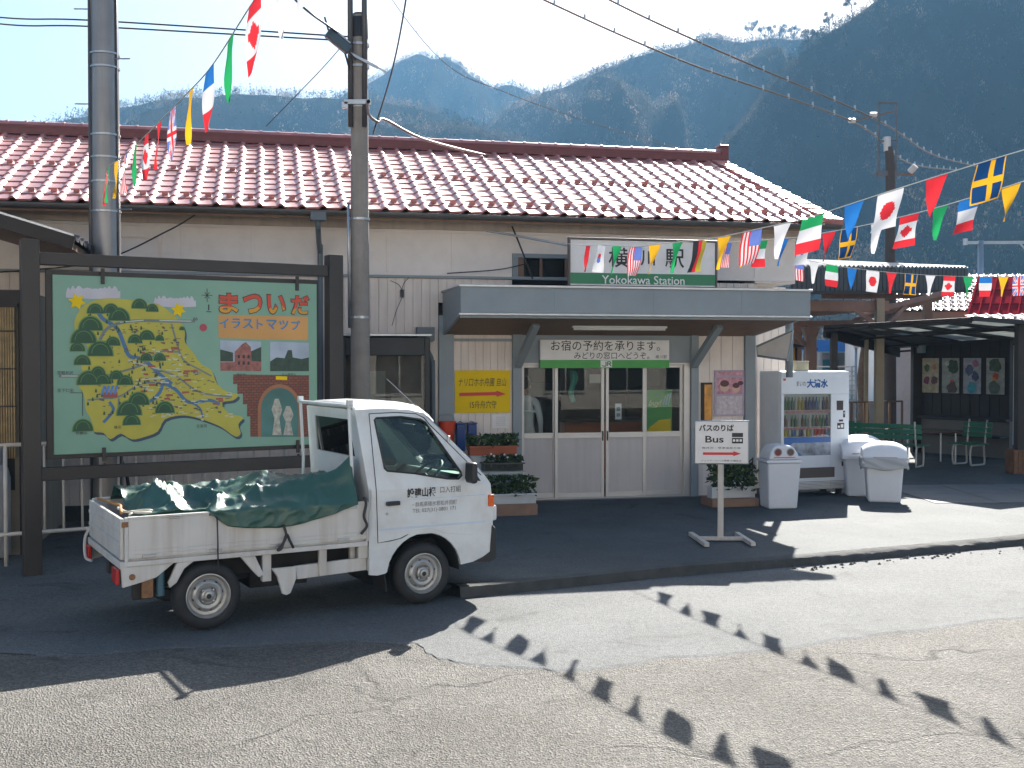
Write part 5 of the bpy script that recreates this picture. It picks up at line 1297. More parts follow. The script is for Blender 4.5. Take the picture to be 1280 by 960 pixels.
# ------------------------------------------------------------------ tarpaulin and cords on the bed
TARPM = mat("tarpaulin_dark_green", (.014,.070,.050), .44, .22, 3, bump=.6, bscale=11, spec=.7, coat=.15)
def lerp_tab(T, x):
    if x <= T[0][0]: return T[0][1]
    for (a, b), (c, d_) in zip(T, T[1:]):
        if x <= c: return b + (d_-b)*(x-a)/(c-a)
    return T[-1][1]
ridge_t = [(-.50,.90),(-.32,.95),(-.18,.92),(.0,.94),(.14,.965),(.29,1.03),(.65,1.10),(.95,1.13),(1.1,1.17),(1.24,1.285)]
mid_t = [(-.50,.86),(-.38,1.02),(-.24,1.06),(-.12,1.0),(.0,.94),(.2,.98),(.45,1.06),(.66,1.13),(.9,1.08),(1.24,1.10)]
low_t = [(-.50,.905),(-.02,.905),(.03,.885),(.14,.80),(.30,.775),(.55,.757),(.72,.775),(.89,.807),(1.05,.85),(1.24,.905)]
NX = 150; rows = []
for i in range(NX+1):
    x = -.48 + 1.70*i/NX
    zr, zm, zl = lerp_tab(ridge_t, x), lerp_tab(mid_t, x), lerp_tab(low_t, x)
    row = []
    out = -.018 if x > .0 else .05
    def nz(a, b, c=0.0): return noise.noise(Vector((a, b, c)))
    pts = []
    wob = .012*nz(x*9, 1.0)
    if x > .0:
        pts += [(-.022 + .010*nz(x*11,2), zl), (-.020 + .012*nz(x*8,3), zl + (.925-zl)*.5), (-.012, .925)]
    else:
        pts += [(.06, .87), (.07, .885), (.09, .90)]
    yr = .10 + .10*nz(x*2.2, 7) + .03
    pts += [(.04 + yr*.2, .925 + (zr-.925)*.45 + wob), (yr, zr), (yr+.06, zr - .012)]
    pts += [(.34, zr*.55+zm*.45 - .035), (.52, zm - .03), (.70, zm), (.88, zm*.6+.98*.4), (1.05, .98), (1.22, .945), (1.335, .93), (1.36, .90)]
    P = [Vector((0, a, b)) for a, b in pts]
    Q = catmull(P, 6)
    for k, q in enumerate(Q):
        y, z = q.y, q.z
        inb = min(1, max(0, (y-.03)/.1))*min(1, max(0, (1.33-y)/.1))
        f = x*3.1 + y*2.3
        cr = 1 - abs(nz(x*2.0+y*1.1, y*1.9-x*.7, 4)*2.3); cr2 = 1 - abs(nz(x*3.6+y*2+2, y*3.1, 9)*2.4)
        amp = .10 if x < .25 else .10-.2*(x-.25) if x < .6 else .03
        cr3 = 1 - abs(nz(x*5.5-y*3, y*5+x*2.5, 14)*2.6)
        z += inb*.016*(max(0, cr3)**4)
        z += inb*(amp*(max(0, cr)**3 - .25) + amp*.2*(max(0, cr2)**3 - .2))
        if y < .10 and x > 0: y -= .012*max(0, 1-abs(nz(x*4+z*5, z*6-x*5, 21)*3))**2
        if y < .06 and x > 0: y += .014*math.sin(x*17+1.5*nz(x*3,z*4))*min(1,max(0,(.97-z)/.1))*0.7 - .004
        row.append((x + .02*nz(y*4, x*3, 1)*inb, y, z))
    rows.append(row)
mb = MB(); mb.grid(rows)
tp = mb.build("tarpaulin", TARPM, smooth=True, solid=.005)
tp.location = (TO[0], TO[1], .012); tp.rotation_euler.z = TA
tag(tp, "crumpled dark green tarpaulin thrown over the load on the truck bed", "tarpaulin")
def cord(name, label, pts, r, m, cat="cord", n=6):
    mb = MB(); mb.tube(catmull(pts, n), r, 6); o = mb.build(name, m, smooth=True); o.location = (TO[0], TO[1], .012); o.rotation_euler.z = TA
    return tag(o, label, cat)
cord("black_rope", "thin black cord hanging straight down the bed side behind the rear wheel", [(.055,-.03,.88),(.058,-.034,.70),(.060,-.03,.56),(.065,-.02,.45)], .006, CABLE)
cord("tie_strap", "black strap with loose knotted ends hanging in the middle of the bed side", [(.58,-.035,.78),(.60,-.045,.70),(.575,-.05,.64),(.53,-.045,.585),(.56,-.05,.60),(.60,-.05,.70),(.63,-.045,.65),(.66,-.04,.59)], .011, CABLE)
cord("tie_strap", "black strap running down the gap between bed and cab", [(1.27,-.03,.96),(1.285,-.035,.90),(1.262,-.045,.80),(1.29,-.04,.72),(1.24,-.035,.655)], .012, CABLE)
cord("pale_rope", "pale rope lying in loose loops at the tail of the bed", [(-.57,.10,.925),(-.50,.18,.93),(-.42,.08,.935),(-.50,.06,.94),(-.53,.22,.93),(-.44,.30,.92),(-.40,.14,.94),(-.47,.12,.95),(-.55,.3,.92),(-.58,.5,.93)], .010, mat("rope_white",(.55,.52,.45),.8))
cord("tan_rope", "tan rope trailing along the tailgate top", [(-.60,.25,.92),(-.56,.5,.93),(-.52,.75,.92),(-.58,1.0,.93),(-.60,1.25,.925)], .012, mat("rope_tan",(.32,.17,.06),.8))

# ------------------------------------------------------------------ forecourt things
def trough(mb, x0, x1, y0, y1, z0, z1, mi=0, lip=.02):
    mb.prism([(y0+.03,z0),(y1-.03,z0),(y1,z1),(y1-.02,z1),(y1-.045,z0+.02),(y0+.045,z0+.02),(y0+.02,z1),(y0,z1)], x0, x1, mi, 'yz')
    mb.bx(x0-.004,x0+.012,y0+.01,y1-.01,z0,z1,mi); mb.bx(x1-.012,x1+.004,y0+.01,y1-.01,z0,z1,mi); mb.bx(x0-lip,x1+lip,y0-lip,y0-.0005,z1-.015,z1+.006,mi); mb.bx(x0-lip,x1+lip,y1+.0005,y1+lip,z1-.015,z1+.006,mi)
def leaves(x0, x1, y0, y1, z0, z1, n, s, seed, weights=(3,3,1), extra=None):
    rg = random.Random(seed); mb = MB()
    for _ in range(n):
        c = Vector((rg.uniform(x0,x1), rg.uniform(y0,y1), z0 + (z1-z0)*rg.random()**.8))
        d = Vector((rg.uniform(-1,1), rg.uniform(-1,1), rg.uniform(-.2,1))).normalized(); e = d.cross(Vector((rg.uniform(-1,1), rg.uniform(-1,1), rg.uniform(-1,1)))).normalized(); k = s*rg.uniform(.45,1.7)
        mb.add([c-d*k, c+e*k*.45, c+d*k, c-e*k*.5], [(0,1,2,3)], rg.choices((0,1,2), weights)[0])
    return mb
# stepped flower stand by the left column
FX = SW(-1.62, -1.55)
fs = thing("flower_stand", "three-step flower stand on a wooden base left of the doors", "stand", (-.06,14.3,.1), SA)
mb = MB(); mb.bx(-.38,.40,0,.62,0,.15); mb.build("wooden_base", MIDWOOD, fs, bevel=.008)
mb = MB(); mb.bx(-.34,.26,.22,.24,.15,.56); mb.bx(-.38,.20,.42,.44,.15,.74); mb.bx(-.36,.30,.22,.42,.545,.56); mb.bx(-.42,.22,.42,.66,.73,.745); mb.build("shelf", mat("clear_grey_shelf",(.30,.33,.33),.3), fs, bevel=.003)
def planter(name, label, loc, w, d_, h, m, lf, fl=None, group="flower troughs left of the doors"):
    t = thing(name, label, "planter", loc, SA, group)
    mb = MB(); trough(mb, -w/2, w/2, 0, d_, 0, h); mb.build("trough", m, t, bevel=.003)
    mb = MB(); mb.bx(-w/2+.012,w/2-.012,.03,d_-.03,h*.5,h-.02); mb.build("soil", EARTHM, t)
    lf.build("plants", LEAF, t, fix=False)
    if fl: fl.build("flowers", mat("flower_white",(.7,.68,.62),.6), t, fix=False)
    return t
TC = mat("terracotta",(.36,.10,.05),.7,.15,5); TW_ = mat("trough_white",(.55,.58,.60),.5,.06,4,dirt_amt=.3); TD = mat("trough_dark",(.05,.055,.05),.5)
def fl(x0,x1,y,z,n,seed):
    rg = random.Random(seed); mb = MB()
    for _ in range(n):
        c = (rg.uniform(x0,x1), y+rg.uniform(-.03,.03), z+rg.uniform(-.03,.03)); r = .016
        mb.lathe([(.001,r),(r,r*.4),(r*.8,-r*.5),(.001,-r)], 7, 0, c)
    return mb
def FL(x, y, z): return (-.06 + x*math.cos(SA)-y*math.sin(SA), 14.3 + x*math.sin(SA)+y*math.cos(SA), .1+z)
planter("flower_trough", "white flower trough on the lowest step, overhung by dark leaves", FL(.03,.02,.15), .70,.19,.13, TW_, leaves(-.33,.36,-.03,.2,.11,.36,520,.032,1,(5,3,.6)))
planter("flower_trough", "dark trough of low plants with white blooms on the middle step", FL(.0,.225,.56), .52,.18,.10, TD, leaves(-.26,.26,-.02,.19,.03,.20,330,.028,2,(5,2,.3)), fl(-.24,.24,-.01,.2,7,3))
planter("flower_trough", "terracotta trough of bushy green plants on the top step", FL(-.09,.43,.745), .62,.20,.12, TC, leaves(-.34,.34,-.03,.22,.10,.27,480,.034,4,(3,4,1.2)))
# right of the doors: lattice, planter
la = thing("lattice_panel", "dark diamond lattice panel leaning at the right of the doors", "lattice", SW(1.45,-.55,.1), SA + R(-42))
mb = MB()
for k in range(-6, 8):
    for s in (1, -1):
        a = k*.075; p = (a if s > 0 else a + .0, 0, 0)
        x0 = a; z0 = 0; x1 = a + s*.62; z1 = .62
        # clip to the panel 0..0.6
        def clip(x0, z0, x1, z1):
            if x0 > x1: x0, z0, x1, z1 = x1, z1, x0, z0
            if x1 < 0 or x0 > .55: return None
            f = lambda x: z0 + (z1-z0)*(x-x0)/(x1-x0)
            xa, xb = max(0, x0), min(.55, x1)
            return (xa, f(xa), xb, f(xb))
        c = clip(x0 if s > 0 else x0+.3, z0, x1 if s > 0 else x1+.3, z1)
        if c: mb.bar((c[0], .006*s, c[1]), (c[2], .006*s, c[3]), .016, .008, up=(0,1,0))
mb.bx(-.012,.0,-.012,.012,0,.64); mb.bx(.55,.562,-.012,.012,0,.64); mb.build("laths", DKWOOD, la)
pb = thing("planter_base", "low wooden plank base under the white planter right of the doors", "base", (3.03,15.25,.1), SA)
mb = MB(); mb.bx(-.34,.34,-.06,.36,0,.115); mb.build("planks", MIDWOOD, pb, bevel=.008)
planter("flower_trough", "white trough with sprawling dark plants beside the lattice panel", (3.03,15.25,.215), .62,.20,.15, TW_, leaves(-.30,.34,-.06,.22,.10,.46,560,.04,6,(6,2,.3)), None, None)
# bus stop sign
bs = thing("bus_stop_sign", "white bus stop board with a red arrow on a slim post, standing on the pavement", "sign", (2.30,12.31,.1), R(-3))
mb = MB(); mb.bx(-.285,.29,-.03,.0,.865,1.325); mb.build("panel", SIGNW, bs, bevel=.004)
mb = MB(); mb.tube([(-.292,-.015,.86),(.297,-.015,.86),(.297,-.015,1.33),(-.292,-.015,1.33)], .009, 6, closed=True); mb.build("frame", STEEL, bs)
mb = MB(); mb.bx(-.032,.032,.001,.035,.03,1.30); mb.build("post", mat("post_cream",(.50,.46,.42),.5,.1,5,dirt_amt=.4,streak=1), bs, bevel=.005)
mb = MB(); mb.bar((-.29,.34,.03),(-.20,-.42,.03),.055,.045); mb.bar((.23,.36,.03),(.30,-.36,.03),.05,.045); mb.bx(-.24,.26,-.01,.045,.012,.05); mb.build("base", mat("post_cream",(.50,.46,.42),.5,.1,5,dirt_amt=.4,streak=1), bs, bevel=.005)
mb = MB(); write(mb, "バスのりば", -.055, 1.255, -.033, w=.38, h=.075, bold=.035); write(mb, "Bus", -.075, 1.13, -.033, w=.20, h=.075, bold=.02)
for i, ch in enumerate(("・・・・・・・・・・",)): write(mb, "軽井沢・草津温泉方面", 0, 1.035, -.033, w=.42, h=.022)
write(mb, "ジェイアールバス関東 小諸支店", 0, .895, -.033, w=.44, h=.02)
mb.build("lettering", INK, bs, fix=False)
mb = MB(); mb.bx(.115,.235,-.034,-.0305,1.155,1.20); mb.bx(.115,.235,-.034,-.0305,1.085,1.145); mb.build("dark_plate", INK, bs)
mb = MB()
for i in range(3): mb.bx(.125+.036*i,.15+.036*i,-.036,-.0345,1.105,1.13)
mb.build("pale_marks", INKW, bs)
mb = MB(); mb.prism([(-.20,.958),(.13,.958),(.13,.945),(.215,.972),(.13,1.0),(.13,.986),(-.20,.986)], -.034, -.0305); mb.build("arrow", INKR, bs)

# drinks vending machine
vm_ = thing("vending_machine", "white drinks vending machine with rows of bottles at the right end of the station", "vending machine", (3.91,16.25,.1), R(17.8))
VW = 1.145; VH = 1.84
VMW = mat("machine_white",(.72,.76,.80),.3,.03,2,dirt_amt=.12); 
mb = MB(); mb.bx(0,VW,.06,.62,.09,VH); mb.build("cabinet", VMW, vm_, bevel=.015)
mb = MB()
for a in (.05, VW-.13):
    for b in (.1,.5): mb.bx(a,a+.08,b,b+.06,0,.09)
mb.build("feet", BLACK, vm_)
mb = MB(); mb.bx(.0,VW,0,.0595,1.50,VH-.01); mb.bx(0,.05,0,.0595,.13,1.5); mb.bx(.83,VW,0,.0595,.13,1.5); mb.bx(.05,.83,0,.0595,.13,.76); mb.build("front_door", VMW, vm_, bevel=.01)
mb = MB(); mb.bx(.05,.83,.052,.0595,.76,1.5); mb.build("display_back", mat("display_grey",(.62,.66,.67),.5), vm_)
mb = MB()
for z in (1.245, 1.0): mb.bx(.05,.83,.01,.052,z,z+.022)
mb.build("shelf", VMW, vm_, bevel=.003)
mb = MB()
for z in (1.245, 1.0, 1.497): mb.bx(.06,.82,.004,.0095,z-.018,z+.016) if z < 1.4 else None
mb.build("price_strip", mat("price_pink",(.55,.28,.28),.5,.4,30), vm_)
CANC = [mat("can_"+n, c, .3) for n, c in (("green",(.05,.18,.08)),("yellow",(.55,.42,.05)),("navy",(.05,.07,.20)),("white",(.6,.6,.58)),("red",(.5,.04,.03)),("brown",(.16,.08,.04)),("blue",(.06,.2,.45)))]
rg = random.Random(9)
for row, (z0, hh, n) in enumerate(((1.268,.19,13),(1.023,.17,13))):
    for k in range(n):
        c = (0,0,0,3,1,1,2,2,2,6,3,2,5)[k] if row == 0 else (5,3,0,0,3,5,0,3,0,5,0,0,2)[k]
        mb = MB(); x = .085 + k*.0583; mb.lathe([(.001,z0),(.021,z0),(.022,z0+hh*.6),(.010,z0+hh*.8),(.010,z0+hh),(.001,z0+hh)], 10, 0, (x,.032,0)); o = mb.build("sample_bottle", [CANC[c]], vm_, smooth=40)
for k in range(12):
    c = (1,3,6,3,2,3,1,3,4,4,4,6)[k]
    mb = MB(); x = .09 + k*.0625; mb.lathe([(.001,.885),(.024,.885),(.026,.89),(.026,.975),(.02,.99),(.001,.99)], 10, 0, (x,.030,0)); mb.build("sample_can", [CANC[c]], vm_, smooth=40)
mb = MB(); mb.bx(.05,.83,-.002,.0,.60,.87); mb.build("picture_panel", mat("mountain_picture",(.30,.33,.38),.4,.75,7), vm_)
mb = MB(); mb.bx(.05,.83,-.0045,-.0025,.79,.87); mb.prism([(.05,.79),(.05,.62),(.14,.68),(.24,.60),(.36,.60),(.12,.74),(.2,.79)], -.0045, -.0025); mb.build("picture_sky", mat("picture_blue",(.05,.15,.42),.4,.2,5), vm_)
mb = MB(); mb.bx(.05,.83,.0,.008,.875,1.5); mb.build("display_glass", glass("display_glass",(.9,.92,.92),0,1.0), vm_)
mb = MB(); write(mb, "大清水", .60, 1.655, -.003, w=.36, h=.13, bold=.045); mb.build("lettering", mat("machine_blue",(.01,.10,.33),.4), vm_, fix=False)
mb = MB(); write(mb, "まいわ", .33, 1.655, -.003, w=.16, h=.075, bold=.01); mb.build("small_lettering", mat("ink_grey",(.16,.15,.15),.5), vm_, fix=False)
mb = MB(); mb.bx(.03,.07,-.004,-.0005,1.70,1.73); mb.build("red_tab", INKR, vm_)
mb = MB(); mb.bx(.93,1.04,-.006,-.0005,1.26,1.40); mb.bx(.94,1.06,-.004,-.0005,.98,1.07); mb.bx(.97,1.04,-.004,-.0005,1.09,1.12); mb.bx(1.04,1.075,-.004,-.0005,1.15,1.25); mb.bx(1.02,1.08,-.004,-.0005,.43,.50); mb.build("control_plate", mat("control_dark",(.05,.035,.035),.4), vm_, bevel=.003)
mb = MB(); mb.bx(.95,.985,-.006,-.0045,1.0,1.03); mb.bx(1.0,1.045,-.006,-.0045,1.0,1.05); mb.bx(1.05,1.062,-.006,-.0045,1.2,1.23); mb.build("control_marks", INKW, vm_)
mb = MB(); mb.bx(.12,.90,-.004,-.0005,.27,.42); mb.build("delivery_flap", mat("flap_brown",(.12,.10,.09),.3), vm_, bevel=.004)
mb = MB(); mb.bx(.1,.92,-.010,-.0005,.245,.265); mb.bx(.1,.92,-.010,-.0005,.425,.44); mb.build("flap_rim", VMW, vm_, bevel=.003)
mb = MB()
for z in (.15,.17,.19,.21): mb.bx(.06,1.08,-.004,-.0005,z,z+.008)
mb.build("vent", mat("vent_grey",(.2,.2,.21),.5), vm_)
bx_ = thing("small_box", "small cream box lying on top of the vending machine", "box", (4.28,16.6,1.94), R(20))
mb = MB(); mb.bx(-.1,.1,-.06,.06,0,.13); mb.build("carton", mat("box_cream",(.42,.38,.26),.7), bx_, bevel=.01)
mb = MB(); mb.bx(-.105,.105,-.065,.065,.1305,.145); mb.build("lid", mat("box_cream",(.42,.38,.26),.7), bx_, bevel=.004)

# bins
def taper(mb, w0, d0, w1, d1, z0, z1, mi=0, cx=0, cy=0):
    mb.add([(cx-w0/2,cy-d0/2,z0),(cx+w0/2,cy-d0/2,z0),(cx+w0/2,cy+d0/2,z0),(cx-w0/2,cy+d0/2,z0),(cx-w1/2,cy-d1/2,z1),(cx+w1/2,cy-d1/2,z1),(cx+w1/2,cy+d1/2,z1),(cx-w1/2,cy+d1/2,z1)], [(3,2,1,0),(4,5,6,7),(0,1,5,4),(1,2,6,5),(2,3,7,6),(3,0,4,7)], mi)
BINW = mat("bin_white",(.78,.80,.84),.45,.05,3,dirt_amt=.15,trans=.15)
rb_ = thing("recycling_bin", "white can bin with two round holes in its hood in front of the machine", "bin", (3.62,15.17,.1), R(8))
mb = MB(); taper(mb,.40,.34,.47,.42,0,.62); mb.build("body", BINW, rb_, bevel=.025)
mb = MB(); taper(mb,.51,.46,.50,.45,.621,.66); mb.build("rim", BINW, rb_, bevel=.01)
mb = MB(); mb.prism([(-.22,.661),(.22,.661),(.20,.74),(.13,.84),(.02,.865),(-.13,.85),(-.19,.77)], -.20, .18); mb.build("hood", BINW, rb_, bevel=.03)
for k, xx in enumerate((-.09,.085)):
    mb = MB(); mb.lathe([(.001,-.203),(.043,-.203)], 16, 0, (xx,0,.765), 'y'); mb.build("hole", mat(("hole_red","hole_brown")[k], ((.16,.012,.012),(.10,.06,.05))[k], .4), rb_)
    mb = MB(); mb.lathe([(.043,-.202),(.046,-.21),(.054,-.21),(.056,-.202)], 16, 0, (xx,0,.765), 'y'); mb.build("hole_ring", mat("hole_rim_grey",(.35,.35,.36),.4), rb_)
mb = MB(); mb.bx(-.15,.15,-.204,-.2005,.69,.70); mb.build("print", INKR, rb_)
def swing_bin(label, loc, rz):
    t = thing("swing_lid_bin", label, "bin", loc, rz, "white bins with domed swing lids")
    mb = MB(); taper(mb,.44,.40,.52,.48,0,.60); mb.build("body", BINW, t, bevel=.03)
    mb = MB(); rows = []
    for i in range(13):
        a = math.pi*i/12
        rows.append([(-.30 + .05*0 + .60*k/10, -.27*math.cos(a), .60 + .25*math.sin(a)*(1-.35*abs(2*k/10-1)**3)) for k in range(11)])
    mb.grid(rows); mb.add([r[0] for r in rows], [tuple(range(13))]); mb.add([r[-1] for r in rows], [tuple(range(13))])
    mb.bx(-.305,.305,-.285,.285,.555,.605); mb.build("lid", BINW, t, smooth=35)
    mb = MB(); mb.bx(-.16,.16,-.287,-.27,.63,.645); mb.build("lid_edge", mat("hole_rim_grey",(.35,.35,.36),.4), t)
    return t
swing_bin("white swing-lid bin standing in front, rightmost of the three by the machine", (5.27,15.86,.1), R(-14))
swing_bin("white swing-lid bin half hidden between the front bin and the machine", (5.16,16.55,.1), R(-8))
swing_bin("white swing-lid bin of which only a corner of the lid shows beside the machine", (5.38,17.3,.1), R(0))
bg = thing("bin_liner", "crumpled clear plastic liner hanging over the rim of the front bin", "bag", (5.27,15.86,.1), R(-14))
mb = MB(); rows = []
for i in range(9):
    rows.append([(.315*math.copysign(1,math.cos(a))*min(1,abs(math.cos(a))*1.35)*(1+.03*math.sin(a*9+i)), .295*math.copysign(1,math.sin(a))*min(1,abs(math.sin(a))*1.35)*(1+.03*math.sin(a*7-i)), .635-.02*i+.02*math.sin(a*5)*(i/8)) for a in [2*math.pi*k/48 for k in range(49)]])
mb.grid(rows); mb.build("film", mat("liner_film",(.62,.64,.66),.25,.05,trans=.4), bg, solid=.002, smooth=True)

# ------------------------------------------------------------------ bunting
FC = {k: mat("flag_"+k, c, .8, .08, 8, trans=.35, spec=.2) for k, c in dict(white=(.62,.62,.64), red=(.62,.03,.04), green=(.02,.30,.10), blue=(.02,.15,.45), navy=(.008,.045,.14), yellow=(.75,.40,.02), black=(.03,.03,.035), gold=(.70,.36,.02), usblue=(.12,.18,.48), olive=(.36,.30,.04)).items()}
SHEET = {"white":"white"}
def flag(parent, top, along, kind, w, h, sway, label, seed):
    """a small cloth hung by its upper edge from the string; along = unit vector of the string, sway = how the wind leans it"""
    rg = random.Random(seed); NXF, NYF = 12, 16
    a = Vector(along).normalized(); dn = Vector((0,0,-1)); s = Vector(sway); nrm = a.cross(dn).normalized()
    ph = rg.uniform(0,6)
    tri = kind.startswith("tri_")
    keys = []; cells = {}
    def colour(u, v):
        if tri: return kind[4:]
        if kind == "japan": return "red" if ((u-.5)*w)**2 + ((v-.5)*h)**2 < (.30*w)**2 else "white"
        if kind == "sweden": return "gold" if abs(u-.58) < .085 or abs(v-.5) < .075 or u < .04 or u > .96 or v > .97 else "navy"
        if kind == "italy": return "green" if v < .33 else "white" if v < .66 else "red"
        if kind == "france": return "blue" if v < .33 else "white" if v < .66 else "red"
        if kind == "canada": return "red" if v < .25 or v > .75 or (abs(u-.5)*.8+abs(v-.5)*1.3 < .27) or (abs(u-.5) < .32 and abs(v-.48) < .045) or (abs(u-.5) < .035 and .5 < v < .70) else "white"
        if kind == "germany": return "black" if u < .38 else "red" if u < .66 else "olive"
        if kind == "usa": return ("usblue" if int(v*26) % 2 or int(u*22) % 2 else "usblue") if (u > .45 and v < .46) else ("red" if int(u*11) % 2 == 0 else "white")
        if kind == "uk": 
            p, q = abs(u-.5), abs(v-.5)
            if p < .07 or q < .055: return "red"
            if p < .13 or q < .10: return "white"
            dd = abs(abs(u-.5)-abs(v-.5)); return "red" if dd < .035 else "white" if dd < .10 else "usblue"
        if kind == "korea": return "red" if (u-.5)**2*w*w+(v-.45)**2*h*h < (.2*w)**2 and v < .47 else "usblue" if (u-.5)**2*w*w+(v-.5)**2*h*h < (.2*w)**2 else "white"
        if kind == "belgium": return "olive" if u < .33 else "red" if u < .66 else "yellow"
        return "white"
    if tri: NXF, NYF = 4, 10
    if kind == "usa": NXF, NYF = 22, 13
    if kind in ("japan","canada","uk","korea"): NXF, NYF = 22, 26
    if kind == "sweden": NXF, NYF = 24, 26
    mats = []
    mb = MB(); G = []
    for j in range(NYF+1):
        v = j/NYF; row = []
        for i in range(NXF+1):
            u = i/NXF
            k = (u-.5)*(1-v*.97) if tri else (u-.5)
            p = Vector(top) + a*(k*w) + dn*(v*h) + s*(v*h) + nrm*(.018*math.sin(ph + v*4.2 + u*2.5)*(.25+v))
            row.append(p)
        G.append(row)
    for j in range(NYF):
        for i in range(NXF):
            c = colour((i+.5)/NXF, (j+.5)/NYF)
            if c not in mats: mats.append(c)
            mb.add([G[j][i], G[j][i+1], G[j+1][i+1], G[j+1][i]], [(0,1,2,3)], mats.index(c))
    # merge shared corners so the cloth is one sheet
    o = mb.build("flag" if not tri else "pennant", [FC[c] for c in mats], parent, fix=False)
    b = bmesh.new(); b.from_mesh(o.data); bmesh.ops.remove_doubles(b, verts=b.verts, dist=1e-5); b.to_mesh(o.data); b.free()
    o.data.polygons.foreach_set("use_smooth", [True]*len(o.data.polygons))
    o["label"] = label
    return o
NAMES = {"japan":"white flag with a red disc","sweden":"dark blue flag with a yellow cross","italy":"green, white and red banded flag","france":"blue, white and red banded flag","canada":"red and white flag with a red leaf","germany":"black, red and gold striped flag","usa":"red and white striped flag with a blue corner","uk":"blue flag with red and white crossed bars","korea":"white flag with a red and blue disc","belgium":"olive, red and yellow striped flag"}
def bunting(label, pts, flags, w, h, sway, seed):
    t = thing("bunting", label, "bunting", (0,0,0), 0, "strings of flags over the forecourt")
    Q = catmull(pts, 12)
    mb = MB(); mb.tube(Q, .0045, 5); mb.build("string", mat("string_white",(.55,.55,.52),.8), t, smooth=True)
    # arc positions along the string nearest to the wanted (x, y)
    for n, (kind, fx, fy) in enumerate(flags):
        i = min(range(len(Q)), key=lambda k: (Q[k].x-fx)**2 + (Q[k].y-fy)**2); p = Q[i].copy()
        d = (Q[min(i+1,len(Q)-1)] - Q[max(i-1,0)]).normalized()
        p += d*((fx-p.x)*d.x + (fy-p.y)*d.y)
        tri = kind.startswith("tri_")
        lb = (kind[4:] + " triangular pennant") if tri else NAMES[kind]
        flag(t, p - Vector((0,0,.006)), d, kind, w*(.82 if tri else 1), h*(1.0 if tri else 1), sway, lb, seed*50+n)
    return t
bunting("nearest string of large flags sweeping from the name board up to the right edge",
    [(.62,14.95,3.66),(.9,13.9,3.52),(1.06,13.22,3.455),(1.38,12.48,3.36),(1.55,12.19,3.354),(1.74,11.81,3.34),(1.9,11.35,3.31),(2.07,10.96,3.306),(2.27,10.6,3.325),(2.48,10.3,3.35),(2.69,10.04,3.385),(3.14,9.41,3.505),(3.65,8.66,3.63),(4.6,7.2,3.85),(6.0,5.0,4.3)],
    [("tri_red",.93,13.75),("korea",1.06,13.22),("tri_green",1.22,12.87),("usa",1.38,12.48),("tri_yellow",1.55,12.19),("tri_green",1.74,11.81),("germany",1.9,11.35),("tri_yellow",2.07,10.96),("usa",2.27,10.6),("tri_white",2.48,10.3),("italy",2.69,10.04),("tri_blue",2.95,9.68),("japan",3.16,9.38),("tri_red",3.41,9.02),("sweden",3.68,8.62),("tri_green",3.98,8.16),("usa",4.3,7.68)],
    .255, .315, (-.16,.10,0), 1)
bunting("second string of flags from behind the name board to the right edge, lower",
    [(2.58,15.2,3.72),(2.77,14.4,3.61),(2.89,13.95,3.575),(3.02,13.55,3.545),(3.17,13.12,3.52),(3.32,12.72,3.50),(3.48,12.33,3.505),(3.61,12.06,3.51),(3.79,11.63,3.525),(3.98,11.3,3.555),(4.16,10.91,3.588),(4.29,10.6,3.62),(4.49,10.11,3.67),(5.2,8.5,3.9),(6.3,6.2,4.3)],
    [("usa",2.77,14.4),("tri_yellow",2.89,13.95),("italy",3.02,13.55),("tri_blue",3.17,13.12),("korea",3.32,12.72),("tri_red",3.48,12.33),("sweden",3.62,12.04),("tri_white",3.79,11.63),("canada",3.99,11.28),("tri_green",4.16,10.91),("france",4.30,10.57),("tri_yellow",4.49,10.11),("uk",4.7,9.63),("tri_red",4.9,9.2)],
    .255, .315, (-.14,.10,0), 2)
bunting("far string of small flags from the canopy corner along the covered walkway",
    [(4.74,19.68,3.947),(5.36,19.99,3.858),(6.32,20.56,3.770),(7.59,21.19,3.719),(8.85,21.76,3.719),(10.12,22.26,3.770),(12.02,22.90,3.934)],
    [("usa",5.04,19.84),("tri_white",5.39,20.01),("italy",5.78,20.24),("tri_blue",6.22,20.49),("japan",6.67,20.75),("tri_red",7.08,20.96),("sweden",7.53,21.16),("tri_white",7.97,21.36),("canada",8.42,21.55),("tri_green",8.85,21.76),("france",9.27,21.92),("tri_yellow",9.68,22.09),("uk",10.06,22.24),("tri_red",10.50,22.39),("italy",10.95,22.54)],
    .31, .385, (-.05,.05,0), 3)
bunting("string of flags climbing from the thick steel pole towards the top of the picture",
    [(-4.45,12.42,4.05),(-4.32,12.0,4.14),(-3.7,10.75,4.06),(-2.86,9.05,3.99),(-2.3,7.9,3.95),(-1.87,7.03,3.94),(-1.36,6.0,4.03),(-.9,5.1,4.08),(-.2,3.7,4.25),(.6,2.0,4.6)],
    [("tri_red",-4.37,12.12),("tri_green",-4.25,11.9),("tri_yellow",-3.95,11.3),("usa",-3.68,10.7),("tri_green",-3.38,10.1),("canada",-3.10,9.5),("tri_red",-2.80,8.92),("uk",-2.50,8.32),("tri_yellow",-2.18,7.66),("france",-1.9,7.1),("tri_green",-1.63,6.55),("canada",-1.37,6.02),("tri_white",-1.12,5.5),("japan",-.88,5.05)],
    .27, .36, (-.12,.16,0), 4)

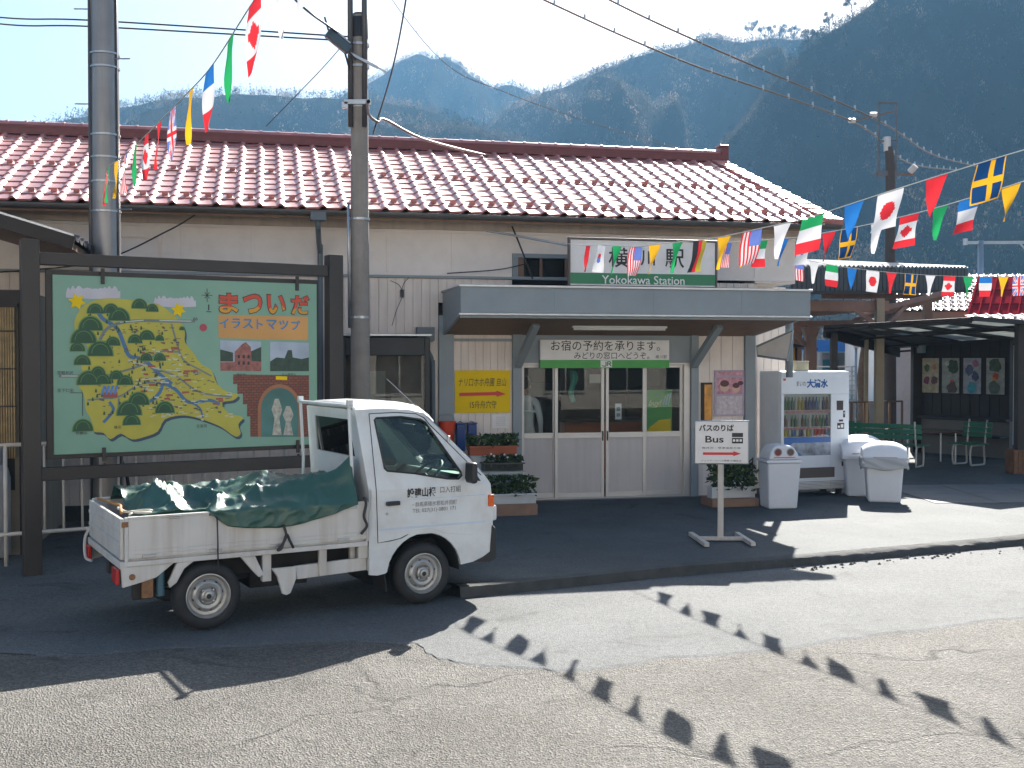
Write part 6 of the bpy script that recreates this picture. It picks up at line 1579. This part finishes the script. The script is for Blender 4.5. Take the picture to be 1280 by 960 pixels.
# ------------------------------------------------------------------ waiting shelter on the right
# back wall runs from near right (8.9,20) to far left (7.87,21.45)
wl = thing("waiting_shelter", "dark timber waiting shelter with picture posters on its wall at the right edge", "shelter", (0,0,0))
WA = Vector((10.05,22.6,0)); WB = Vector((8.85,24.3,0)); wd = (WB-WA).normalized(); wnm = Vector((-wd.y, wd.x, 0)) * -1
if wnm.dot(Vector((0,0,0)) - WA) < 0: wnm = -wnm          # towards the camera side
def SHW(u, o, z): p = WA + wd*u + wnm*o; return (p.x, p.y, z)
WLEN = (WB-WA).length
def wallbox(mb, u0, u1, o0, o1, z0, z1, mi=0):
    P = [SHW(u0,o0,z0),SHW(u1,o0,z0),SHW(u1,o1,z0),SHW(u0,o1,z0),SHW(u0,o0,z1),SHW(u1,o0,z1),SHW(u1,o1,z1),SHW(u0,o1,z1)]
    mb.add(P, [(3,2,1,0),(4,5,6,7),(0,1,5,4),(1,2,6,5),(2,3,7,6),(3,0,4,7)], mi)
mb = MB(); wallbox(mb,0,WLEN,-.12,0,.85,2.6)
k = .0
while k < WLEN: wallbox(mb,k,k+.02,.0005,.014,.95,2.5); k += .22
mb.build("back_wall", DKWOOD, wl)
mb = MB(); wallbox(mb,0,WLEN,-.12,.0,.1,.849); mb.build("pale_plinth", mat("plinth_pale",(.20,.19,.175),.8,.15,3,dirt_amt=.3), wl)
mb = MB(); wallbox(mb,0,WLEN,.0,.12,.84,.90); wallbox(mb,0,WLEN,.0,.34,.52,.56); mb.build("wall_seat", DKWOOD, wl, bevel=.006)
RPOST = (8.97,19.75,0)
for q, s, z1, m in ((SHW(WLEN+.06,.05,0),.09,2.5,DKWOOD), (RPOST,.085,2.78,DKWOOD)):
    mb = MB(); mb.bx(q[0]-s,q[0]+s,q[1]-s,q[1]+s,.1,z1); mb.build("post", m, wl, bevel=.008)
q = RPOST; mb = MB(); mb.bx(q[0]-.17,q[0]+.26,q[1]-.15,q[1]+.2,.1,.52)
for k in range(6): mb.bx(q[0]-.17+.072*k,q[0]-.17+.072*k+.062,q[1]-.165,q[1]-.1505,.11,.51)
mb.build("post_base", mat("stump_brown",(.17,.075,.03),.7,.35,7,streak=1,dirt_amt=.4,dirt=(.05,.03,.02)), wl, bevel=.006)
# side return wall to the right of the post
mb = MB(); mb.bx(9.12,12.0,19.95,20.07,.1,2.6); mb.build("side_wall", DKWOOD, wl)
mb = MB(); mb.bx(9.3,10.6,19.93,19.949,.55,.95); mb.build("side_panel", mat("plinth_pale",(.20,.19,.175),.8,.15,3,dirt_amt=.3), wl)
# lean-to roof: four corners, rafters beneath, clear sheets between
Rn, Rl, Rf, Rr = Vector((7.62,18.6,2.80)), Vector((5.97,21.4,2.73)), Vector((8.6,24.9,2.36)), Vector((12.2,21.2,2.64))
def RP(a, b, h=0.0):     # a: along near->left, b: near->right
    p = Rn*(1-a)*(1-b) + Rl*a*(1-b) + Rr*(1-a)*b + (Rf)*a*b
    return Vector((p.x, p.y, p.z+h))
OPQ = mat("shelter_roof_dark",(.03,.026,.024),.6,.2)
CLR = mat("clear_roof_sheet",(.42,.44,.43),.4,.15,3,trans=.65)
mb = MB(); mc_ = MB()
NA, NB = 9, 8
for i in range(NA):
    for j in range(NB):
        P = [RP(i/NA,j/NB), RP((i+1)/NA,j/NB), RP((i+1)/NA,(j+1)/NB), RP(i/NA,(j+1)/NB)]
        clear = (i in (1,3,5) and j in (1,2,4,5,6)) or (i in (6,) and j in (1,3))
        t = mc_ if clear else mb
        t.add(P + [p + Vector((0,0,.02)) for p in P], [(0,1,2,3),(7,6,5,4),(0,4,5,1),(1,5,6,2),(2,6,7,3),(3,7,4,0)])
mb.build("roof", OPQ, wl); mc_.build("clear_panels", CLR, wl)
for i in (0,2,4,6,8,9):
    q = MB(); q.bar(RP(i/NA,0,-.03), RP(i/NA,1,-.03), .05, .035); q.build("rafter", DKWOOD, wl)
for j in (0,3,6,8):
    q = MB(); q.bar(RP(0,j/NB,-.07), RP(1,j/NB,-.07), .05, .04); q.build("purlin", DKWOOD, wl)
mb = MB(); mb.bar(RP(1,0,-.10), RP(1,1,-.10), .06, .2); mb.bar(RP(0,0,-.02), RP(1,0,-.0), .05, .06); mb.bar(RP(0,0,-.0), RP(0,1,-.0), .05, .06); mb.build("fascia", DKWOOD, wl, bevel=.006)
for (a, b) in ((.02,.98),(.97,.06)):
    p = RP(a,b); q = MB(); q.bx(p.x-.06,p.x+.06,p.y-.06,p.y+.06,.1,p.z-.1); q.build("post", DKWOOD, wl)
# posters
PCOL = [("cream poster with four round pictures, farthest left on the shelter wall",(.42,.36,.24),[(.28,.72,.19,(.05,.10,.03)),(.74,.74,.14,(.45,.2,.08)),(.28,.36,.19,(.18,.03,.08)),(.74,.36,.2,(.10,.05,.05))]),
        ("poster of a dark wooded scene, second from the left on the shelter wall",(.30,.32,.29),[(.65,.75,.32,(.04,.07,.04)),(.3,.85,.12,(.5,.52,.5)),(.62,.32,.14,(.55,.08,.05)),(.6,.14,.32,(.08,.05,.04))]),
        ("blue and violet poster, third from the left on the shelter wall",(.34,.36,.42),[(.35,.65,.25,(.08,.10,.20)),(.7,.85,.18,(.35,.12,.22)),(.7,.5,.22,(.06,.07,.15)),(.5,.17,.28,(.05,.30,.38))]),
        ("poster of a red figure under green trees, nearest the right post of the shelter",(.33,.35,.33),[(.5,.80,.34,(.06,.10,.05)),(.52,.50,.17,(.5,.07,.03)),(.45,.38,.14,(.55,.30,.05)),(.45,.16,.34,(.09,.12,.10))])]
for (lb, bgc, blobs), u in zip(PCOL, (1.80,1.32,.82,.30)):
    t = thing("wall_poster", lb, "poster", SHW(u,.02,0), math.atan2(-wd.y,-wd.x), "posters on the shelter wall")
    w_, h_ = .40, .74
    mb = MB(); mb.bx(-w_/2,w_/2,-.012,.0,1.40,2.14); mb.build("sheet", mat("poster_sheet_%d" % int(u*100), bgc, .5, .35, 9), t)
    ms = [mat("poster_ink_%d_%d" % (int(u*100), k), b[3], .5, .4, 12) for k, b in enumerate(blobs)]
    mb = MB(); rg = random.Random(int(u*100))
    for k, (a, b, r, c) in enumerate(blobs):
        pts = []
        for q in range(18):
            th = q*2*math.pi/18; rr = r*w_*rg.uniform(.75,1.1); pts.append((max(-.19,min(.19,(a-.5)*w_+rr*math.cos(th))), max(1.41,min(2.13,1.40+b*h_+rr*1.2*math.sin(th)))))
        mb.prism(pts, -.0145-k*.0012, -.0125-k*.0012, k)
    mb.build("picture", ms, t)
    mb = MB(); mb.bx(-w_/2-.012,w_/2+.012,-.013,.004,2.141,2.155); mb.bx(-w_/2-.012,w_/2+.012,-.013,.004,1.385,1.399); mb.build("frame", DKWOOD, t)
lb_ = thing("wall_speaker", "small pale blue box fixed high at the left end of the shelter wall", "box", SHW(2.0,.06,2.33), math.atan2(-wd.y,-wd.x))
mb = MB(); mb.bx(-.07,.07,-.08,.06,-.08,.09); mb.build("case", mat("box_pale_blue",(.30,.42,.50),.5), lb_, bevel=.012)
mb = MB(); mb.bx(-.05,.05,-.084,-.0805,-.06,.06); mb.build("grille", STEEL, lb_)
# benches with bent tube legs, and a table
def bench(label, loc, rz, L_):
    t = thing("garden_bench", label, "bench", loc, rz, "green benches under the shelter")
    for k in range(4):
        q = MB(); q.bx(-L_/2,L_/2,-.20+.1*k,-.115+.1*k,.40,.425); q.build("seat_slat", GREENB, t, bevel=.005)
    for k in range(3):
        q = MB(); q.bx(-L_/2,L_/2,.235+.015*k,.255+.015*k,.53+.1*k,.61+.1*k); q.build("back_slat", GREENB, t, bevel=.005)
    for s in (-1,1):
        x = s*(L_/2-.12)
        q = MB(); q.tube(catmull([(x,.29,.86),(x,.235,.5),(x,.19,.39),(x,-.1,.385),(x,-.20,.36),(x,-.23,.2),(x,-.20,.03),(x,-.1,.018),(x,.15,.018),(x,.21,.05),(x,.20,.2),(x,.18,.38)],5), .018, 8); q.build("leg", mat("tube_cream",(.48,.47,.42),.3), t, smooth=True)
    return t
bench("green slatted bench with its cream tube legs facing us, left of the table", (7.0,21.3,.1), R(142), 1.75)
bench("green slatted bench with its back to the shelter wall, right of the table", (8.70,21.3,.1), R(-57), .62)
bench("green slatted bench farthest left behind the bins, partly hidden", (6.3,22.4,.1), R(150), 1.5)
tb = thing("cafe_table", "low brown table between the green benches", "table", (8.0,21.7,.1), R(10))
mb = MB(); mb.bx(-.62,.62,-.34,.34,.60,.64); mb.build("top", mat("table_brown",(.10,.055,.035),.4,.2,4), tb, bevel=.008)
for a in (-.5,.5):
    for b in (-.26,.26):
        q = MB(); q.tube([(a,b,0),(a,b,.60)], .018, 8); q.build("leg", STEEL, tb)

# ------------------------------------------------------------------ covered walkway
cw = thing("covered_walkway", "brown timber covered walkway with a corrugated roof between the station and the shelter", "walkway", (0,0,0))
mb = MB(); n = 42; rows = []
ca, cb = Vector((5.32,21.28,0)), Vector((10.02,24.64,0)); back = Vector((-2.4,3.4,0))
rt, rb2 = [], []
for k in range(n*4+1):
    p = ca.lerp(cb, k/(n*4)); w_ = .022*math.sin(k*math.pi/2)
    z0 = 3.89 + .25*k/(n*4)
    rt.append((p.x, p.y, z0 + w_)); rb2.append((p.x+back.x, p.y+back.y, z0 + .45 + w_))
mb.grid([rt, rb2]); mb.build("roof_sheet", mat("corrugated_grey",(.34,.34,.34),.4,.15,4,metal=.5), cw, solid=.006)
mb = MB()
for k in range(n):
    a, b = ca.lerp(cb, (k+.08)/n), ca.lerp(cb, (k+.92)/n); z0 = 3.85 + .25*k/n
    mb.add([(a.x,a.y,z0-.47),(b.x,b.y,z0-.47),(b.x,b.y,z0),(a.x,a.y,z0),(a.x-.03,a.y+.03,z0-.47),(b.x-.03,b.y+.03,z0-.47),(b.x-.03,b.y+.03,z0),(a.x-.03,a.y+.03,z0)], [(0,1,2,3),(7,6,5,4),(0,4,5,1),(1,5,6,2),(2,6,7,3),(3,7,4,0)])
mb.build("fascia_boards", mat("fascia_slate",(.055,.06,.06),.6,.25,5), cw)
mb = MB(); mb.bar((5.26,21.22,3.37),(10.08,24.66,3.61),.08,.06); mb.build("fascia_rail", DKWOOD, cw)
MW2 = mat("walkway_timber",(.26,.155,.115),.65,.15,5,streak=1,dirt_amt=.25)
for a, b, w_, h_ in (((4.93,22.34,3.18),(7.56,22.57,3.18),.14,.22),((5.15,23.52,2.86),(7.73,23.97,2.88),.14,.13),((6.27,22.62,3.39),(9.41,24.86,3.50),.09,.10),((7.34,22.51,3.11),(9.07,23.52,3.51),.08,.10),((7.28,23.97,2.94),(9.30,24.30,3.44),.08,.09),((5.15,25.31,3.00),(9.63,27.22,3.44),.1,.14)):
    q = MB(); q.bar(a, b, w_, h_); q.build("beam", MW2, cw, bevel=.008)
for (x, y, s, z1, m) in ((7.36,22.46,0.081,3.33,OLIVE),(6.29,23.63,0.108,2.83,MW2),(6.72,26.43,0.092,3.11,MW2),(9.30,25.09,0.086,3.44,MW2),(7.19,22.74,0.038,2.55,OLIVE)):
    q = MB(); q.bx(x-s,x+s,y-s,y+s,.1,z1); q.build("post", m, cw, bevel=.008)
mb = MB(); mb.prism([(6.11,2.79),(6.47,2.79),(6.41,2.60),(6.18,2.60)], 23.5, 23.75); mb.build("post_capital", MW2, cw, bevel=.01)
for a, b in (((6.29,23.63,2.32),(5.71,23.41,2.83)),((7.36,22.46,2.66),(8.06,22.96,3.22)),((7.36,22.46,2.77),(6.83,22.46,3.13))):
    q = MB(); q.bar(a, b, .06, .08); q.build("brace", MW2, cw)
# amber advertisement under a small roof
ad = thing("amber_sign", "amber sign board under a little dark roof behind the vending machine", "sign", (6.25,25.1,0), R(8))
mb = MB(); mb.bx(-.28,.10,0,.04,1.98,2.40); mb.build("panel", mat("amber_sign",(.55,.26,.02),.4,.15,4), ad)
mb = MB(); mb.bx(-.16,-.10,-.004,-.0005,2.12,2.22); mb.bx(-.04,.02,-.004,-.0005,2.14,2.2); mb.build("marks", INK, ad)
mb = MB(); mb.prism([(-.4,2.52),(.5,2.36),(.5,2.32),(-.4,2.47)], -.3, .3); mb.build("roof", DKWOOD, ad)
mb = MB(); mb.bx(-.32,-.28,-.02,.05,.1,2.45); mb.bx(.10,.14,-.02,.05,.1,2.40); mb.build("post", DKWOOD, ad)
# platform railing, lamp, far buildings seen beneath the walkway
def railing(label, a, b, z0, z1, r, m, nb, rails):
    t = thing("railing", label, "railing", (0,0,0))
    a = Vector(a); b = Vector(b); mb = MB()
    for k in range(rails): z = z0 + (z1-z0)*(k+1)/rails; mb.tube([(a.x,a.y,z),(b.x,b.y,z)], r, 6)
    mb.build("rail", m, t, smooth=True)
    for k in range(nb+1):
        p = a.lerp(b, k/nb); q = MB(); q.tube([(p.x,p.y,z0),(p.x,p.y,z1)], r*1.2, 6); q.build("post", m, t, smooth=True)
    return t
railing("brown pipe railing across the end of the walkway behind the benches", (5.6,21.9,0), (8.05,23.1,0), .1, 1.25, .02, MIDWOOD, 8, 2)
railing("white slatted platform railing far beyond the walkway", (8.4,34,0), (13.5,34,0), .9, 1.9, .025, PIPEW, 8, 7)
pf_ = thing("platform", "pale concrete station platform beyond the walkway", "platform", (0,0,0))
mb = MB(); mb.bx(4,16,31,38,-.02,.9); mb.build("deck", mat("platform_concrete",(.42,.40,.36),.85,.15,2), pf_, bevel=.02)
mb = MB(); mb.bx(4,16,30.97,31.3,.9005,.93); mb.build("edge_line", INKW, pf_)
pc = thing("platform_shelter", "far platform shelter with a bright blue fascia and glass wall", "shelter", (0,0,0))
mb = MB(); mb.bx(9.4,14.2,35,38,2.36,2.72); mb.build("blue_fascia", mat("fascia_blue",(.02,.16,.48),.4,.06), pc)
mb = MB(); mb.bx(9.5,14.1,36.6,36.7,.9,2.35); mb.build("wall", mat("far_wall_grey",(.34,.37,.38),.6,.1), pc)
mb = MB()
for x in (9.6,11.0,12.4,13.9): mb.bx(x,x+.1,35.1,35.2,.9,2.36)
mb.build("posts", STEEL, pc)
mb = MB(); mb.bx(10.15,10.65,36.55,36.598,1.15,2.1); mb.build("window", mat("far_window_teal",(.06,.22,.28),.2), pc)
pl_ = thing("platform_lamp", "slim grey lamp post with a flat head beyond the vending machine", "street lamp", (8.75,28.5,0))
mb = MB(); mb.tube([(0,0,0),(0,0,2.45)], .035, 8); mb.build("post", STEEL, pl_, smooth=True)
mb = MB(); mb.bx(-.12,.12,-.08,.08,2.46,2.54); mb.bx(-.06,.06,-.05,.05,2.40,2.46); mb.build("head", WHITE, pl_, bevel=.01)
lt_ = thing("signal_light", "small red signal lamp glowing on a dark box beyond the walkway", "signal", (10.75,30.9,2.3))
mb = MB(); mb.bx(-.12,.12,0,.15,-.14,.14); mb.bx(-.03,.03,.05,.1,-1.4,-.14); mb.build("housing", DKWOOD, lt_)
mb = MB(); mb.lathe([(.001,-.012),(.06,-.012),(.06,.0)], 12, 0, (0,-.002,0), 'y'); mb.build("lens", emit("signal_glow",(1.0,.35,.2),1.2), lt_)
dt = thing("bare_tree", "pale bare tree with stubby branches on the platform beyond the walkway", "tree", (8.55,27.3,.1))
mb = MB(); mb.tube(catmull([(0,0,0),(.03,0,.8),(-.02,0,1.6),(.05,0,2.3)],4), [.14]*4+[.12]*5+[.1]*4, 9); mb.build("trunk", mat("bark_tan",(.22,.15,.10),.9,.3,8,bump=.6), dt, smooth=True)
mb = MB(); mb.tube([(.05,0,2.2),(-.2,.1,2.9)], [.06,.03], 7); mb.tube([(.05,0,2.2),(.3,-.1,3.0)], [.06,.03], 7); mb.build("crown", mat("bark_tan",(.22,.15,.10),.9,.3,8,bump=.6), dt)
ns = thing("platform_notice", "white notice board with dark marks on the far platform railing", "notice", (11.02,33.8,0))
mb = MB(); mb.bx(-.22,.22,0,.03,.95,1.62); mb.build("sheet", SIGNW, ns)
mb = MB(); mb.bx(-.12,-.05,-.004,-.0005,1.1,1.5); mb.bx(.05,.12,-.004,-.0005,1.1,1.5); mb.bx(-.12,.12,-.0065,-.0045,1.5,1.55); mb.build("marks", INK, ns)

# ------------------------------------------------------------------ houses at the right
def tiled_plane(mb, P0, U, V_, nu, nv, lift=.03):
    """tile courses on a roof plane: P0 lower-left corner, U along the eaves, V_ up the slope"""
    P0, U, V_ = Vector(P0), Vector(U), Vector(V_); N_ = U.cross(V_).normalized()
    if N_.z < 0: N_ = -N_
    pr = [(0,0),(.1,-.25),(.6,-.25),(.7,.1),(.82,1),(.92,1),(1,0)]
    for r in range(nv):
        for c in range(nu):
            f = [P0 + U*((c+a)/nu) + V_*(r/nv) + N_*(lift*(1+b)) for a, b in pr]; k = [P0 + U*((c+a)/nu) + V_*((r+1.05)/nv) + N_*(lift*.25+lift*b) for a, b in pr]; l = [q - N_*lift*.9 for q in f]
            mb.grid([l, f, k])
rh = thing("red_roofed_house", "house with a steep dark red metal roof over a tiled porch at the right edge", "house", (0,0,0))
mb = MB(); mb.bx(11.6,16,26.4,29.6,0,3.1); mb.build("wall", BEIGE, rh)
RED = mat("dark_red_metal",(.30,.026,.036),1.0,.12,3,spec=0)
mb = MB(); mb.add([(10.50,26,3.02),(16.5,26,3.02),(16.5,28,4.16),(11.62,28,4.16),(12.45,30,3.02),(16.5,30,3.02)], [(0,1,2,3),(3,2,5,4)])
mb.build("roof", RED, rh, solid=.06)
mb = MB()
for k in range(21):
    x = 10.55 + k*.23; mb.bar((x,25.98,3.075),(x+1.1,27.98,4.21),.03,.035)
for t_ in (.33,.66): mb.bar((10.5+1.1*t_,26+2*t_-.02,3.06+1.14*t_),(16.5,26+2*t_-.02,3.06+1.14*t_),.04,.03)
mb.build("roof_ribs", RED, rh)
mb = MB(); tiled_plane(mb,(10.45,24.4,2.62),(5.5,0,0),(0,1.55,.52),20,5,.035); mb.build("porch_tiles", mat("pale_grey_tile",(.30,.26,.24),.3,.2,6), rh, smooth=35)
mb = MB(); mb.bx(10.5,16,24.5,26.3,2.45,2.58); mb.build("porch_fascia", BROWNW, rh)
th = thing("tiled_house", "house with a glinting grey tiled roof behind the covered walkway", "house", (0,0,0))
mb = MB(); mb.bx(10.4,14,30.8,35,0,3.3); mb.build("wall", BEIGE, th)
mb = MB(); tiled_plane(mb,(9.9,30,3.42),(4.6,.0,0),(.9,2.6,1.15),22,9,.035); mb.build("roof", mat("pale_grey_tile",(.30,.26,.24),.3,.2,6), th, smooth=35)
mb = MB(); mb.bx(9.95,14.4,30.1,30.3,3.12,3.40); mb.build("fascia", mat("fascia_tan",(.36,.25,.16),.6), th)
mb = MB(); mb.add([(9.95,30.1,3.36),(14.4,30.1,3.36),(15.3,32.6,4.5),(10.85,32.6,4.5),(10.85,35,3.36),(14.4,35,3.36)], [(0,1,2,3),(3,2,5,4)]); mb.build("roof_deck", MIDWOOD, th)
gg = thing("catenary_gantry", "thin grey railway gantry standing behind the red roofed house", "railway pole", (16.7,40,0))
mb = MB(); mb.tube([(0,0,0),(0,0,6.35)], .11, 8); mb.build("post", STEEL, gg, smooth=True)
mb = MB(); mb.bar((-.5,0,6.28),(7,0,6.32),.10,.10); mb.bar((1.4,0,6.25),(2.4,0,5.2),.05,.05); mb.tube([(-.55,0,6.2),(-.55,0,6.42)],.09,8); mb.build("arm", STEEL, gg)

# ------------------------------------------------------------------ air
HZ = bpy.data.materials.new("haze_air"); HZ.use_nodes = True
hn = HZ.node_tree; hn.nodes.remove(hn.nodes["Principled BSDF"])
pv = hn.nodes.new("ShaderNodeVolumePrincipled")
pv.inputs["Color"].default_value = (.29,.62,1.0,1); pv.inputs["Density"].default_value = HAZE_DENSITY; pv.inputs["Anisotropy"].default_value = .0
hn.links.new(pv.outputs[0], hn.nodes["Material Output"].inputs["Volume"])
mb = MB(); mb.bx(-1450,1450,-60,1500,-4,330); hz = mb.build("haze", HZ); tag(hz, kind="stuff")

# repeats that were shaped in one go become parts of their own
def split_islands(o):
    b = bmesh.new(); b.from_mesh(o.data); seen = set(); isl = []
    b.verts.ensure_lookup_table()
    for v in b.verts:
        if v.index in seen: continue
        st = [v]; seen.add(v.index); c = []
        while st:
            q = st.pop(); c.append(q.index)
            for e in q.link_edges:
                r = e.other_vert(q)
                if r.index not in seen: seen.add(r.index); st.append(r)
        isl.append(set(c))
    b.free()
    if len(isl) < 2: return
    src = o.data
    for k, s in enumerate(isl):
        m = bmesh.new(); m.from_mesh(src)
        m.verts.ensure_lookup_table(); bmesh.ops.delete(m, geom=[v for v in m.verts if v.index not in s], context='VERTS')
        me = src.copy(); m.to_mesh(me); m.free()
        if k == 0: o.data = me
        else:
            c = o.copy(); c.data = me; col.objects.link(c)
for o in list(bpy.data.objects):
    n = o.name.split(".")[0]
    if o.type == 'MESH' and n in ("feet","arch_bracket","hinge","wheel_nut","insulator","posts","corner_post","bed_stay","pinned_sheets","notice_sheets","stay","spacers","price_strip","photo_windows","pale_figures","lock","gland"):
        sing = {"feet":"foot","posts":"post","pinned_sheets":"pinned_sheet","notice_sheets":"notice_sheet","spacers":"spacer","photo_windows":"photo_window","pale_figures":"pale_figure"}.get(n)
        if sing: o.name = sing
        split_islands(o)
